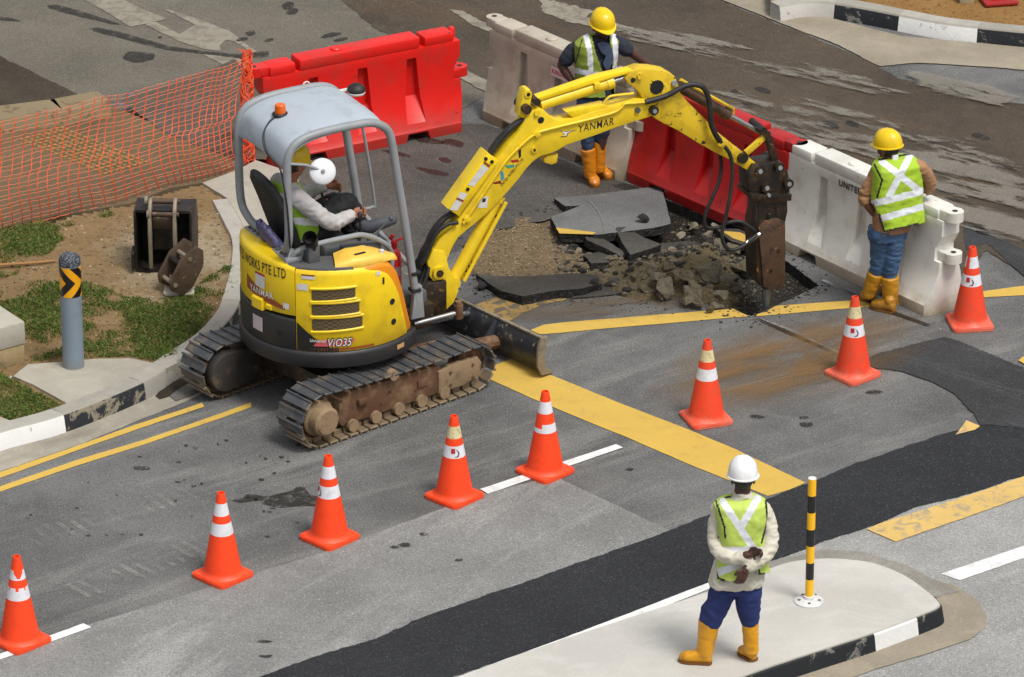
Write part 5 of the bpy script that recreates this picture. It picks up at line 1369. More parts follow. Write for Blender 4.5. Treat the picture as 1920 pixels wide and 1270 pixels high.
# seat
SX, SY_ = -.05, .12
bm = BM(); add_box(bm, (-.10, .10, 1.32), (.46, .46, .12), bev=.045, seg=3); st_ = ex('seat', bm, m_rub, UP)
bm = BM()
loft(bm, [((-.33, .08, 1.33), (.06, 0, 0), (0, .22, 0)), ((-.38, .08, 1.5), (.065, 0, .01), (0, .235, 0)), ((-.46, .08, 1.72), (.06, 0, .01), (0, .23, 0)), ((-.54, .08, 1.9), (.055, 0, .01), (0, .2, 0)), ((-.575, .08, 1.97), (.03, 0, .01), (0, .14, 0))], 24, 2.8)
ex('seat_back', bm, m_rub, UP, ang=60)
b2 = BM(); loft(b2, [((-.47, .0, 1.38), (.05, 0, 0), (0, .17, 0)), ((-.53, -.02, 1.44), (.045, 0, 0), (0, .15, 0)), ((-.57, .02, 1.54), (.03, 0, 0), (0, .10, 0)), ((-.60, .05, 1.60), (.012, 0, 0), (0, .03, 0))], 20); jm = remeshed(b2, .012, 2); wrinkle(jm, .02, (16, 16, 10), 3); ex('folded_raincoat', jm, mat('purple_plastic', A(86, 82, 122), .5, var=.25, vs_=14), UP)
# intake pipe, rail, canopy base plate
bm = BM(); add_box(bm, (-.36, -.42, 1.43), (.105, .105, .16), bev=.012); ip_ = ex('air_intake', bm, m_dgry, UP)
b2 = BM(); add_tube(b2, [(-.36, -.42, 1.46), (-.365, -.43, 1.55), (-.40, -.47, 1.60)], [.05, .055, .06], 18, False); add_tube(b2, [(-.365, -.43, 1.55), (-.40, -.47, 1.60)], [.048, .052], 18, False); obj('intake_pipe', b2, m_rub, ip_)
b2 = BM(); add_tube(b2, [(-.364, -.43, 1.54), (-.366, -.432, 1.545)], .05, 18); obj('pipe_mouth', b2, m_gap, ip_)
bm = BM(); add_tube(bm, spline([(-.50, -.34, 1.36), (-.50, -.36, 1.42), (-.44, -.40, 1.485), (-.30, -.42, 1.51), (-.05, -.43, 1.52), (.10, -.43, 1.51), (.26, -.42, 1.42), (.36, -.40, 1.30), (.36, -.40, 1.12)], 5), .021, 10); ex('hand_rail', bm, m_gry, UP)
# fittings around the controls: grey housings, levers
bm = BM(); add_box(bm, (.10, -.36, 1.36), (.34, .10, .10), Matrix.Rotation(radians(4), 3, 'Y'), .02); ex('valve_cover', bm, m_dgry, UP)
bm = BM(); add_tube(bm, [(.20, -.30, 1.40), (.32, -.26, 1.44), (.44, -.22, 1.50)], .010, 8); add_ell(bm, (.45, -.22, 1.505), (.022, .022, .022), seg=10); ex('blade_lever', bm, m_dgry, UP)
# canopy
PY = .45
side_c = [(-.50, 1.42), (-.55, 1.50), (-.572, 1.65), (-.578, 2.1), (-.575, 2.25), (-.555, 2.34), (-.50, 2.415), (-.40, 2.455), (-.25, 2.475), (.0, 2.48), (.15, 2.475), (.25, 2.44), (.32, 2.37), (.355, 2.25), (.40, 1.95), (.455, 1.6), (.51, 1.2), (.56, .84)]
for s in (-1, 1):
    yl = lambda z: s * PY * (1 if z > 1.6 else 1 - .55 * ((1.6 - z) / .25) ** 2 if z > 1.35 else 1)
    pts = [Vector((x, (s * (PY - .0) if i > 5 or z > 1.62 else s * (PY - .22 * max(0, (1.62 - z) / .2) ** 1.6)), z)) for i, (x, z) in enumerate(side_c)]
    bm = BM(); add_tube(bm, spline(pts, 4), .034, 14); ex('canopy_post', bm, m_gry, UP)
    b2 = BM(); add_box(b2, (-.50, s * .26, 1.395), (.15, .26, .04), bev=.008); bp_ = ex('base_plate', b2, m_gry, UP)
    for q in range(3):
        b3 = BM(); add_lathe(b3, [(.02, 1.414), (.02, 1.43), (.012, 1.436)], 8, (-.545, s * (.18 + .075 * q), 0)); obj('bolt', b3, m_dgry, bp_)
roof_c = [(-.592, 2.22), (-.578, 2.31), (-.535, 2.40), (-.42, 2.462), (-.25, 2.495), (.0, 2.505), (.15, 2.50), (.24, 2.478), (.288, 2.45)]
rc_s = [(p.x, p.y) for p in spline([Vector((x, z, 0)) for x, z in roof_c], 4)]
bm = BM(); ny = 14; top_ = []; bot_ = []
for x, z in rc_s:
    a, b = [], []
    for j in range(ny + 1):
        y = -PY - .012 + (2 * PY + .024) * j / ny; e = 1 - (abs(y) / (PY + .012)) ** 4
        zz = z - .03 + .045 * e
        a.append(bm.verts.new((x, y, zz))); b.append(bm.verts.new((x + .012, y, zz - .025)))
    top_.append(a); bot_.append(b)
for g in (top_, bot_):
    for r0, r1 in zip(g, g[1:]):
        for j in range(ny): newface(bm, [r0[j], r0[j + 1], r1[j + 1], r1[j]])
for j in range(ny):
    for r in (0, -1): newface(bm, [top_[r][j], top_[r][j + 1], bot_[r][j + 1], bot_[r][j]])
for i in range(len(rc_s) - 1):
    for j in (0, ny): newface(bm, [top_[i][j], top_[i + 1][j], bot_[i + 1][j], bot_[i][j]])
bmesh.ops.recalc_face_normals(bm, faces=bm.faces)
rf_ = ex('canopy_roof', bm, m_roof, UP, ang=50)
b2 = BM(); add_tube(b2, [(.318, -PY, 2.372), (.318, PY, 2.372)], .028, 10); ex('canopy_front_bar', b2, m_gry, UP)
b2 = BM(); add_tube(b2, spline([(-.41, .02, 2.49), (-.50, .01, 2.45), (-.575, -.02, 2.36), (-.605, -.12, 2.26), (-.61, -.30, 2.22), (-.615, -.42, 2.19), (-.60, -.487, 1.9), (-.58, -.485, 1.55)], 5), .008, 6); ex('beacon_cable', b2, m_rub, UP)
b2 = BM(); add_tube(b2, [Vector((.04, .46, 2.475)) + Vector((.028 * cos(a), 0, .028 + .028 * sin(a))) for a in [2 * pi * k / 14 for k in range(14)]], .006, 6, closed=True); obj('lifting_eye', b2, m_sticker, rf_)
bc_ = (-.40, .03, 2.478)
bm = BM(); add_lathe(bm, [(.064, 0), (.066, .012), (.055, .022)], 24, bc_); bk_ = ex('beacon', bm, m_rub, UP)
n = NT('amber_lens'); n.b.inputs['Transmission Weight'].default_value = .25; m_lens = n.fin(A(240, 104, 10, 1.0), .2)
bm = BM(); add_lathe(bm, [(.046, .022), (.046, .03), (.042, .085), (.034, .092), (.01, .094)], 24, bc_); obj('beacon_lens', bm, m_lens, bk_)
b2 = BM(); add_box(b2, (.30, .29, 2.47), (.12, .03, .02), bev=.004); wl = ex('work_lamp', b2, m_sticker, UP)
bm = BM(); add_ell(bm, (.38, .24, 2.475), (.075, .075, .055)); obj('lamp_shell', bm, m_rub, wl)
bm = BM(); add_lathe(bm, [(.070, -.022), (.074, -.01), (.070, .002)], 22, (.38, .24, 2.465)); obj('lamp_ring', bm, m_sticker, wl)
# mirror
mc = Vector((-.30, -.52, 2.17))
bm = BM(); add_tube(bm, [(-.575, -.47, 2.27), (-.44, -.50, 2.245), (-.32, -.515, 2.185)], .012, 8); mr_ = ex('mirror', bm, m_gry, UP)
q = Vector((-.22, -.82, .42)).normalized()     # the back of the disc looks towards the camera
bm = BM(); add_lathe(bm, [(.108, -.012), (.108, .0), (.098, .012), (.06, .020), (.02, .024)], 32, capt=True)
bmesh.ops.rotate(bm, verts=bm.verts, matrix=q.to_track_quat('Z', 'Y').to_matrix()); shift(bm, mc); obj('mirror_disc', bm, mat('white_mirror_back', A(226, 228, 230), .35, var=.04), mr_, ang=50)
bm = BM(); add_lathe(bm, [(.016, 0), (.016, .014), (.008, .02)], 10); bmesh.ops.rotate(bm, verts=bm.verts, matrix=q.to_track_quat('Z', 'Y').to_matrix()); shift(bm, mc + q * .024); obj('mirror_clamp', bm, m_gry, mr_)
# front left grab bar and cross bar
bm = BM(); add_tube(bm, spline([(.44, .43, 2.06), (.50, .42, 2.07), (.53, .42, 2.02), (.62, .42, 1.40), (.60, .42, 1.34), (.52, .43, 1.33)], 5), .013, 8); ex('grab_bar', bm, m_gry, UP)
bm = BM(); add_tube(bm, [(.50, PY, 1.33), (.52, .2, 1.25), (.53, -.20, 1.17), (.53, -PY, 1.13)], .02, 8); ex('front_cross_bar', bm, m_gry, UP)
for z in (1.10, .95):
    b2 = BM(); add_box(b2, (.545, -PY, z), (.085, .085, .03), bev=.008); ex('post_clamp', b2, m_rub, UP)
bm = BM(); add_prism(bm, [(.50, .70), (.62, .70), (.60, .98), (.54, 1.0)], -PY - .03, -PY + .03, .006); ex('post_foot', bm, m_gry, UP)

# --- boom, arm and breaker: side profiles in the plane of the boom
z3 = zc(2.822, 780, 110); z4 = zc(2.352, 1120, 100)
def bq(pt, off=-.08):
    l = BF.py(pt[0], pt[1], off); return (l.x, l.z)
def b3(x, y, off=-.08): return bq(z3(x, y), off)
def b4(x, y, off=-.08): return bq(z4(x, y), off)
def bv(p, off): return Vector((p[0], off, p[1]))
def plate(name, pts, y0, y1, m, parent=None, bev=.008, ang=35):
    bm = BM(); add_prism(bm, pts, y0, y1, bev)
    return ex(name, bm, m, BF, ang=ang) if parent is None else obj(name, bm, m, parent, ang=ang)
def tubeb(name, pts, r, m, parent=None, sides=10, sm=0):
    bm = BM(); add_tube(bm, spline(pts, sm) if sm else pts, r, sides)
    return ex(name, bm, m, BF, ang=50) if parent is None else obj(name, bm, m, parent, ang=50)
# swing post at the front of the machine
sb = plate('swing_bracket', [b3(*p) for p in [(60, 1075), (90, 1010), (150, 1020), (175, 1110), (215, 1175), (225, 1230), (200, 1290), (150, 1340), (110, 1300), (125, 1225), (70, 1150)]], -.085, .085, m_by)
bm = BM(); c = b3(118, 1128); add_cyl(bm, (c[0], -.115, c[1]), (c[0], .115, c[1]), .055, 20); obj('pivot_boss', bm, m_by, sb)
bm = BM(); add_cyl(bm, (c[0], -.128, c[1]), (c[0], .128, c[1]), .03, 16); obj('pivot_pin', bm, m_grease, sb)
bm = BM(); add_box(bm, (-.10, 0, .62), (.28, .22, .34), bev=.03); ex('swing_post', bm, m_grease, BF)
bm = BM(); c2 = bq((858, 582), -.2); add_cyl(bm, (c2[0], -.22, c2[1] - .06), (c2[0], -.22, c2[1] + .06), .04, 14); add_cyl(bm, (c2[0], -.22, c2[1] + .05), (c2[0], -.22, c2[1] + .09), .03, 14); kn = ex('swing_pin', bm, m_mudst, BF)
rd0 = bq((776, 608), -.26); bm = BM(); add_cyl(bm, (rd0[0], -.26, rd0[1]), (c2[0], -.22, c2[1] - .01), .021, 12); obj('swing_cylinder_rod', bm, m_chrome, kn)
# boom
boom_px = [(85, 1085), (95, 1010), (130, 955), (185, 905), (235, 835), (300, 745), (380, 620), (440, 530), (500, 445), (545, 395), (575, 335), (592, 295), (640, 262), (680, 275), (720, 315), (760, 332), (830, 318), (950, 277), (1060, 251), (1150, 223), (1225, 214), (1262, 245), (1268, 285), (1240, 312), (1180, 330), (1060, 368), (950, 410), (860, 440), (800, 460), (750, 490), (715, 505), (660, 520), (625, 545), (590, 580), (545, 640), (490, 705), (430, 770), (370, 830), (310, 880), (265, 915), (225, 950), (195, 1000), (170, 1060), (160, 1110), (140, 1140), (105, 1140)]
BO = plate('boom', [b3(*p) for p in boom_px], -.075, .075, m_by, bev=.012, ang=30)
def boss(name, p, r, m, parent, y0=-.095, y1=.095, n=18):
    bm = BM(); add_cyl(bm, (p[0], y0, p[1]), (p[0], y1, p[1]), r, n); return obj(name, bm, m, parent)
boss('hole', b3(662, 327), .028, m_gap, BO, -.0785, .0785)
boss('pin', b3(640, 287), .026, m_by, BO); boss('pin', b3(625, 482), .026, m_by, BO, -.09, .09); boss('pin_head', b3(625, 482), .012, m_grease, BO, -.094, .094)
boss('pin', b3(1172, 272), .024, m_dgry, BO); boss('pin', b3(1253, 270), .038, m_grease, BO, -.12, .12); boss('pin_head', b3(1253, 270), .018, m_gry, BO, -.128, .128)
plate('cylinder_lug', [b3(*p) for p in [(553, 310), (572, 205), (590, 172), (612, 172), (624, 200), (612, 255), (655, 290), (600, 340)]], -.05, .06, m_by, BO)
boss('lug_eye', b3(600, 195), .032, m_by, BO, -.06, .07); boss('hole', b3(600, 195), .016, m_gap, BO, -.064, .074)
boss('pin', b3(585, 268), .04, m_grease, BO, -.10, .10); boss('pin', b3(640, 230), .03, m_grease, BO, -.09, .09)
plate('hose_cover', [b3(*p, -.1) for p in [(168, 795), (380, 500), (435, 540), (431, 556), (228, 836)]], -.105, .06, m_ey, BO, .01)
stp = lambda x, y: bv(b3(x, y, -.108), -.109)
def decal(name, pts, m, parent, off=-.1085, f=b3):
    bm = BM(); newface(bm, [bm.verts.new(bv(f(x, y, off), off)) for x, y in pts][::-1]); bmesh.ops.recalc_face_normals(bm, faces=bm.faces)
    o = obj(name, bm, m, parent, smooth=False); return o
decal('warning_sticker', [(275, 668), (352, 558), (386, 582), (306, 678)], m_sticker, BO)
decal('warning_sticker', [(178, 800), (236, 705), (274, 716), (218, 806)], m_sticker, BO)
decal('sticker_stripe', [(355, 553), (362, 543), (394, 565), (388, 577)], m_obr, BO)
decal('sticker_stripe', [(211, 745), (218, 735), (254, 750), (248, 760)], m_obr, BO, -.1105)
decal('warning_sticker', [(328, 790), (340, 735), (383, 728), (376, 790)], m_sticker, BO, -.077)
decal('sticker_picture', [(350, 762), (352, 742), (370, 738), (368, 758)], m_ink, BO, -.0785)
for p in ((400, 545), (368, 530), (272, 690)): boss('bolt', b3(*p, -.1), .016, m_gap, BO, -.112, -.1, 10)
# coloured chevrons and lettering
for pts, c in (([(404, 658), (446, 645), (454, 662), (414, 664)], (130, 40, 20)), ([(446, 600), (462, 596), (468, 636), (450, 648)], (70, 150, 180)), ([(472, 566), (518, 560), (522, 574), (484, 582)], (60, 160, 140)), ([(498, 540), (540, 532), (546, 546), (510, 552)], (180, 40, 24)), ([(541, 486), (556, 480), (556, 520), (545, 530)], (20, 20, 20))):
    decal('coloured_chevron', pts, mat('chevron_%d_%d' % c[:2], A(*c), .5), BO, -.077)
def along(f, p0, p1, off):
    a, b = f(*p0, off), f(*p1, off); d = Vector((b[0] - a[0], b[1] - a[1])); L = d.length; d.normalize(); n_ = Vector((-d.y, d.x))
    return L, lambda x, y, z: Vector((a[0] + d.x * x + n_.x * y, off - z, a[1] + d.y * x + n_.y * y))
L_, fn = along(b3, (455, 678), (572, 535), -.077); o = obj('lettering', remap(text_mesh('UNITED WORKS PTE LTD', .026, L_, .008), fn), m_ink, BO, smooth=False)
L_, fn = along(b3, (862, 392), (1040, 353), -.077); obj('lettering', remap(text_mesh('YANMAR', .066, L_ * 1.04, .004, .15), fn), m_ink, BO, smooth=False)
decal('bird_emblem', [(758, 381), (790, 386), (852, 376), (806, 396), (798, 413), (760, 417), (786, 405), (784, 394)], m_ink, BO, -.077)
decal('bird_emblem', [(770, 384), (795, 389), (838, 380), (802, 394), (795, 409), (774, 412), (790, 402)], m_wlet, BO, -.0785)
# hard pipes and hoses along the boom
tubeb('hard_pipe', [bv(b3(x, y, -.09), -.09) for x, y in [(250, 872), (300, 800), (380, 680), (470, 550), (560, 455), (640, 395), (740, 365), (900, 326), (1040, 288), (1085, 262), (1105, 240), (1150, 236), (1240, 228)]], .013, m_by, BO, 8, 4)
for x, y in ((640, 400), (272, 850)):
    p = b3(x, y, -.09); bm = BM(); add_box(bm, (p[0], -.085, p[1]), (.05, .035, .06), Matrix.Rotation(radians(-35), 3, 'Y'), .008); obj('pipe_clamp', bm, m_by, BO)
for off, dx in ((-.04, 0), (.0, -6), (.04, -12)):
    tubeb('hydraulic_hose', [bv(b3(x + dx, y, off), off) for x, y in [(20, 1110), (40, 1030), (70, 975), (100, 910), (150, 850), (215, 800), (300, 680), (385, 520), (430, 450), (500, 370), (575, 318)]], .021, m_rub, BO, 8, 4)
tubeb('hydraulic_hose', [bv(b3(x, y, -.10), -.10) for x, y in [(30, 1090), (75, 1000), (105, 930), (160, 880), (222, 868)]], .018, m_rub, BO, 8, 4)
for q in range(5):
    tubeb('hydraulic_hose', [Vector((-.30 + .03 * q, -.12 + .05 * q, .62 + .03 * q)), Vector((-.16, -.10 + .05 * q, .80 + .02 * q)), Vector((-.10, -.06 + .04 * q, .95))], .017, m_rub, BO, 8, 4)
tubeb('edge_strip', [bv(b3(x, y, .07), .07) for x, y in [(395, 500), (430, 440), (500, 370), (552, 310)]], .012, m_by, BO, 8, 4)
plate('side_guard', [b3(*p) for p in [(795, 285), (1000, 245), (1035, 262), (1030, 272), (832, 318)]], -.07, .03, m_ey, BO, .006)
tubeb('hard_pipe', [bv(b3(x, y, -.05), -.05) for x, y in [(990, 240), (1020, 205), (1060, 195), (1150, 185)]], .012, m_by, BO, 8, 4)
plate('light_bracket', [b3(*p, -.02) for p in [(668, 512), (745, 500), (740, 545), (712, 556), (672, 545)]], -.05, .05, m_ay, BO)
# boom cylinder below
bc0, bc1, bc2 = b3(205, 1190, -.05), b3(452, 735, -.05), b3(610, 540, -.03)
bm = BM(); add_cyl(bm, bv(bc0, -.0), bv(bc1, -.0), .052, 20); cy = ex('boom_cylinder', bm, m_by, BF)
obj('rod', (lambda b: (add_cyl(b, bv(bc1, -.0), bv(bc2, -.0), .027, 14), b)[1])(BM()), m_chrome, cy)
d_ = (Vector(bc1) - Vector(bc0)).normalized()
obj('gland', (lambda b: (add_cyl(b, bv(Vector(bc1) - d_ * .05, 0), bv(bc1, 0), .058, 20), b)[1])(BM()), m_by, cy)
obj('cylinder_foot', (lambda b: (add_cyl(b, bv(bc0, -.06), bv(bc0, .06), .05, 16), b)[1])(BM()), m_by, cy)
o_ = Vector((d_.y, -d_.x)) * .068
obj('cylinder_pipe', (lambda b: (add_tube(b, [bv(Vector(bc0) + o_ + d_ * .05, -.05), bv(Vector(bc0) + o_ * .95 + d_ * .45, -.05), bv(Vector(bc1) + o_ * .9 - d_ * .02, -.05)], .016, 8), b)[1])(BM()), m_by, cy)
plate('cylinder_guard', [(Vector(bc0) + o_ * 1.35 + d_ * a).to_tuple() for a in (.05, .62)] + [(Vector(bc1) + o_ * .8 - d_ * .06).to_tuple(), (Vector(bc0) + o_ * .8 + d_ * .05).to_tuple()], -.02, .045, m_ay, cy, .004)
# arm cylinder on top
a0, a1, a2 = b3(655, 243, -.0), b3(1040, 122, -.0), b3(1135, 92, -.0)
bm = BM(); add_cyl(bm, bv(a0, .0), bv(a1, .0), .05, 20); ac = ex('arm_cylinder', bm, m_by, BF)
obj('rod', (lambda b: (add_cyl(b, bv(a1, .0), bv(a2, .0), .026, 14), b)[1])(BM()), m_chrome, ac)
d_ = (Vector(a1) - Vector(a0)).normalized(); o_ = Vector((-d_.y, d_.x))
obj('gland', (lambda b: (add_cyl(b, bv(Vector(a1) - d_ * .06, 0), bv(a1, 0), .056, 20), b)[1])(BM()), m_by, ac)
obj('rod_guard', (lambda b: (add_prism(b, [(Vector(a0) + o_ * .05 + d_ * -.02).to_tuple(), (Vector(a0) + o_ * .085 - d_ * .04).to_tuple(), (Vector(a2) + o_ * .10 - d_ * .30).to_tuple(), (Vector(a2) + o_ * .075).to_tuple(), (Vector(a2) + o_ * .045).to_tuple(), (Vector(a1) + o_ * .05).to_tuple()], -.045, .05, .008), b)[1])(BM()), m_ey, ac)
obj('port_block', (lambda b: (add_box(b, bv(Vector(a1) - d_ * .16 + o_ * .03, -.05), (.05, .03, .06), None, .006), b)[1])(BM()), m_by, ac)
# arm (dipper)
arm_px = [(128, 118), (146, 86), (190, 70), (245, 72), (305, 82), (345, 105), (360, 140), (370, 178), (400, 215), (470, 285), (520, 340), (600, 405), (655, 448), (718, 500), (728, 520), (712, 540), (690, 533), (640, 506), (590, 475), (520, 440), (440, 395), (360, 345), (290, 310), (255, 290), (232, 268), (210, 215), (190, 178), (165, 155), (140, 138)]
AR = plate('dipper_arm', [b4(*p) for p in arm_px], -.068, .068, m_ay, bev=.01, ang=30)
boss('hole', b4(265, 152), .062, m_gap, AR, -.0715, .0715); boss('hole', b4(160, 121), .022, m_gap, AR, -.0715, .0715)
boss('pin', b4(187, 101), .026, m_ay, AR); boss('pin', b4(340, 132), .024, m_gry, AR, -.09, .09); boss('pin', b4(640, 462), .045, m_grease, AR, -.10, .10); boss('pin', b4(712, 516), .045, m_grease, AR, -.11, .11); boss('pin_head', b4(712, 516), .02, m_gry, AR, -.118, .118)
u0, u1, u2 = b4(345, 140, 0), b4(578, 272, 0), b4(715, 348, 0)
bm = BM(); add_cyl(bm, bv(u0, 0), bv(u1, 0), .043, 18); bcy = ex('bucket_cylinder', bm, m_rustbr, BF)
obj('rod', (lambda b: (add_cyl(b, bv(u1, 0), bv(u2, 0), .022, 12), b)[1])(BM()), m_chrome, bcy)
obj('gland', (lambda b: (add_cyl(b, bv(Vector(u1) * .9 + Vector(u0) * .1, 0), bv(u1, 0), .05, 18), b)[1])(BM()), m_rustbr, bcy)
d_ = (Vector(u1) - Vector(u0)).normalized(); o_ = Vector((-d_.y, d_.x))
obj('cylinder_pipe', (lambda b: (add_tube(b, [bv(Vector(u0) + o_ * .06, -.02), bv(Vector(u1) + o_ * .065, -.02), bv(Vector(u1) + o_ * .03 + d_ * .02, -.02)], .014, 8), b)[1])(BM()), m_ay, bcy)
# links to the breaker
for off in (-.085, .085):
    b_ = BM(); p0, p1 = b4(655, 440, off), b4(748, 358, off)
    dd = (Vector(p1) - Vector(p0)).normalized(); nn = Vector((-dd.y, dd.x)) * .026
    add_prism(b_, [(Vector(p0) - nn).to_tuple(), (Vector(p1) - nn).to_tuple(), (Vector(p1) + nn).to_tuple(), (Vector(p0) + nn).to_tuple()], off - .018, off + .018, .008); ex('bucket_link', b_, m_ay, BF)
for off in (-.05, .05):
    b_ = BM(); p0, p1 = b4(742, 352, off), b4(792, 500, off)
    dd = (Vector(p1) - Vector(p0)).normalized(); nn = Vector((-dd.y, dd.x)) * .03
    add_prism(b_, [(Vector(p0) - nn).to_tuple(), (Vector(p1) - nn).to_tuple(), (Vector(p1) + nn).to_tuple(), (Vector(p0) + nn).to_tuple()], off - .018, off + .018, .008); ex('push_link', b_, m_grease, BF)
for x, y in ((742, 352), (726, 335), (752, 372)): 
    p = b4(x, y); bm = BM(); add_cyl(bm, (p[0], -.12, p[1]), (p[0], .12, p[1]), .03, 14); ex('link_pin', bm, m_grease, BF)
# breaker
BK = plate('hydraulic_breaker', [b4(*p, -.12) for p in [(712, 640), (840, 640), (842, 700), (832, 745), (832, 1000), (815, 1042), (760, 1047), (722, 1028), (705, 1000), (700, 760), (712, 720)]], -.115, .115, m_grease, bev=.012)
BR0 = plate('top_bracket', [b4(*p, -.12) for p in [(668, 530), (690, 495), (745, 490), (800, 482), (828, 500), (845, 540), (852, 590), (850, 640), (735, 655), (705, 640), (672, 612)]], -.10, .10, m_grease, BK, .01)
for x, y in ((742, 590), (840, 572), (800, 500)): boss('bracket_pin', b4(x, y, -.12), .042, m_grease, BK, -.15, .14); boss('pin_head', b4(x, y, -.12), .02, m_gry, BK, -.158, -.14, 12)
plate('flange', [b4(*p, -.12) for p in [(672, 618), (852, 618), (850, 645), (735, 660), (672, 640)]], -.15, .13, m_grease, BK, .006)
boss('tie_bolt', b4(755, 625, -.15), .014, m_gry, BK, -.17, -.14, 10)
plate('side_plate', [b4(*p, -.14) for p in [(712, 770), (738, 742), (790, 728), (828, 745), (830, 1000), (812, 1040), (760, 1045), (735, 1030)]], -.138, -.112, m_rustbr, BK, .006)
# its edge towards the machine: a dark channel of two plates
for off in (-.09, .10):
    plate('edge_plate', [b4(*p, off) for p in [(690, 640), (716, 640), (716, 1000), (700, 1000)]], off - .018, off + .018, m_grease, BK, .004)
for x, y in ((765, 960), (800, 870), (760, 715), (795, 690)): boss('bolt', b4(x, y, -.14), .016, m_grease, BK, -.148, -.13, 8)
cp0, cp1 = b4(745, 1035, 0), b4(741, 1112, 0)
bm = BM(); add_tube(bm, [bv(cp0, 0), bv((cp0[0], cp1[1] + .06), 0), bv((cp0[0], cp1[1] - .02), 0)], [.036, .036, .026], 16); obj('chisel', bm, mat('worn_chisel_steel', A(128, 134, 142), .4, .6, var=.25, dirt=A(70, 66, 60), damt=.6), BK)
# hoses to the breaker
tubeb('breaker_hose', [bv(b4(x, y, o), o) for x, y, o in [(212, 216, -.10), (300, 190, -.10), (370, 152, -.11), (420, 138, -.12), (465, 150, -.13), (488, 190, -.13), (497, 250, -.13), (502, 310, -.13), (522, 360, -.12), (545, 392, -.11)]], .024, m_rub, AR, 10, 4)
p = b4(547, 395, -.1); bm = BM(); add_box(bm, (p[0], -.10, p[1]), (.07, .06, .07), Matrix.Rotation(radians(30), 3, 'Y'), .012); obj('hose_clamp', bm, m_ay, AR)
tubeb('breaker_hose', [bv(b4(x, y, o), o) for x, y, o in [(548, 398, -.11), (582, 440, -.12), (596, 500, -.13), (592, 580, -.15), (580, 660, -.17), (562, 740, -.18), (550, 800, -.19), (560, 845, -.2), (590, 868, -.2), (640, 852, -.2), (690, 812, -.18), (722, 794, -.15)]], .017, m_rub, BK, 8, 5)
tubeb('breaker_hose', [bv(b4(x, y, o), o) for x, y, o in [(540, 440, .06), (546, 500, .05), (535, 570, .02), (510, 630, .0), (484, 690, .0), (472, 740, .0), (485, 770, .0), (540, 768, .0), (575, 748, -.05), (630, 742, -.08), (670, 765, -.1), (705, 790, -.1)]], .017, m_rub, BK, 8, 5)
p, q = b4(655, 838, -.19), b4(715, 797, -.16); bm = BM(); add_cyl(bm, bv(p, -.19), bv(q, -.16), .02, 10); obj('hose_fitting', bm, m_chrome, BK)

# --- fire extinguisher strapped by the right front post
fe = UP.wor((.44, -.30, 1.02))
t = thing('fire_extinguisher', 'small red fire extinguisher by the front post of the excavator canopy', 'fire extinguisher', (fe.x, fe.y, .93))
m_fe = mat('red_cylinder_paint', A(196, 24, 30), .3, var=.06)
bm = BM(); add_lathe(bm, [(.05, 0), (.055, .02), (.055, .28), (.045, .32), (.022, .345), (.022, .37)], 22); obj('cylinder', bm, m_fe, t)
bm = BM(); add_lathe(bm, [(.0565, .12), (.0565, .2)], 22, capb=False, capt=False); obj('label', bm, mat('extinguisher_label', A(150, 120, 130), .5), t)
bm = BM(); add_box(bm, (0, 0, .39), (.05, .04, .05), bev=.008); obj('valve', bm, m_fe, t)
bm = BM(); add_box(bm, (.03, 0, .42), (.13, .02, .014), Matrix.Rotation(radians(-25), 3, 'Y'), .004); obj('squeeze_lever', bm, m_fe, t)
bm = BM(); add_box(bm, (-.02, 0, .445), (.05, .02, .03), Matrix.Rotation(radians(-60), 3, 'Y'), .004); obj('squeeze_lever', bm, m_fe, t)

# ------------------------------------------------------------------ people
m_lime = lambda nm, c=(178, 206, 66): mat('lime_' + nm, A(*c, 1.2), .75, var=.1, vs_=4, dirt=A(140, 160, 60), damt=.4, dscale=5, bump=.25, bscale=16)
m_refl = mat('silver_reflective_tape', A(226, 230, 236, 1.2), .4, var=.06, vs_=6, dirt=A(176, 180, 186), damt=.4, dscale=12)
m_pipe = mat('black_piping', (.015, .015, .016), .7)
m_boot = mat('yellow_rubber_boot', A(226, 160, 18, 1.2), .38, var=.08, vs_=6, dirt=A(170, 112, 20), damt=.5, dscale=7, spots=A(110, 74, 24), sthr=.7, sscale=20, low=(-.02, .10, A(150, 100, 30), .6))
m_boot2 = mat('orange_rubber_boot', A(214, 132, 20, 1.2), .38, var=.1, vs_=6, dirt=A(160, 88, 16), damt=.5, dscale=7, spots=A(96, 60, 24), sthr=.7, sscale=20, low=(-.02, .12, A(140, 84, 30), .6))
m_boot3 = mat('muddy_yellow_boot', A(196, 138, 24, 1.2), .42, var=.12, vs_=6, dirt=A(140, 92, 24), damt=.6, dscale=6, spots=A(96, 66, 30), sthr=.66, sscale=18, low=(-.02, .2, A(132, 92, 44), .8))
m_sole = mat('boot_sole', A(122, 78, 26), .7, var=.2)
m_skin_d = mat('dark_skin', A(74, 46, 36, 1.1), .5, var=.12, vs_=10)
m_skin_m = mat('brown_skin', A(104, 66, 50, 1.1), .5, var=.12, vs_=10)
m_skin_l = mat('tan_skin', A(150, 96, 70, 1.1), .5, var=.1, vs_=10)
m_hair = mat('black_hair', (.012, .010, .010), .6, var=.3, vs_=30, bump=.5, bscale=90)
m_hely = mat('yellow_helmet', A(238, 200, 16, 1.2), .28, var=.05, dirt=A(190, 150, 20), damt=.35, dscale=9, spots=A(110, 84, 24), sthr=.72, sscale=30)
m_helw = mat('white_helmet', A(236, 236, 236, 1.15), .3, var=.03, dirt=A(196, 194, 190), damt=.4, dscale=9, spots=A(120, 116, 110), sthr=.75, sscale=30)
m_eyew = mat('eye_white', A(210, 204, 196), .3); m_eyeb = mat('eye_dark', (.01, .008, .008), .2)
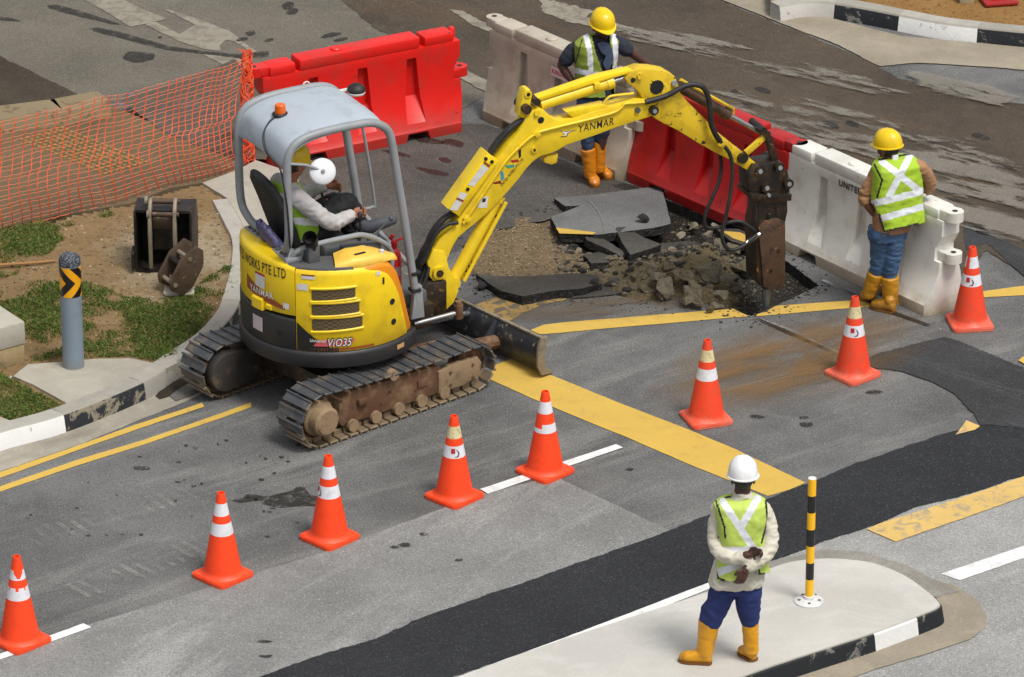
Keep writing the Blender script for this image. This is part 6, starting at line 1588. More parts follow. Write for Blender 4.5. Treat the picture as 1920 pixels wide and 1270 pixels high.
def limb(bm, pts, sides=14, sm=4):
    """pts: (point, radius): a smooth tapering tube with rounded ends"""
    P = spline([p for p, r in pts], sm); n = len(pts) - 1; R = []
    for i in range(len(P)):
        t = i / sm; k = min(n - 1, int(t)); f = t - k; f = f * f * (3 - 2 * f) * .5 + f * .5
        R.append(pts[k][1] * (1 - f) + pts[k + 1][1] * f)
    add_tube(bm, P, R, sides)
    for p, r in (pts[0], pts[-1]): add_ell(bm, p, (r, r, r), seg=12)
def basis(f, up=Vector((0, 0, 1))):
    f = Vector(f).normalized(); r = f.cross(up).normalized(); u = r.cross(f).normalized()
    return Matrix((r, f, u)).transposed()         # columns: right, forward, up
def add_hand(bm, wrist, d, side, curl=.35, sc=1.0, spread=1.0):
    """palm, four bent fingers of different length and a thumb leaving the side of the palm near its base. d: pointing direction; side: direction of the thumb"""
    d = Vector(d).normalized(); s = Vector(side); s = (s - d * s.dot(d)).normalized(); n_ = d.cross(s)
    R_ = Matrix((s, d, n_)).transposed()
    add_ell(bm, wrist + d * .048 * sc, (.040 * sc, .055 * sc, .017 * sc), R_, 14)
    add_tube(bm, [wrist - d * .03, wrist + d * .03 * sc], [.027 * sc, .030 * sc], 10)
    for k, (o_, L) in enumerate(((.030, .072), (.010, .080), (-.010, .075), (-.029, .058))):
        b = wrist + d * .085 * sc + s * o_ * sc * spread; q = b; pts = [(b - d * .02, .0105 * sc)]
        a = curl * .4
        for j, f in enumerate((.45, .32, .23)):
            a += curl * (.6 + .15 * j) + .06 * k * curl
            q = q + (d * cos(a) + n_ * sin(a)) * L * f * sc; pts.append((q, (.0100 - .0012 * j) * sc))
        limb(bm, pts, 8, 2)
    b = wrist + d * .022 * sc + s * .028 * sc
    limb(bm, [(b, .013 * sc), (b + (s * .8 + d * .7).normalized() * .035 * sc, .0115 * sc), (b + (s * .55 + d * 1.0).normalized() * .062 * sc + n_ * .012, .0095 * sc)], 8, 2)
def add_head(bm, c, M_):
    """skull, jaw, brow, nose, lips, chin and ears; c is the middle of the head"""
    def e(x, y, z, r): add_ell(bm, c + M_ @ Vector((x, y, z)), r, M_, 18)
    e(0, -.012, .025, (.075, .094, .098)); e(0, .018, -.045, (.058, .070, .072)); e(0, .055, -.090, (.028, .026, .020))
    e(0, .078, .012, (.048, .014, .012)); e(0, .093, -.022, (.013, .016, .022)); e(0, .098, -.034, (.018, .014, .010)); e(0, .080, -.064, (.024, .012, .010))
    for s in (-1, 1): e(s * .079, -.008, -.018, (.010, .020, .032)); e(s * .045, .058, -.028, (.022, .02, .02))
def add_foot_boot(bm, top, ankle, heel, toe, r0, r1):
    P = spline([top, top.lerp(ankle, .3), top.lerp(ankle, .65), ankle, ankle - Vector((0, 0, .03))], 3); n_ = len(P) - 1
    add_tube(bm, P, [r0 + (r1 * 1.05 - r0) * min(1, i / n_ * 1.15) for i in range(n_ + 1)], 20)
    hz = heel.z; d = (toe - heel); L = d.length; d.normalize(); s = Vector((d.y, -d.x, 0)).normalized()
    secs = []
    for t, wd, h in ((-.02, .020, .05), (.06, .036, .10), (.22, .040, .115), (.42, .042, .095), (.62, .050, .075), (.80, .049, .066), (.93, .036, .052), (1.0, .014, .034)):
        p = heel + d * L * t; secs.append((Vector((p.x, p.y, hz + h / 2)), s * wd, Vector((0, 0, h / 2))))
    loft(bm, secs, 18, 2.6)
    limb(bm, [(ankle, r1), (Vector((heel.x, heel.y, hz + .09)) + d * L * .22, .045)], 14, 3)
def sole_bm(heel, toe):
    d = (toe - heel); L = d.length; d.normalize(); s = Vector((d.y, -d.x, 0)).normalized(); out = []
    prof = ((-.03, .02), (.04, .038), (.22, .042), (.42, .044), (.62, .053), (.80, .052), (.93, .040), (1.01, .018))
    for t, wd in prof: out.append(heel + d * L * t + s * wd)
    for t, wd in prof[::-1]: out.append(heel + d * L * t - s * wd)
    bm = BM(); a = [bm.verts.new((p.x, p.y, heel.z + .001)) for p in out]; b = [bm.verts.new((p.x, p.y, heel.z + .022)) for p in out]
    newface(bm, a); newface(bm, b)
    for i in range(len(out)): newface(bm, [a[i], a[(i + 1) % len(out)], b[(i + 1) % len(out)], b[i]])
    bmesh.ops.recalc_face_normals(bm, faces=bm.faces); return bm
def helmet(parent, c, M_, m, org, visor=True):
    """hard hat: domed shell with ridges, gutter rim and peak"""
    bm = BM(); rings = []; N_ = 36
    for z, k in [(0, 1.0), (.02, 1.0), (.05, .975), (.08, .90), (.105, .78), (.125, .60), (.138, .36), (.143, .12)]:
        rings.append([bm.verts.new((.108 * k * cos(2 * pi * i / N_), .132 * k * sin(2 * pi * i / N_) - .004, z)) for i in range(N_)])
    for a, b in zip(rings, rings[1:]):
        for i in range(N_): newface(bm, [a[i], a[(i + 1) % N_], b[(i + 1) % N_], b[i]])
    newface(bm, rings[-1])
    for v in bm.verts:      # three raised ribs along the crown
        x, z = v.co.x, v.co.z
        if z > .06:
            for rx in (-.03, 0, .03): v.co.z += .006 * math.exp(-((x - rx) / .008) ** 2)
    def rim(r0, r1, z0, z1, front):
        A0 = []; 
        for i in range(N_):
            a = 2 * pi * i / N_; pk = max(0, sin(a)) ** 3 * front
            A0.append((bm.verts.new((r0 * cos(a), (r0 + .022) * sin(a) - .004, z1)), bm.verts.new((r1 * cos(a), (r1 + .022 + pk) * sin(a) - .004, z0 - pk * .25)), bm.verts.new((r1 * cos(a), (r1 + .020 + pk) * sin(a) - .004, z0 - .008 - pk * .25)), bm.verts.new((r0 * .97 * cos(a), (r0 + .018) * sin(a) - .004, z1 - .012))))
        for i in range(N_):
            p, q = A0[i], A0[(i + 1) % N_]
            for k in range(3): newface(bm, [p[k], q[k], q[k + 1], p[k + 1]])
    rim(.107, .118, .002, .006, .042 if visor else .0)
    bmesh.ops.recalc_face_normals(bm, faces=bm.faces)
    remap(bm, lambda x, y, z: c - org + M_ @ Vector((x, y, z)))
    return obj('helmet', bm, m, parent, ang=50)
def hair_bm(c, M_, org, low=-.09):
    bm = BM(); q = bmesh.ops.create_uvsphere(bm, u_segments=24, v_segments=18, radius=1.0)
    for v in bm.verts: v.co = Vector((v.co.x * .080, v.co.y * .098 - .014, v.co.z * .105 + .02))
    for v in bm.verts:
        if v.co.z < 0: v.co.x *= .97
    dl = [v for v in bm.verts if (v.co.y > .015 and v.co.z < .06) or v.co.z < low or (abs(v.co.x) > .06 and v.co.y > -.02 and v.co.z < -.02)]
    bmesh.ops.delete(bm, geom=dl, context='VERTS')
    return remap(bm, lambda x, y, z: c - org + M_ @ Vector((x, y, z)))
def face_parts(parent, c, M_, org):
    for s in (-1, 1):
        bm = BM(); add_ell(bm, c - org + M_ @ Vector((s * .031, .076, -.008)), (.013, .008, .007), M_, 12); e = obj('eye', bm, m_eyew, parent)
        bm = BM(); add_ell(bm, c - org + M_ @ Vector((s * .031, .0825, -.008)), (.006, .004, .006), M_, 10); obj('pupil', bm, m_eyeb, e)
        bm = BM(); add_ell(bm, c - org + M_ @ Vector((s * .032, .084, .012)), (.020, .006, .005), M_, 10); obj('eyebrow', bm, m_hair, parent)
    bm = BM(); add_ell(bm, c - org + M_ @ Vector((0, .0915, -.064)), (.022, .005, .003), M_, 10); obj('mouth', bm, mat('lips', A(80, 40, 36), .5), parent)
def torso(bm, rows, J, f, pw=2.5, sides=32):
    """rows: (x, y, half width in crop pixels, half depth m, dy m)"""
    r = Vector((f.y, -f.x, 0)).normalized(); secs = []
    for x, y, hw, dp, dy in rows:
        c = J(x, y, dy); e = J(x + hw, y, dy); h = abs((e - c).x) / max(.5, abs(r.x))
        secs.append((c, r * h, f * dp))
    loft(bm, secs, sides, pw)
def seg_d(p, a, b):
    ax, ay = a; bx, by = b; dx, dy = bx - ax, by - ay; t = max(0, min(1, ((p[0] - ax) * dx + (p[1] - ay) * dy) / (dx * dx + dy * dy)))
    return math.hypot(p[0] - ax - dx * t, p[1] - ay - dy * t)
def stripe_faces(me, org, inv, tests):
    """choose the cloth of each face: tests = (material, half width, list of segments) in crop coordinates"""
    for p in me.polygons:
        u, v = project(p.center + org); c = inv(u, v)
        for mi, hw, segs in tests:
            if any(seg_d(c, a, b) < hw for a, b in segs): p.material_index = mi
def crop(sc, ox, oy):
    return zc(sc, ox, oy), (lambda u, v: ((u - ox) * sc, (v - oy) * sc))
def local(bm, org): return shift(bm, -org)
def dress(name, bm, m, parent, org, vox=.010, sm=4, wr=0.0, wsc=(9, 9, 16), seed=0.0, calm=None):
    me = remeshed(bm, vox, sm)
    if wr: wrinkle(me, wr, wsc, seed, calm)
    for v in me.vertices: v.co -= org
    return obj(name, me, m, parent, ang=180)

# ---- worker in front: back turned, hands clasped behind him, on the island
q7, i7 = crop(2.822, 1240, 820)
Y1 = G(1360, 1243, KH).y
J = lambda x, y, dy=0.0: VY(*q7(x, y), Y1 + dy)
f1 = Vector((-.12, .99, 0)).normalized()
lh, lt = G(*q7(262, 1200), KH), G(*q7(92, 1183), KH); rh, rt_ = G(*q7(492, 1188), KH), G(*q7(420, 1138), KH)
org = Vector((J(380, 1200).x, Y1, KH))
hc = J(432, 215, 0.01); HM = basis(Vector((-.05, 1, -.10)))
bm = BM(); add_head(bm, hc, HM); add_tube(bm, [J(428, 320, 0), hc - Vector((0, 0, .06))], [.062, .058], 14)
loft(bm, [(J(420, 360, 0), Vector((.11, 0, 0)), Vector((0, .06, 0))), (J(420, 420, 0), Vector((.14, 0, 0)), Vector((0, .08, 0))), (J(420, 600, 0), Vector((.13, 0, 0)), Vector((0, .085, 0))), (J(400, 770, 0), Vector((.15, 0, 0)), Vector((0, .09, 0)))], 20)
LA = [(J(310, 388, .015), .036), (J(294, 480, -.02), .036), (J(306, 590, -.10), .036), (J(400, 640, -.19), .036), (J(455, 622, -.22), .030)]
RA = [(J(530, 388, .015), .036), (J(566, 480, -.02), .036), (J(566, 580, -.09), .036), (J(500, 655, -.20), .036), (J(452, 690, -.235), .030)]
limb(bm, LA); limb(bm, RA)
add_hand(bm, J(458, 622, -.22), Vector((.9, .1, .35)), Vector((.2, -.3, 1)), .9, .95)
add_hand(bm, J(448, 694, -.24), Vector((-.35, -.15, -.9)), Vector((-.8, -.2, .2)), .4, .98)
for a, b, c_ in ((J(335, 780, 0), J(280, 900, .0), (lh * .75 + lt * .25 + Vector((0, 0, .06)))), (J(455, 780, 0), J(462, 890, .02), (rh * .75 + rt_ * .25 + Vector((0, 0, .06))))): limb(bm, [(a, .07), (b, .05), (c_, .038)])
me = remeshed(bm, .0068, 2, .5)
for v in me.vertices: v.co -= org
P1 = obj('person', me, m_skin_d, ang=180); P1.location = org
tag(P1, 'person in white helmet on the traffic island, seen from behind, hands clasped behind the back', 'person')
obj('hair', hair_bm(hc, HM, org, -.10), m_hair, P1)
helmet(P1, hc + HM @ Vector((0, 0, .022)), HM, m_helw, org)
m_shirt1 = mat('beige_work_shirt', A(206, 200, 184, 1.2), .85, var=.06, vs_=4, dirt=A(176, 166, 146), damt=.4, bump=.3, bscale=14)
bm = BM(); torso(bm, [(430, 292, 44, .060, -.01), (429, 312, 50, .066, 0), (424, 332, 84, .075, 0), (418, 350, 124, .085, 0), (420, 400, 128, .105, 0), (422, 520, 118, .11, 0), (418, 640, 128, .12, 0), (404, 720, 138, .135, 0), (394, 772, 144, .142, 0)], J, f1)
limb(bm, [(J(304, 385, .015), .058), (J(290, 450, -.0), .055), (J(288, 540, -.05), .055), (J(310, 610, -.12), .052), (J(375, 640, -.18), .047), (J(432, 640, -.205), .044)], 16, 5)
limb(bm, [(J(538, 385, .015), .058), (J(566, 450, -.0), .055), (J(580, 540, -.05), .055), (J(560, 610, -.12), .052), (J(510, 655, -.19), .047), (J(466, 682, -.222), .044)], 16, 5)
dress('shirt', bm, m_shirt1, P1, org, .010, 3, .009, (11, 11, 22), 3)
bm = BM(); torso(bm, [(426, 318, 70, .085, -.01), (424, 330, 112, .100, -.01), (420, 350, 140, .115, -.02), (422, 400, 134, .130, -.02), (424, 500, 122, .138, -.02), (426, 600, 124, .142, -.02), (426, 680, 138, .152, -.01), (428, 740, 146, .162, -.01)], J, f1, 3.2)
me = remeshed(bm, .0085, 3); wrinkle(me, .006, (8, 8, 10), 5)
for v in me.vertices: v.co -= org
vest = obj('safety_vest', me, [m_lime('vest_front', (192, 214, 96)), m_refl, m_pipe], P1, ang=180)
dl = []
b2 = BM(); b2.from_mesh(me)
for f in b2.faces:
    c = i7(*project(f.calc_center_median() + org))
    if c[1] > 752 - .0 * c[0] + (8 if c[0] < 400 else -34 * (c[0] - 400) / 160) or (c[1] > 690 and abs(c[0] - 462) < 38 + (c[1] - 690) * .35) and f.normal.y < 0: dl.append(f)
bmesh.ops.delete(b2, geom=dl, context='FACES'); b2.to_mesh(me); b2.free()
stripe_faces(me, org, i7, [(1, 19, [((325, 340), (485, 585)), ((510, 325), (425, 470)), ((290, 720), (440, 665)), ((300, 600), (560, 600)), ((520, 655), (570, 640))]), (2, 5, [((288, 335), (335, 480)), ((335, 480), (338, 530)), ((552, 335), (562, 440)), ((562, 440), (530, 560)), ((285, 690), (300, 745)), ((300, 745), (360, 770)), ((340, 318), (480, 305)), ((515, 695), (520, 725)), ((520, 722), (568, 722))])])
m_navy = mat('navy_trousers', A(30, 46, 104, 1.2), .85, var=.12, vs_=5, dirt=A(24, 34, 76), damt=.5, bump=.3, bscale=12)
bm = BM(); torso(bm, [(398, 745, 112, .095, 0), (395, 775, 122, .105, 0), (392, 810, 126, .115, 0)], J, f1)
limb(bm, [(J(330, 800, 0), .100), (J(300, 870, 0), .090), (J(274, 930, 0), .088), (J(262, 964, 0), .088)], 18, 5)
limb(bm, [(J(458, 800, 0), .098), (J(460, 870, .01), .084), (J(464, 930, .02), .077), (J(468, 964, .02), .072)], 18, 5)
dress('trousers', bm, m_navy, P1, org, .010, 3, .012, (6, 6, 9), 8, J(260, 975, 0).z)
for nm, tp, an, hl, to, r0, r1 in (('boot', J(255, 966, 0), J(232, 1125, 0), lh, lt, .080, .056), ('boot', J(469, 962, .02), J(476, 1120, .03), rh, rt_, .064, .050)):
    bm = BM(); add_foot_boot(bm, tp, an, hl + Vector((0, 0, .012)), to + Vector((0, 0, .012)), r0, r1)
    b_ = dress(nm, bm, m_boot, P1, org, .008, 3, .003, (8, 8, 14), 2)
    obj('boot_sole', local(sole_bm(hl, to), org), m_sole, b_)
    for q in range(0):
        b2 = BM(); c = tp.lerp(an, .03 + .06 * q); add_tube(b2, [c + Vector((cos(2 * pi * k / 20), sin(2 * pi * k / 20), 0)) * (r0 - .0015 * q + .001) for k in range(20)], .004, 6, closed=True); obj('boot_ring', local(b2, org), m_boot, b_)

# ---- worker at the white barrier on the right: back to us, one hand on the hip, the other on the barrier
q6, i6 = crop(2.761, 1460, 200)
Y2 = G(1650, 580).y
J = lambda x, y, dy=0.0: VY(*q6(x, y), Y2 + dy)
f2 = Vector((-.42, .9, 0)).normalized()
org = Vector((3.11, Y2, 0.001))
lh, lt = G(*q6(492, 985)), G(*q6(428, 1010)); rh, rt_ = G(*q6(600, 1072)), G(*q6(478, 1040))
hc = J(566, 213, .02); HM = basis(Vector((-.75, .75, -.12)))
bm = BM(); add_head(bm, hc, HM); add_tube(bm, [J(590, 285, 0), hc - Vector((0, 0, .05))], [.060, .056], 14)
loft(bm, [(J(605, 300, 0), Vector((.12, 0, 0)), Vector((0, .07, 0))), (J(610, 400, 0), Vector((.15, 0, 0)), Vector((0, .09, 0))), (J(575, 640, 0), Vector((.13, 0, 0)), Vector((0, .09, 0)))], 20)
limb(bm, [(J(514, 345, .01), .038), (J(474, 395, -.01), .036), (J(444, 468, -.02), .038), (J(475, 530, -.03), .036), (J(512, 572, -.03), .029)])
limb(bm, [(J(718, 318, .02), .036), (J(762, 352, .04), .036), (J(783, 398, .08), .038), (J(768, 425, .14), .034), (J(752, 434, .20), .028)])
add_hand(bm, J(512, 572, -.03), Vector((.7, .4, -.5)), Vector((0, .5, 1)), .5)
add_hand(bm, J(752, 434, .20), Vector((-.7, .6, -.15)), Vector((-.3, -.7, .1)), .3)
for a, b, c_ in ((J(535, 650, 0), J(520, 770, .02), J(466, 965, .05)), (J(605, 650, 0), J(590, 770, .0), J(578, 1000, 0))): limb(bm, [(a, .07), (b, .05), (c_, .036)])
me = remeshed(bm, .0068, 2, .5)
for v in me.vertices: v.co -= org
P2 = obj('person', me, m_skin_m, ang=180); P2.location = org
tag(P2, 'person in yellow helmet, lime vest and blue jeans leaning on the clean white barrier', 'person')
obj('hair', hair_bm(hc, HM, org, -.10), m_hair, P2); face_parts(P2, hc, HM, org)
helmet(P2, hc + HM @ Vector((0, 0, .022)), HM, m_hely, org)
bm = BM(); add_box(bm, hc - org + Vector((.055, -.075, -.075)), (.055, .03, .085), basis(Vector((.3, -1, 0))), .008); obj('white_tag', bm, m_helw, P2)
m_tan = mat('tan_sleeve', A(166, 124, 88, 1.2), .85, var=.1, vs_=5, dirt=A(120, 84, 58), damt=.5, bump=.3, bscale=16)
bm = BM(); torso(bm, [(592, 278, 48, .06, 0), (600, 292, 90, .08, 0), (610, 320, 112, .095, 0), (610, 420, 114, .105, 0), (604, 540, 104, .11, 0), (575, 640, 92, .115, 0)], J, f2)
limb(bm, [(J(512, 340, .01), .062), (J(476, 395, -.01), .054), (J(446, 455, -.02), .050), (J(446, 484, -.025), .05)], 16, 5)
limb(bm, [(J(722, 312, .02), .062), (J(762, 350, .04), .054), (J(784, 398, .08), .048), (J(772, 424, .13), .048)], 16, 5)
dress('shirt', bm, m_tan, P2, org, .010, 3, .010, (9, 9, 24), 4)
bm = BM(); torso(bm, [(592, 262, 56, .085, 0), (602, 276, 100, .10, 0), (614, 305, 122, .118, -.01), (612, 400, 122, .128, -.01), (608, 500, 128, .138, -.01), (624, 590, 118, .146, -.01), (630, 646, 108, .152, -.01)], J, f2, 3.2)
me = remeshed(bm, .0085, 3); wrinkle(me, .006, (8, 8, 10), 15)
for v in me.vertices: v.co -= org
vest = obj('safety_vest', me, [m_lime('vest_right', (166, 200, 44)), m_refl, m_pipe], P2, ang=180)
b2 = BM(); b2.from_mesh(me)
dl = [f for f in b2.faces if (lambda c: c[1] > 650 - (c[0] - 545) * .23 or (c[0] < 545 and c[1] > 565 + (c[0] - 515) * 2.8))(i6(*project(f.calc_center_median() + org)))]
bmesh.ops.delete(b2, geom=dl, context='FACES'); b2.to_mesh(me); b2.free()
stripe_faces(me, org, i6, [(1, 17, [((535, 285), (735, 440)), ((685, 245), (570, 468)), ((470, 505), (600, 478)), ((600, 478), (745, 438)), ((515, 585), (620, 555)), ((620, 555), (745, 520))]), (2, 5, [((495, 300), (535, 380)), ((535, 380), (510, 470)), ((722, 255), (735, 300)), ((520, 275), (680, 245)), ((545, 648), (720, 608)), ((520, 560), (545, 645))])])
m_jean = mat('blue_jeans', A(62, 92, 128, 1.2), .85, var=.12, vs_=4, dirt=A(96, 122, 150), damt=.5, dscale=4, bump=.3, bscale=14)
bm = BM(); torso(bm, [(565, 615, 90, .11, 0), (563, 650, 94, .115, 0), (563, 680, 90, .115, 0)], J, f2)
limb(bm, [(J(530, 690, .01), .092), (J(524, 760, .02), .078), (J(512, 820, .02), .062), (J(503, 875, .03), .054)], 18, 5)
limb(bm, [(J(592, 690, 0), .094), (J(588, 760, 0), .080), (J(580, 830, 0), .064), (J(577, 895, 0), .056)], 18, 5)
dress('jeans', bm, m_jean, P2, org, .010, 3, .010, (9, 9, 20), 9, J(575, 885, 0).z)
for tp, an, hl, to, r0, r1 in ((J(503, 862, .02), J(466, 970, .05), lh, lt, .072, .050), (J(576, 880, 0), J(578, 1005, 0), rh, rt_, .080, .058)):
    bm = BM(); add_foot_boot(bm, tp, an, hl + Vector((0, 0, .012)), to + Vector((0, 0, .012)), r0, r1)
    b_ = dress('boot', bm, m_boot3, P2, org, .008, 3, .004, (8, 8, 14), 6)
    obj('boot_sole', local(sole_bm(hl, to), org), m_sole, b_)

# ---- worker behind the boom: facing us, looking down into the hole
q5, i5 = crop(3.343, 900, 0)
Y3 = G(1122, 345).y
J = lambda x, y, dy=0.0: VY(*q5(x, y), Y3 + dy)
f3 = Vector((.28, -.96, 0)).normalized()
org = Vector((J(720, 1150).x, Y3, 0.001))
lh, lt = G(*q5(690, 1130)), G(*q5(728, 1182)); rh, rt_ = G(*q5(742, 1095)), G(*q5(820, 1132))
hc = J(768, 165, -.02); HM = basis(Vector((.35, -.9, -.16)))
bm = BM(); add_head(bm, hc, HM); add_tube(bm, [J(752, 245, .02), hc - Vector((0, 0, .05))], [.060, .056], 14)
loft(bm, [(J(735, 262, 0), Vector((.13, 0, 0)), Vector((0, .07, 0))), (J(728, 350, 0), Vector((.14, 0, 0)), Vector((0, .09, 0))), (J(718, 620, 0), Vector((.13, 0, 0)), Vector((0, .09, 0)))], 20)
limb(bm, [(J(614, 296, .02), .040), (J(578, 328, .01), .042), (J(546, 368, .01), .044), (J(512, 402, .02), .042), (J(545, 465, .0), .038), (J(588, 522, -.03), .029)])
limb(bm, [(J(850, 272, .02), .040), (J(884, 288, .01), .042), (J(920, 312, .0), .044), (J(972, 348, .02), .041), (J(1035, 395, .05), .036), (J(1085, 425, .08), .028)])
add_hand(bm, J(588, 522, -.03), Vector((.6, -.3, -.6)), Vector((.5, -.3, .8)), .5)
add_hand(bm, J(1085, 425, .08), Vector((.85, .3, -.25)), Vector((.2, -.9, .1)), .3)
for a, b, c_ in ((J(672, 680, 0), J(662, 820, .0), J(690, 1085, 0)), (J(768, 680, 0), J(765, 800, .0), J(748, 1055, .03))): limb(bm, [(a, .07), (b, .05), (c_, .036)])
me = remeshed(bm, .0068, 2, .5)
for v in me.vertices: v.co -= org
P3 = obj('person', me, m_skin_d, ang=180); P3.location = org
tag(P3, 'person in yellow helmet, open vest and dark navy t-shirt standing behind the digger arm', 'person')
obj('hair', hair_bm(hc, HM, org, -.10), m_hair, P3); face_parts(P3, hc, HM, org)
helmet(P3, hc + HM @ Vector((0, 0, .022)), HM, m_hely, org)
m_tee = mat('navy_tshirt', A(28, 34, 48, 1.1), .85, var=.15, vs_=5, bump=.3, bscale=14)
bm = BM(); torso(bm, [(752, 228, 50, .06, .0), (745, 240, 90, .075, 0), (735, 262, 130, .09, 0), (728, 330, 122, .105, 0), (722, 450, 112, .11, 0), (718, 600, 110, .115, 0)], J, f3)
limb(bm, [(J(616, 292, .02), .064), (J(580, 325, .01), .068), (J(542, 372, .01), .066)], 16, 5)
limb(bm, [(J(850, 268, .02), .064), (J(884, 285, .01), .068), (J(918, 314, .0), .064)], 16, 5)
dress('tshirt', bm, m_tee, P3, org, .010, 3, .007, (10, 10, 14), 11)
bm = BM(); c0 = [(735, 275), (770, 262), (805, 272), (830, 310), (838, 370), (815, 430), (790, 440), (770, 400), (790, 350), (760, 330)]
vs_f = [J(x, y, -.122) - org for x, y in c0]
newface(bm, [bm.verts.new(p) for p in vs_f]); obj('shirt_print', bm, mat('faded_print', A(70, 84, 110), .85, var=.5, vs_=22), P3, smooth=False)
bm = BM(); torso(bm, [(752, 222, 72, .085, -.01), (745, 236, 112, .098, -.01), (734, 262, 140, .116, -.02), (730, 340, 130, .130, -.02), (722, 450, 120, .13, 0), (722, 560, 118, .134, 0), (726, 605, 116, .136, 0)], J, f3, 2.8)
me = remeshed(bm, .0085, 3); wrinkle(me, .005, (8, 8, 10), 25)
for v in me.vertices: v.co -= org
vest = obj('safety_vest', me, [m_lime('vest_back', (134, 150, 52)), m_refl, m_pipe], P3, ang=180)
hole3 = [(692, 190), (806, 180), (820, 300), (832, 430), (846, 640), (790, 640), (770, 450), (724, 330)]
b2 = BM(); b2.from_mesh(me)
dl = []
for f in b2.faces:
    w_ = f.calc_center_median() + org; c = i5(*project(w_))
    if w_.y < Y3 - .02 and inside(Vector(c), [Vector(p) for p in hole3]): dl.append(f)
    elif c[1] > 612: dl.append(f)
bmesh.ops.delete(b2, geom=dl, context='FACES'); b2.to_mesh(me); b2.free()
stripe_faces(me, org, i5, [(1, 17, [((662, 210), (690, 330)), ((690, 330), (695, 445)), ((832, 190), (850, 300)), ((850, 300), (858, 420)), ((590, 440), (690, 465)), ((690, 465), (775, 468)), ((840, 430), (900, 420))]), (2, 4, [((720, 250), (775, 450)), ((598, 400), (640, 250))])])
bm = BM(); torso(bm, [(718, 590, 104, .108, 0), (718, 640, 108, .112, 0), (720, 680, 106, .112, 0)], J, f3)
limb(bm, [(J(672, 690, 0), .088), (J(662, 790, .0), .074), (J(668, 870, .0), .062), (J(676, 945, 0), .050)], 18, 5)
limb(bm, [(J(768, 690, 0), .088), (J(770, 780, .0), .072), (J(764, 840, .02), .060), (J(752, 900, .03), .048)], 18, 5)
dress('jeans', bm, mat('dark_jeans', A(48, 66, 90, 1.2), .85, var=.15, vs_=4, bump=.3, bscale=14), P3, org, .010, 3, .010, (9, 9, 18), 19)
for tp, an, hl, to, r0, r1 in ((J(676, 930, 0), J(692, 1090, -.0), lh, lt, .068, .050), (J(750, 886, .03), J(748, 1058, .03), rh, rt_, .060, .047)):
    bm = BM(); add_foot_boot(bm, tp, an, hl + Vector((0, 0, .012)), to + Vector((0, 0, .012)), r0, r1)
    b_ = dress('boot', bm, m_boot2, P3, org, .008, 3, .004, (8, 8, 14), 6)
    obj('boot_sole', local(sole_bm(hl, to), org), m_sole, b_)

# ---- operator in the seat, looking towards the breaker
U = lambda x, y, z: UP.wor((x, y, z))
org = U(-.2, .05, 1.36)
fw_, lf_ = UP.x.copy(), UP.y.copy()
hc = U(-.295, .0, 2.055); HM = basis(fw_ * .92 + lf_ * .25 + Vector((0, 0, -.22)))
bm = BM(); add_head(bm, hc, HM); add_tube(bm, [U(-.33, .05, 1.86), hc - Vector((0, 0, .05))], [.060, .054], 14)
loft(bm, [(U(-.24, .06, 1.40), fw_ * .10, lf_ * .14), (U(-.27, .06, 1.6), fw_ * .09, lf_ * .13), (U(-.33, .06, 1.84), fw_ * .07, lf_ * .13)], 20)
limb(bm, [(U(-.33, -.15, 1.80), .05), (U(-.20, -.22, 1.68), .044), (U(-.07, -.24, 1.585), .042), (U(.03, -.24, 1.60), .036), (U(.10, -.24, 1.615), .028)])
limb(bm, [(U(-.31, .26, 1.80), .05), (U(-.18, .33, 1.68), .044), (U(-.06, .36, 1.60), .042), (U(.05, .28, 1.66), .036), (U(.10, .22, 1.70), .028)])
add_hand(bm, U(.095, -.24, 1.615), fw_ + Vector((0, 0, -.15)), lf_ * .8 + Vector((0, 0, .5)), .9)
add_hand(bm, U(.10, .22, 1.70), fw_ * .8 - lf_ * .5, lf_ * -.2 + Vector((0, 0, 1)), .7)
limb(bm, [(U(-.18, -.04, 1.43), .08), (U(.14, -.04, 1.64), .055), (U(.25, -.05, 1.43), .04)]); limb(bm, [(U(-.18, .18, 1.43), .08), (U(.20, .22, 1.54), .055), (U(.34, .24, 1.10), .04)])
me = remeshed(bm, .0068, 2, .5)
for v in me.vertices: v.co -= org
P4 = obj('person', me, m_skin_l, ang=180); P4.location = org
tag(P4, 'person in yellow helmet, lime vest and grey sleeves sitting at the excavator controls', 'person')
obj('hair', hair_bm(hc, HM, org, -.09), m_hair, P4); face_parts(P4, hc, HM, org)
helmet(P4, hc + HM @ Vector((0, 0, .022)), HM, m_hely, org)
m_shirt4 = mat('grey_work_shirt', A(188, 184, 184, 1.2), .85, var=.06, vs_=4, dirt=A(160, 154, 150), damt=.4, bump=.3, bscale=14)
bm = BM(); loft(bm, [(U(-.22, .06, 1.40), fw_ * .15, lf_ * .185), (U(-.25, .06, 1.55), fw_ * .135, lf_ * .185), (U(-.30, .06, 1.72), fw_ * .12, lf_ * .19), (U(-.335, .06, 1.83), fw_ * .095, lf_ * .175), (U(-.34, .06, 1.90), fw_ * .06, lf_ * .07)], 28, 2.4)
limb(bm, [(U(-.335, -.13, 1.80), .075), (U(-.23, -.20, 1.70), .068), (U(-.09, -.24, 1.585), .064), (U(.0, -.24, 1.595), .054), (U(.075, -.24, 1.612), .046)], 16, 5)
limb(bm, [(U(-.315, .25, 1.80), .075), (U(-.20, .32, 1.69), .068), (U(-.07, .36, 1.60), .062), (U(.03, .30, 1.65), .052), (U(.08, .25, 1.69), .046)], 16, 5)
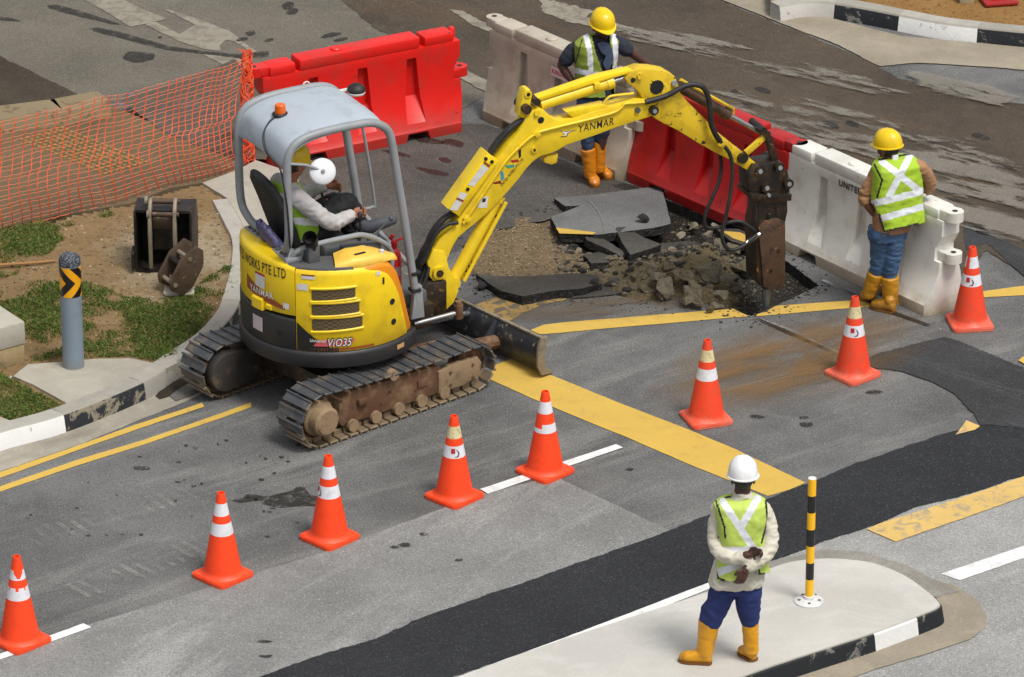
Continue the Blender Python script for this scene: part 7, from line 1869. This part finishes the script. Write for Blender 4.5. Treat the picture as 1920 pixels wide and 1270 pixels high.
dress('shirt', bm, m_shirt4, P4, org, .010, 3, .008, (12, 12, 14), 31)
bm = BM(); loft(bm, [(U(-.225, .06, 1.43), fw_ * .165, lf_ * .20), (U(-.255, .06, 1.56), fw_ * .155, lf_ * .20), (U(-.30, .06, 1.70), fw_ * .14, lf_ * .195), (U(-.335, .06, 1.81), fw_ * .12, lf_ * .165), (U(-.345, .06, 1.88), fw_ * .085, lf_ * .10)], 28, 2.6)
me = remeshed(bm, .0085, 3); wrinkle(me, .005, (10, 10, 10), 33)
for v in me.vertices: v.co -= org
q1, i1 = crop(3.023, 340, 140)
obj('safety_vest', me, [m_lime('vest_seat', (150, 196, 50)), m_refl, m_pipe], P4, ang=180)
stripe_faces(me, org, i1, [(1, 20, [((500, 670), (560, 690)), ((650, 830), (770, 840))]), (2, 5, [((600, 680), (612, 640)), ((612, 640), (670, 640)), ((670, 640), (700, 690))])])
m_btr = mat('black_trousers', A(30, 30, 34, 1.1), .8, var=.2, vs_=5, bump=.3, bscale=14)
bm = BM(); limb(bm, [(U(-.22, .06, 1.40), .15), (U(-.20, .06, 1.38), .15)], 20)
limb(bm, [(U(-.16, -.03, 1.43), .105), (U(.0, -.04, 1.55), .095), (U(.13, -.04, 1.64), .082), (U(.20, -.04, 1.56), .072), (U(.25, -.05, 1.44), .058)], 18, 5)
limb(bm, [(U(-.16, .17, 1.43), .105), (U(.04, .20, 1.50), .092), (U(.19, .22, 1.53), .080), (U(.27, .23, 1.36), .07), (U(.33, .24, 1.14), .06)], 18, 5)
dress('trousers', bm, m_btr, P4, org, .010, 3, .009, (14, 14, 14), 41)
m_sock = mat('dark_boot', A(66, 70, 78, 1.1), .7, var=.2)
for a, b, c_ in ((U(.24, -.08, 1.44), U(.30, -.09, 1.41), U(.53, -.10, 1.43)), (U(.33, .24, 1.12), U(.36, .24, .98), U(.54, .25, .93))):
    bm = BM(); limb(bm, [(a, .055), (b, .055), (b.lerp(c_, .5), .052), (c_, .038)], 16, 5); dress('shoe', bm, m_sock, P4, org, .009, 3)
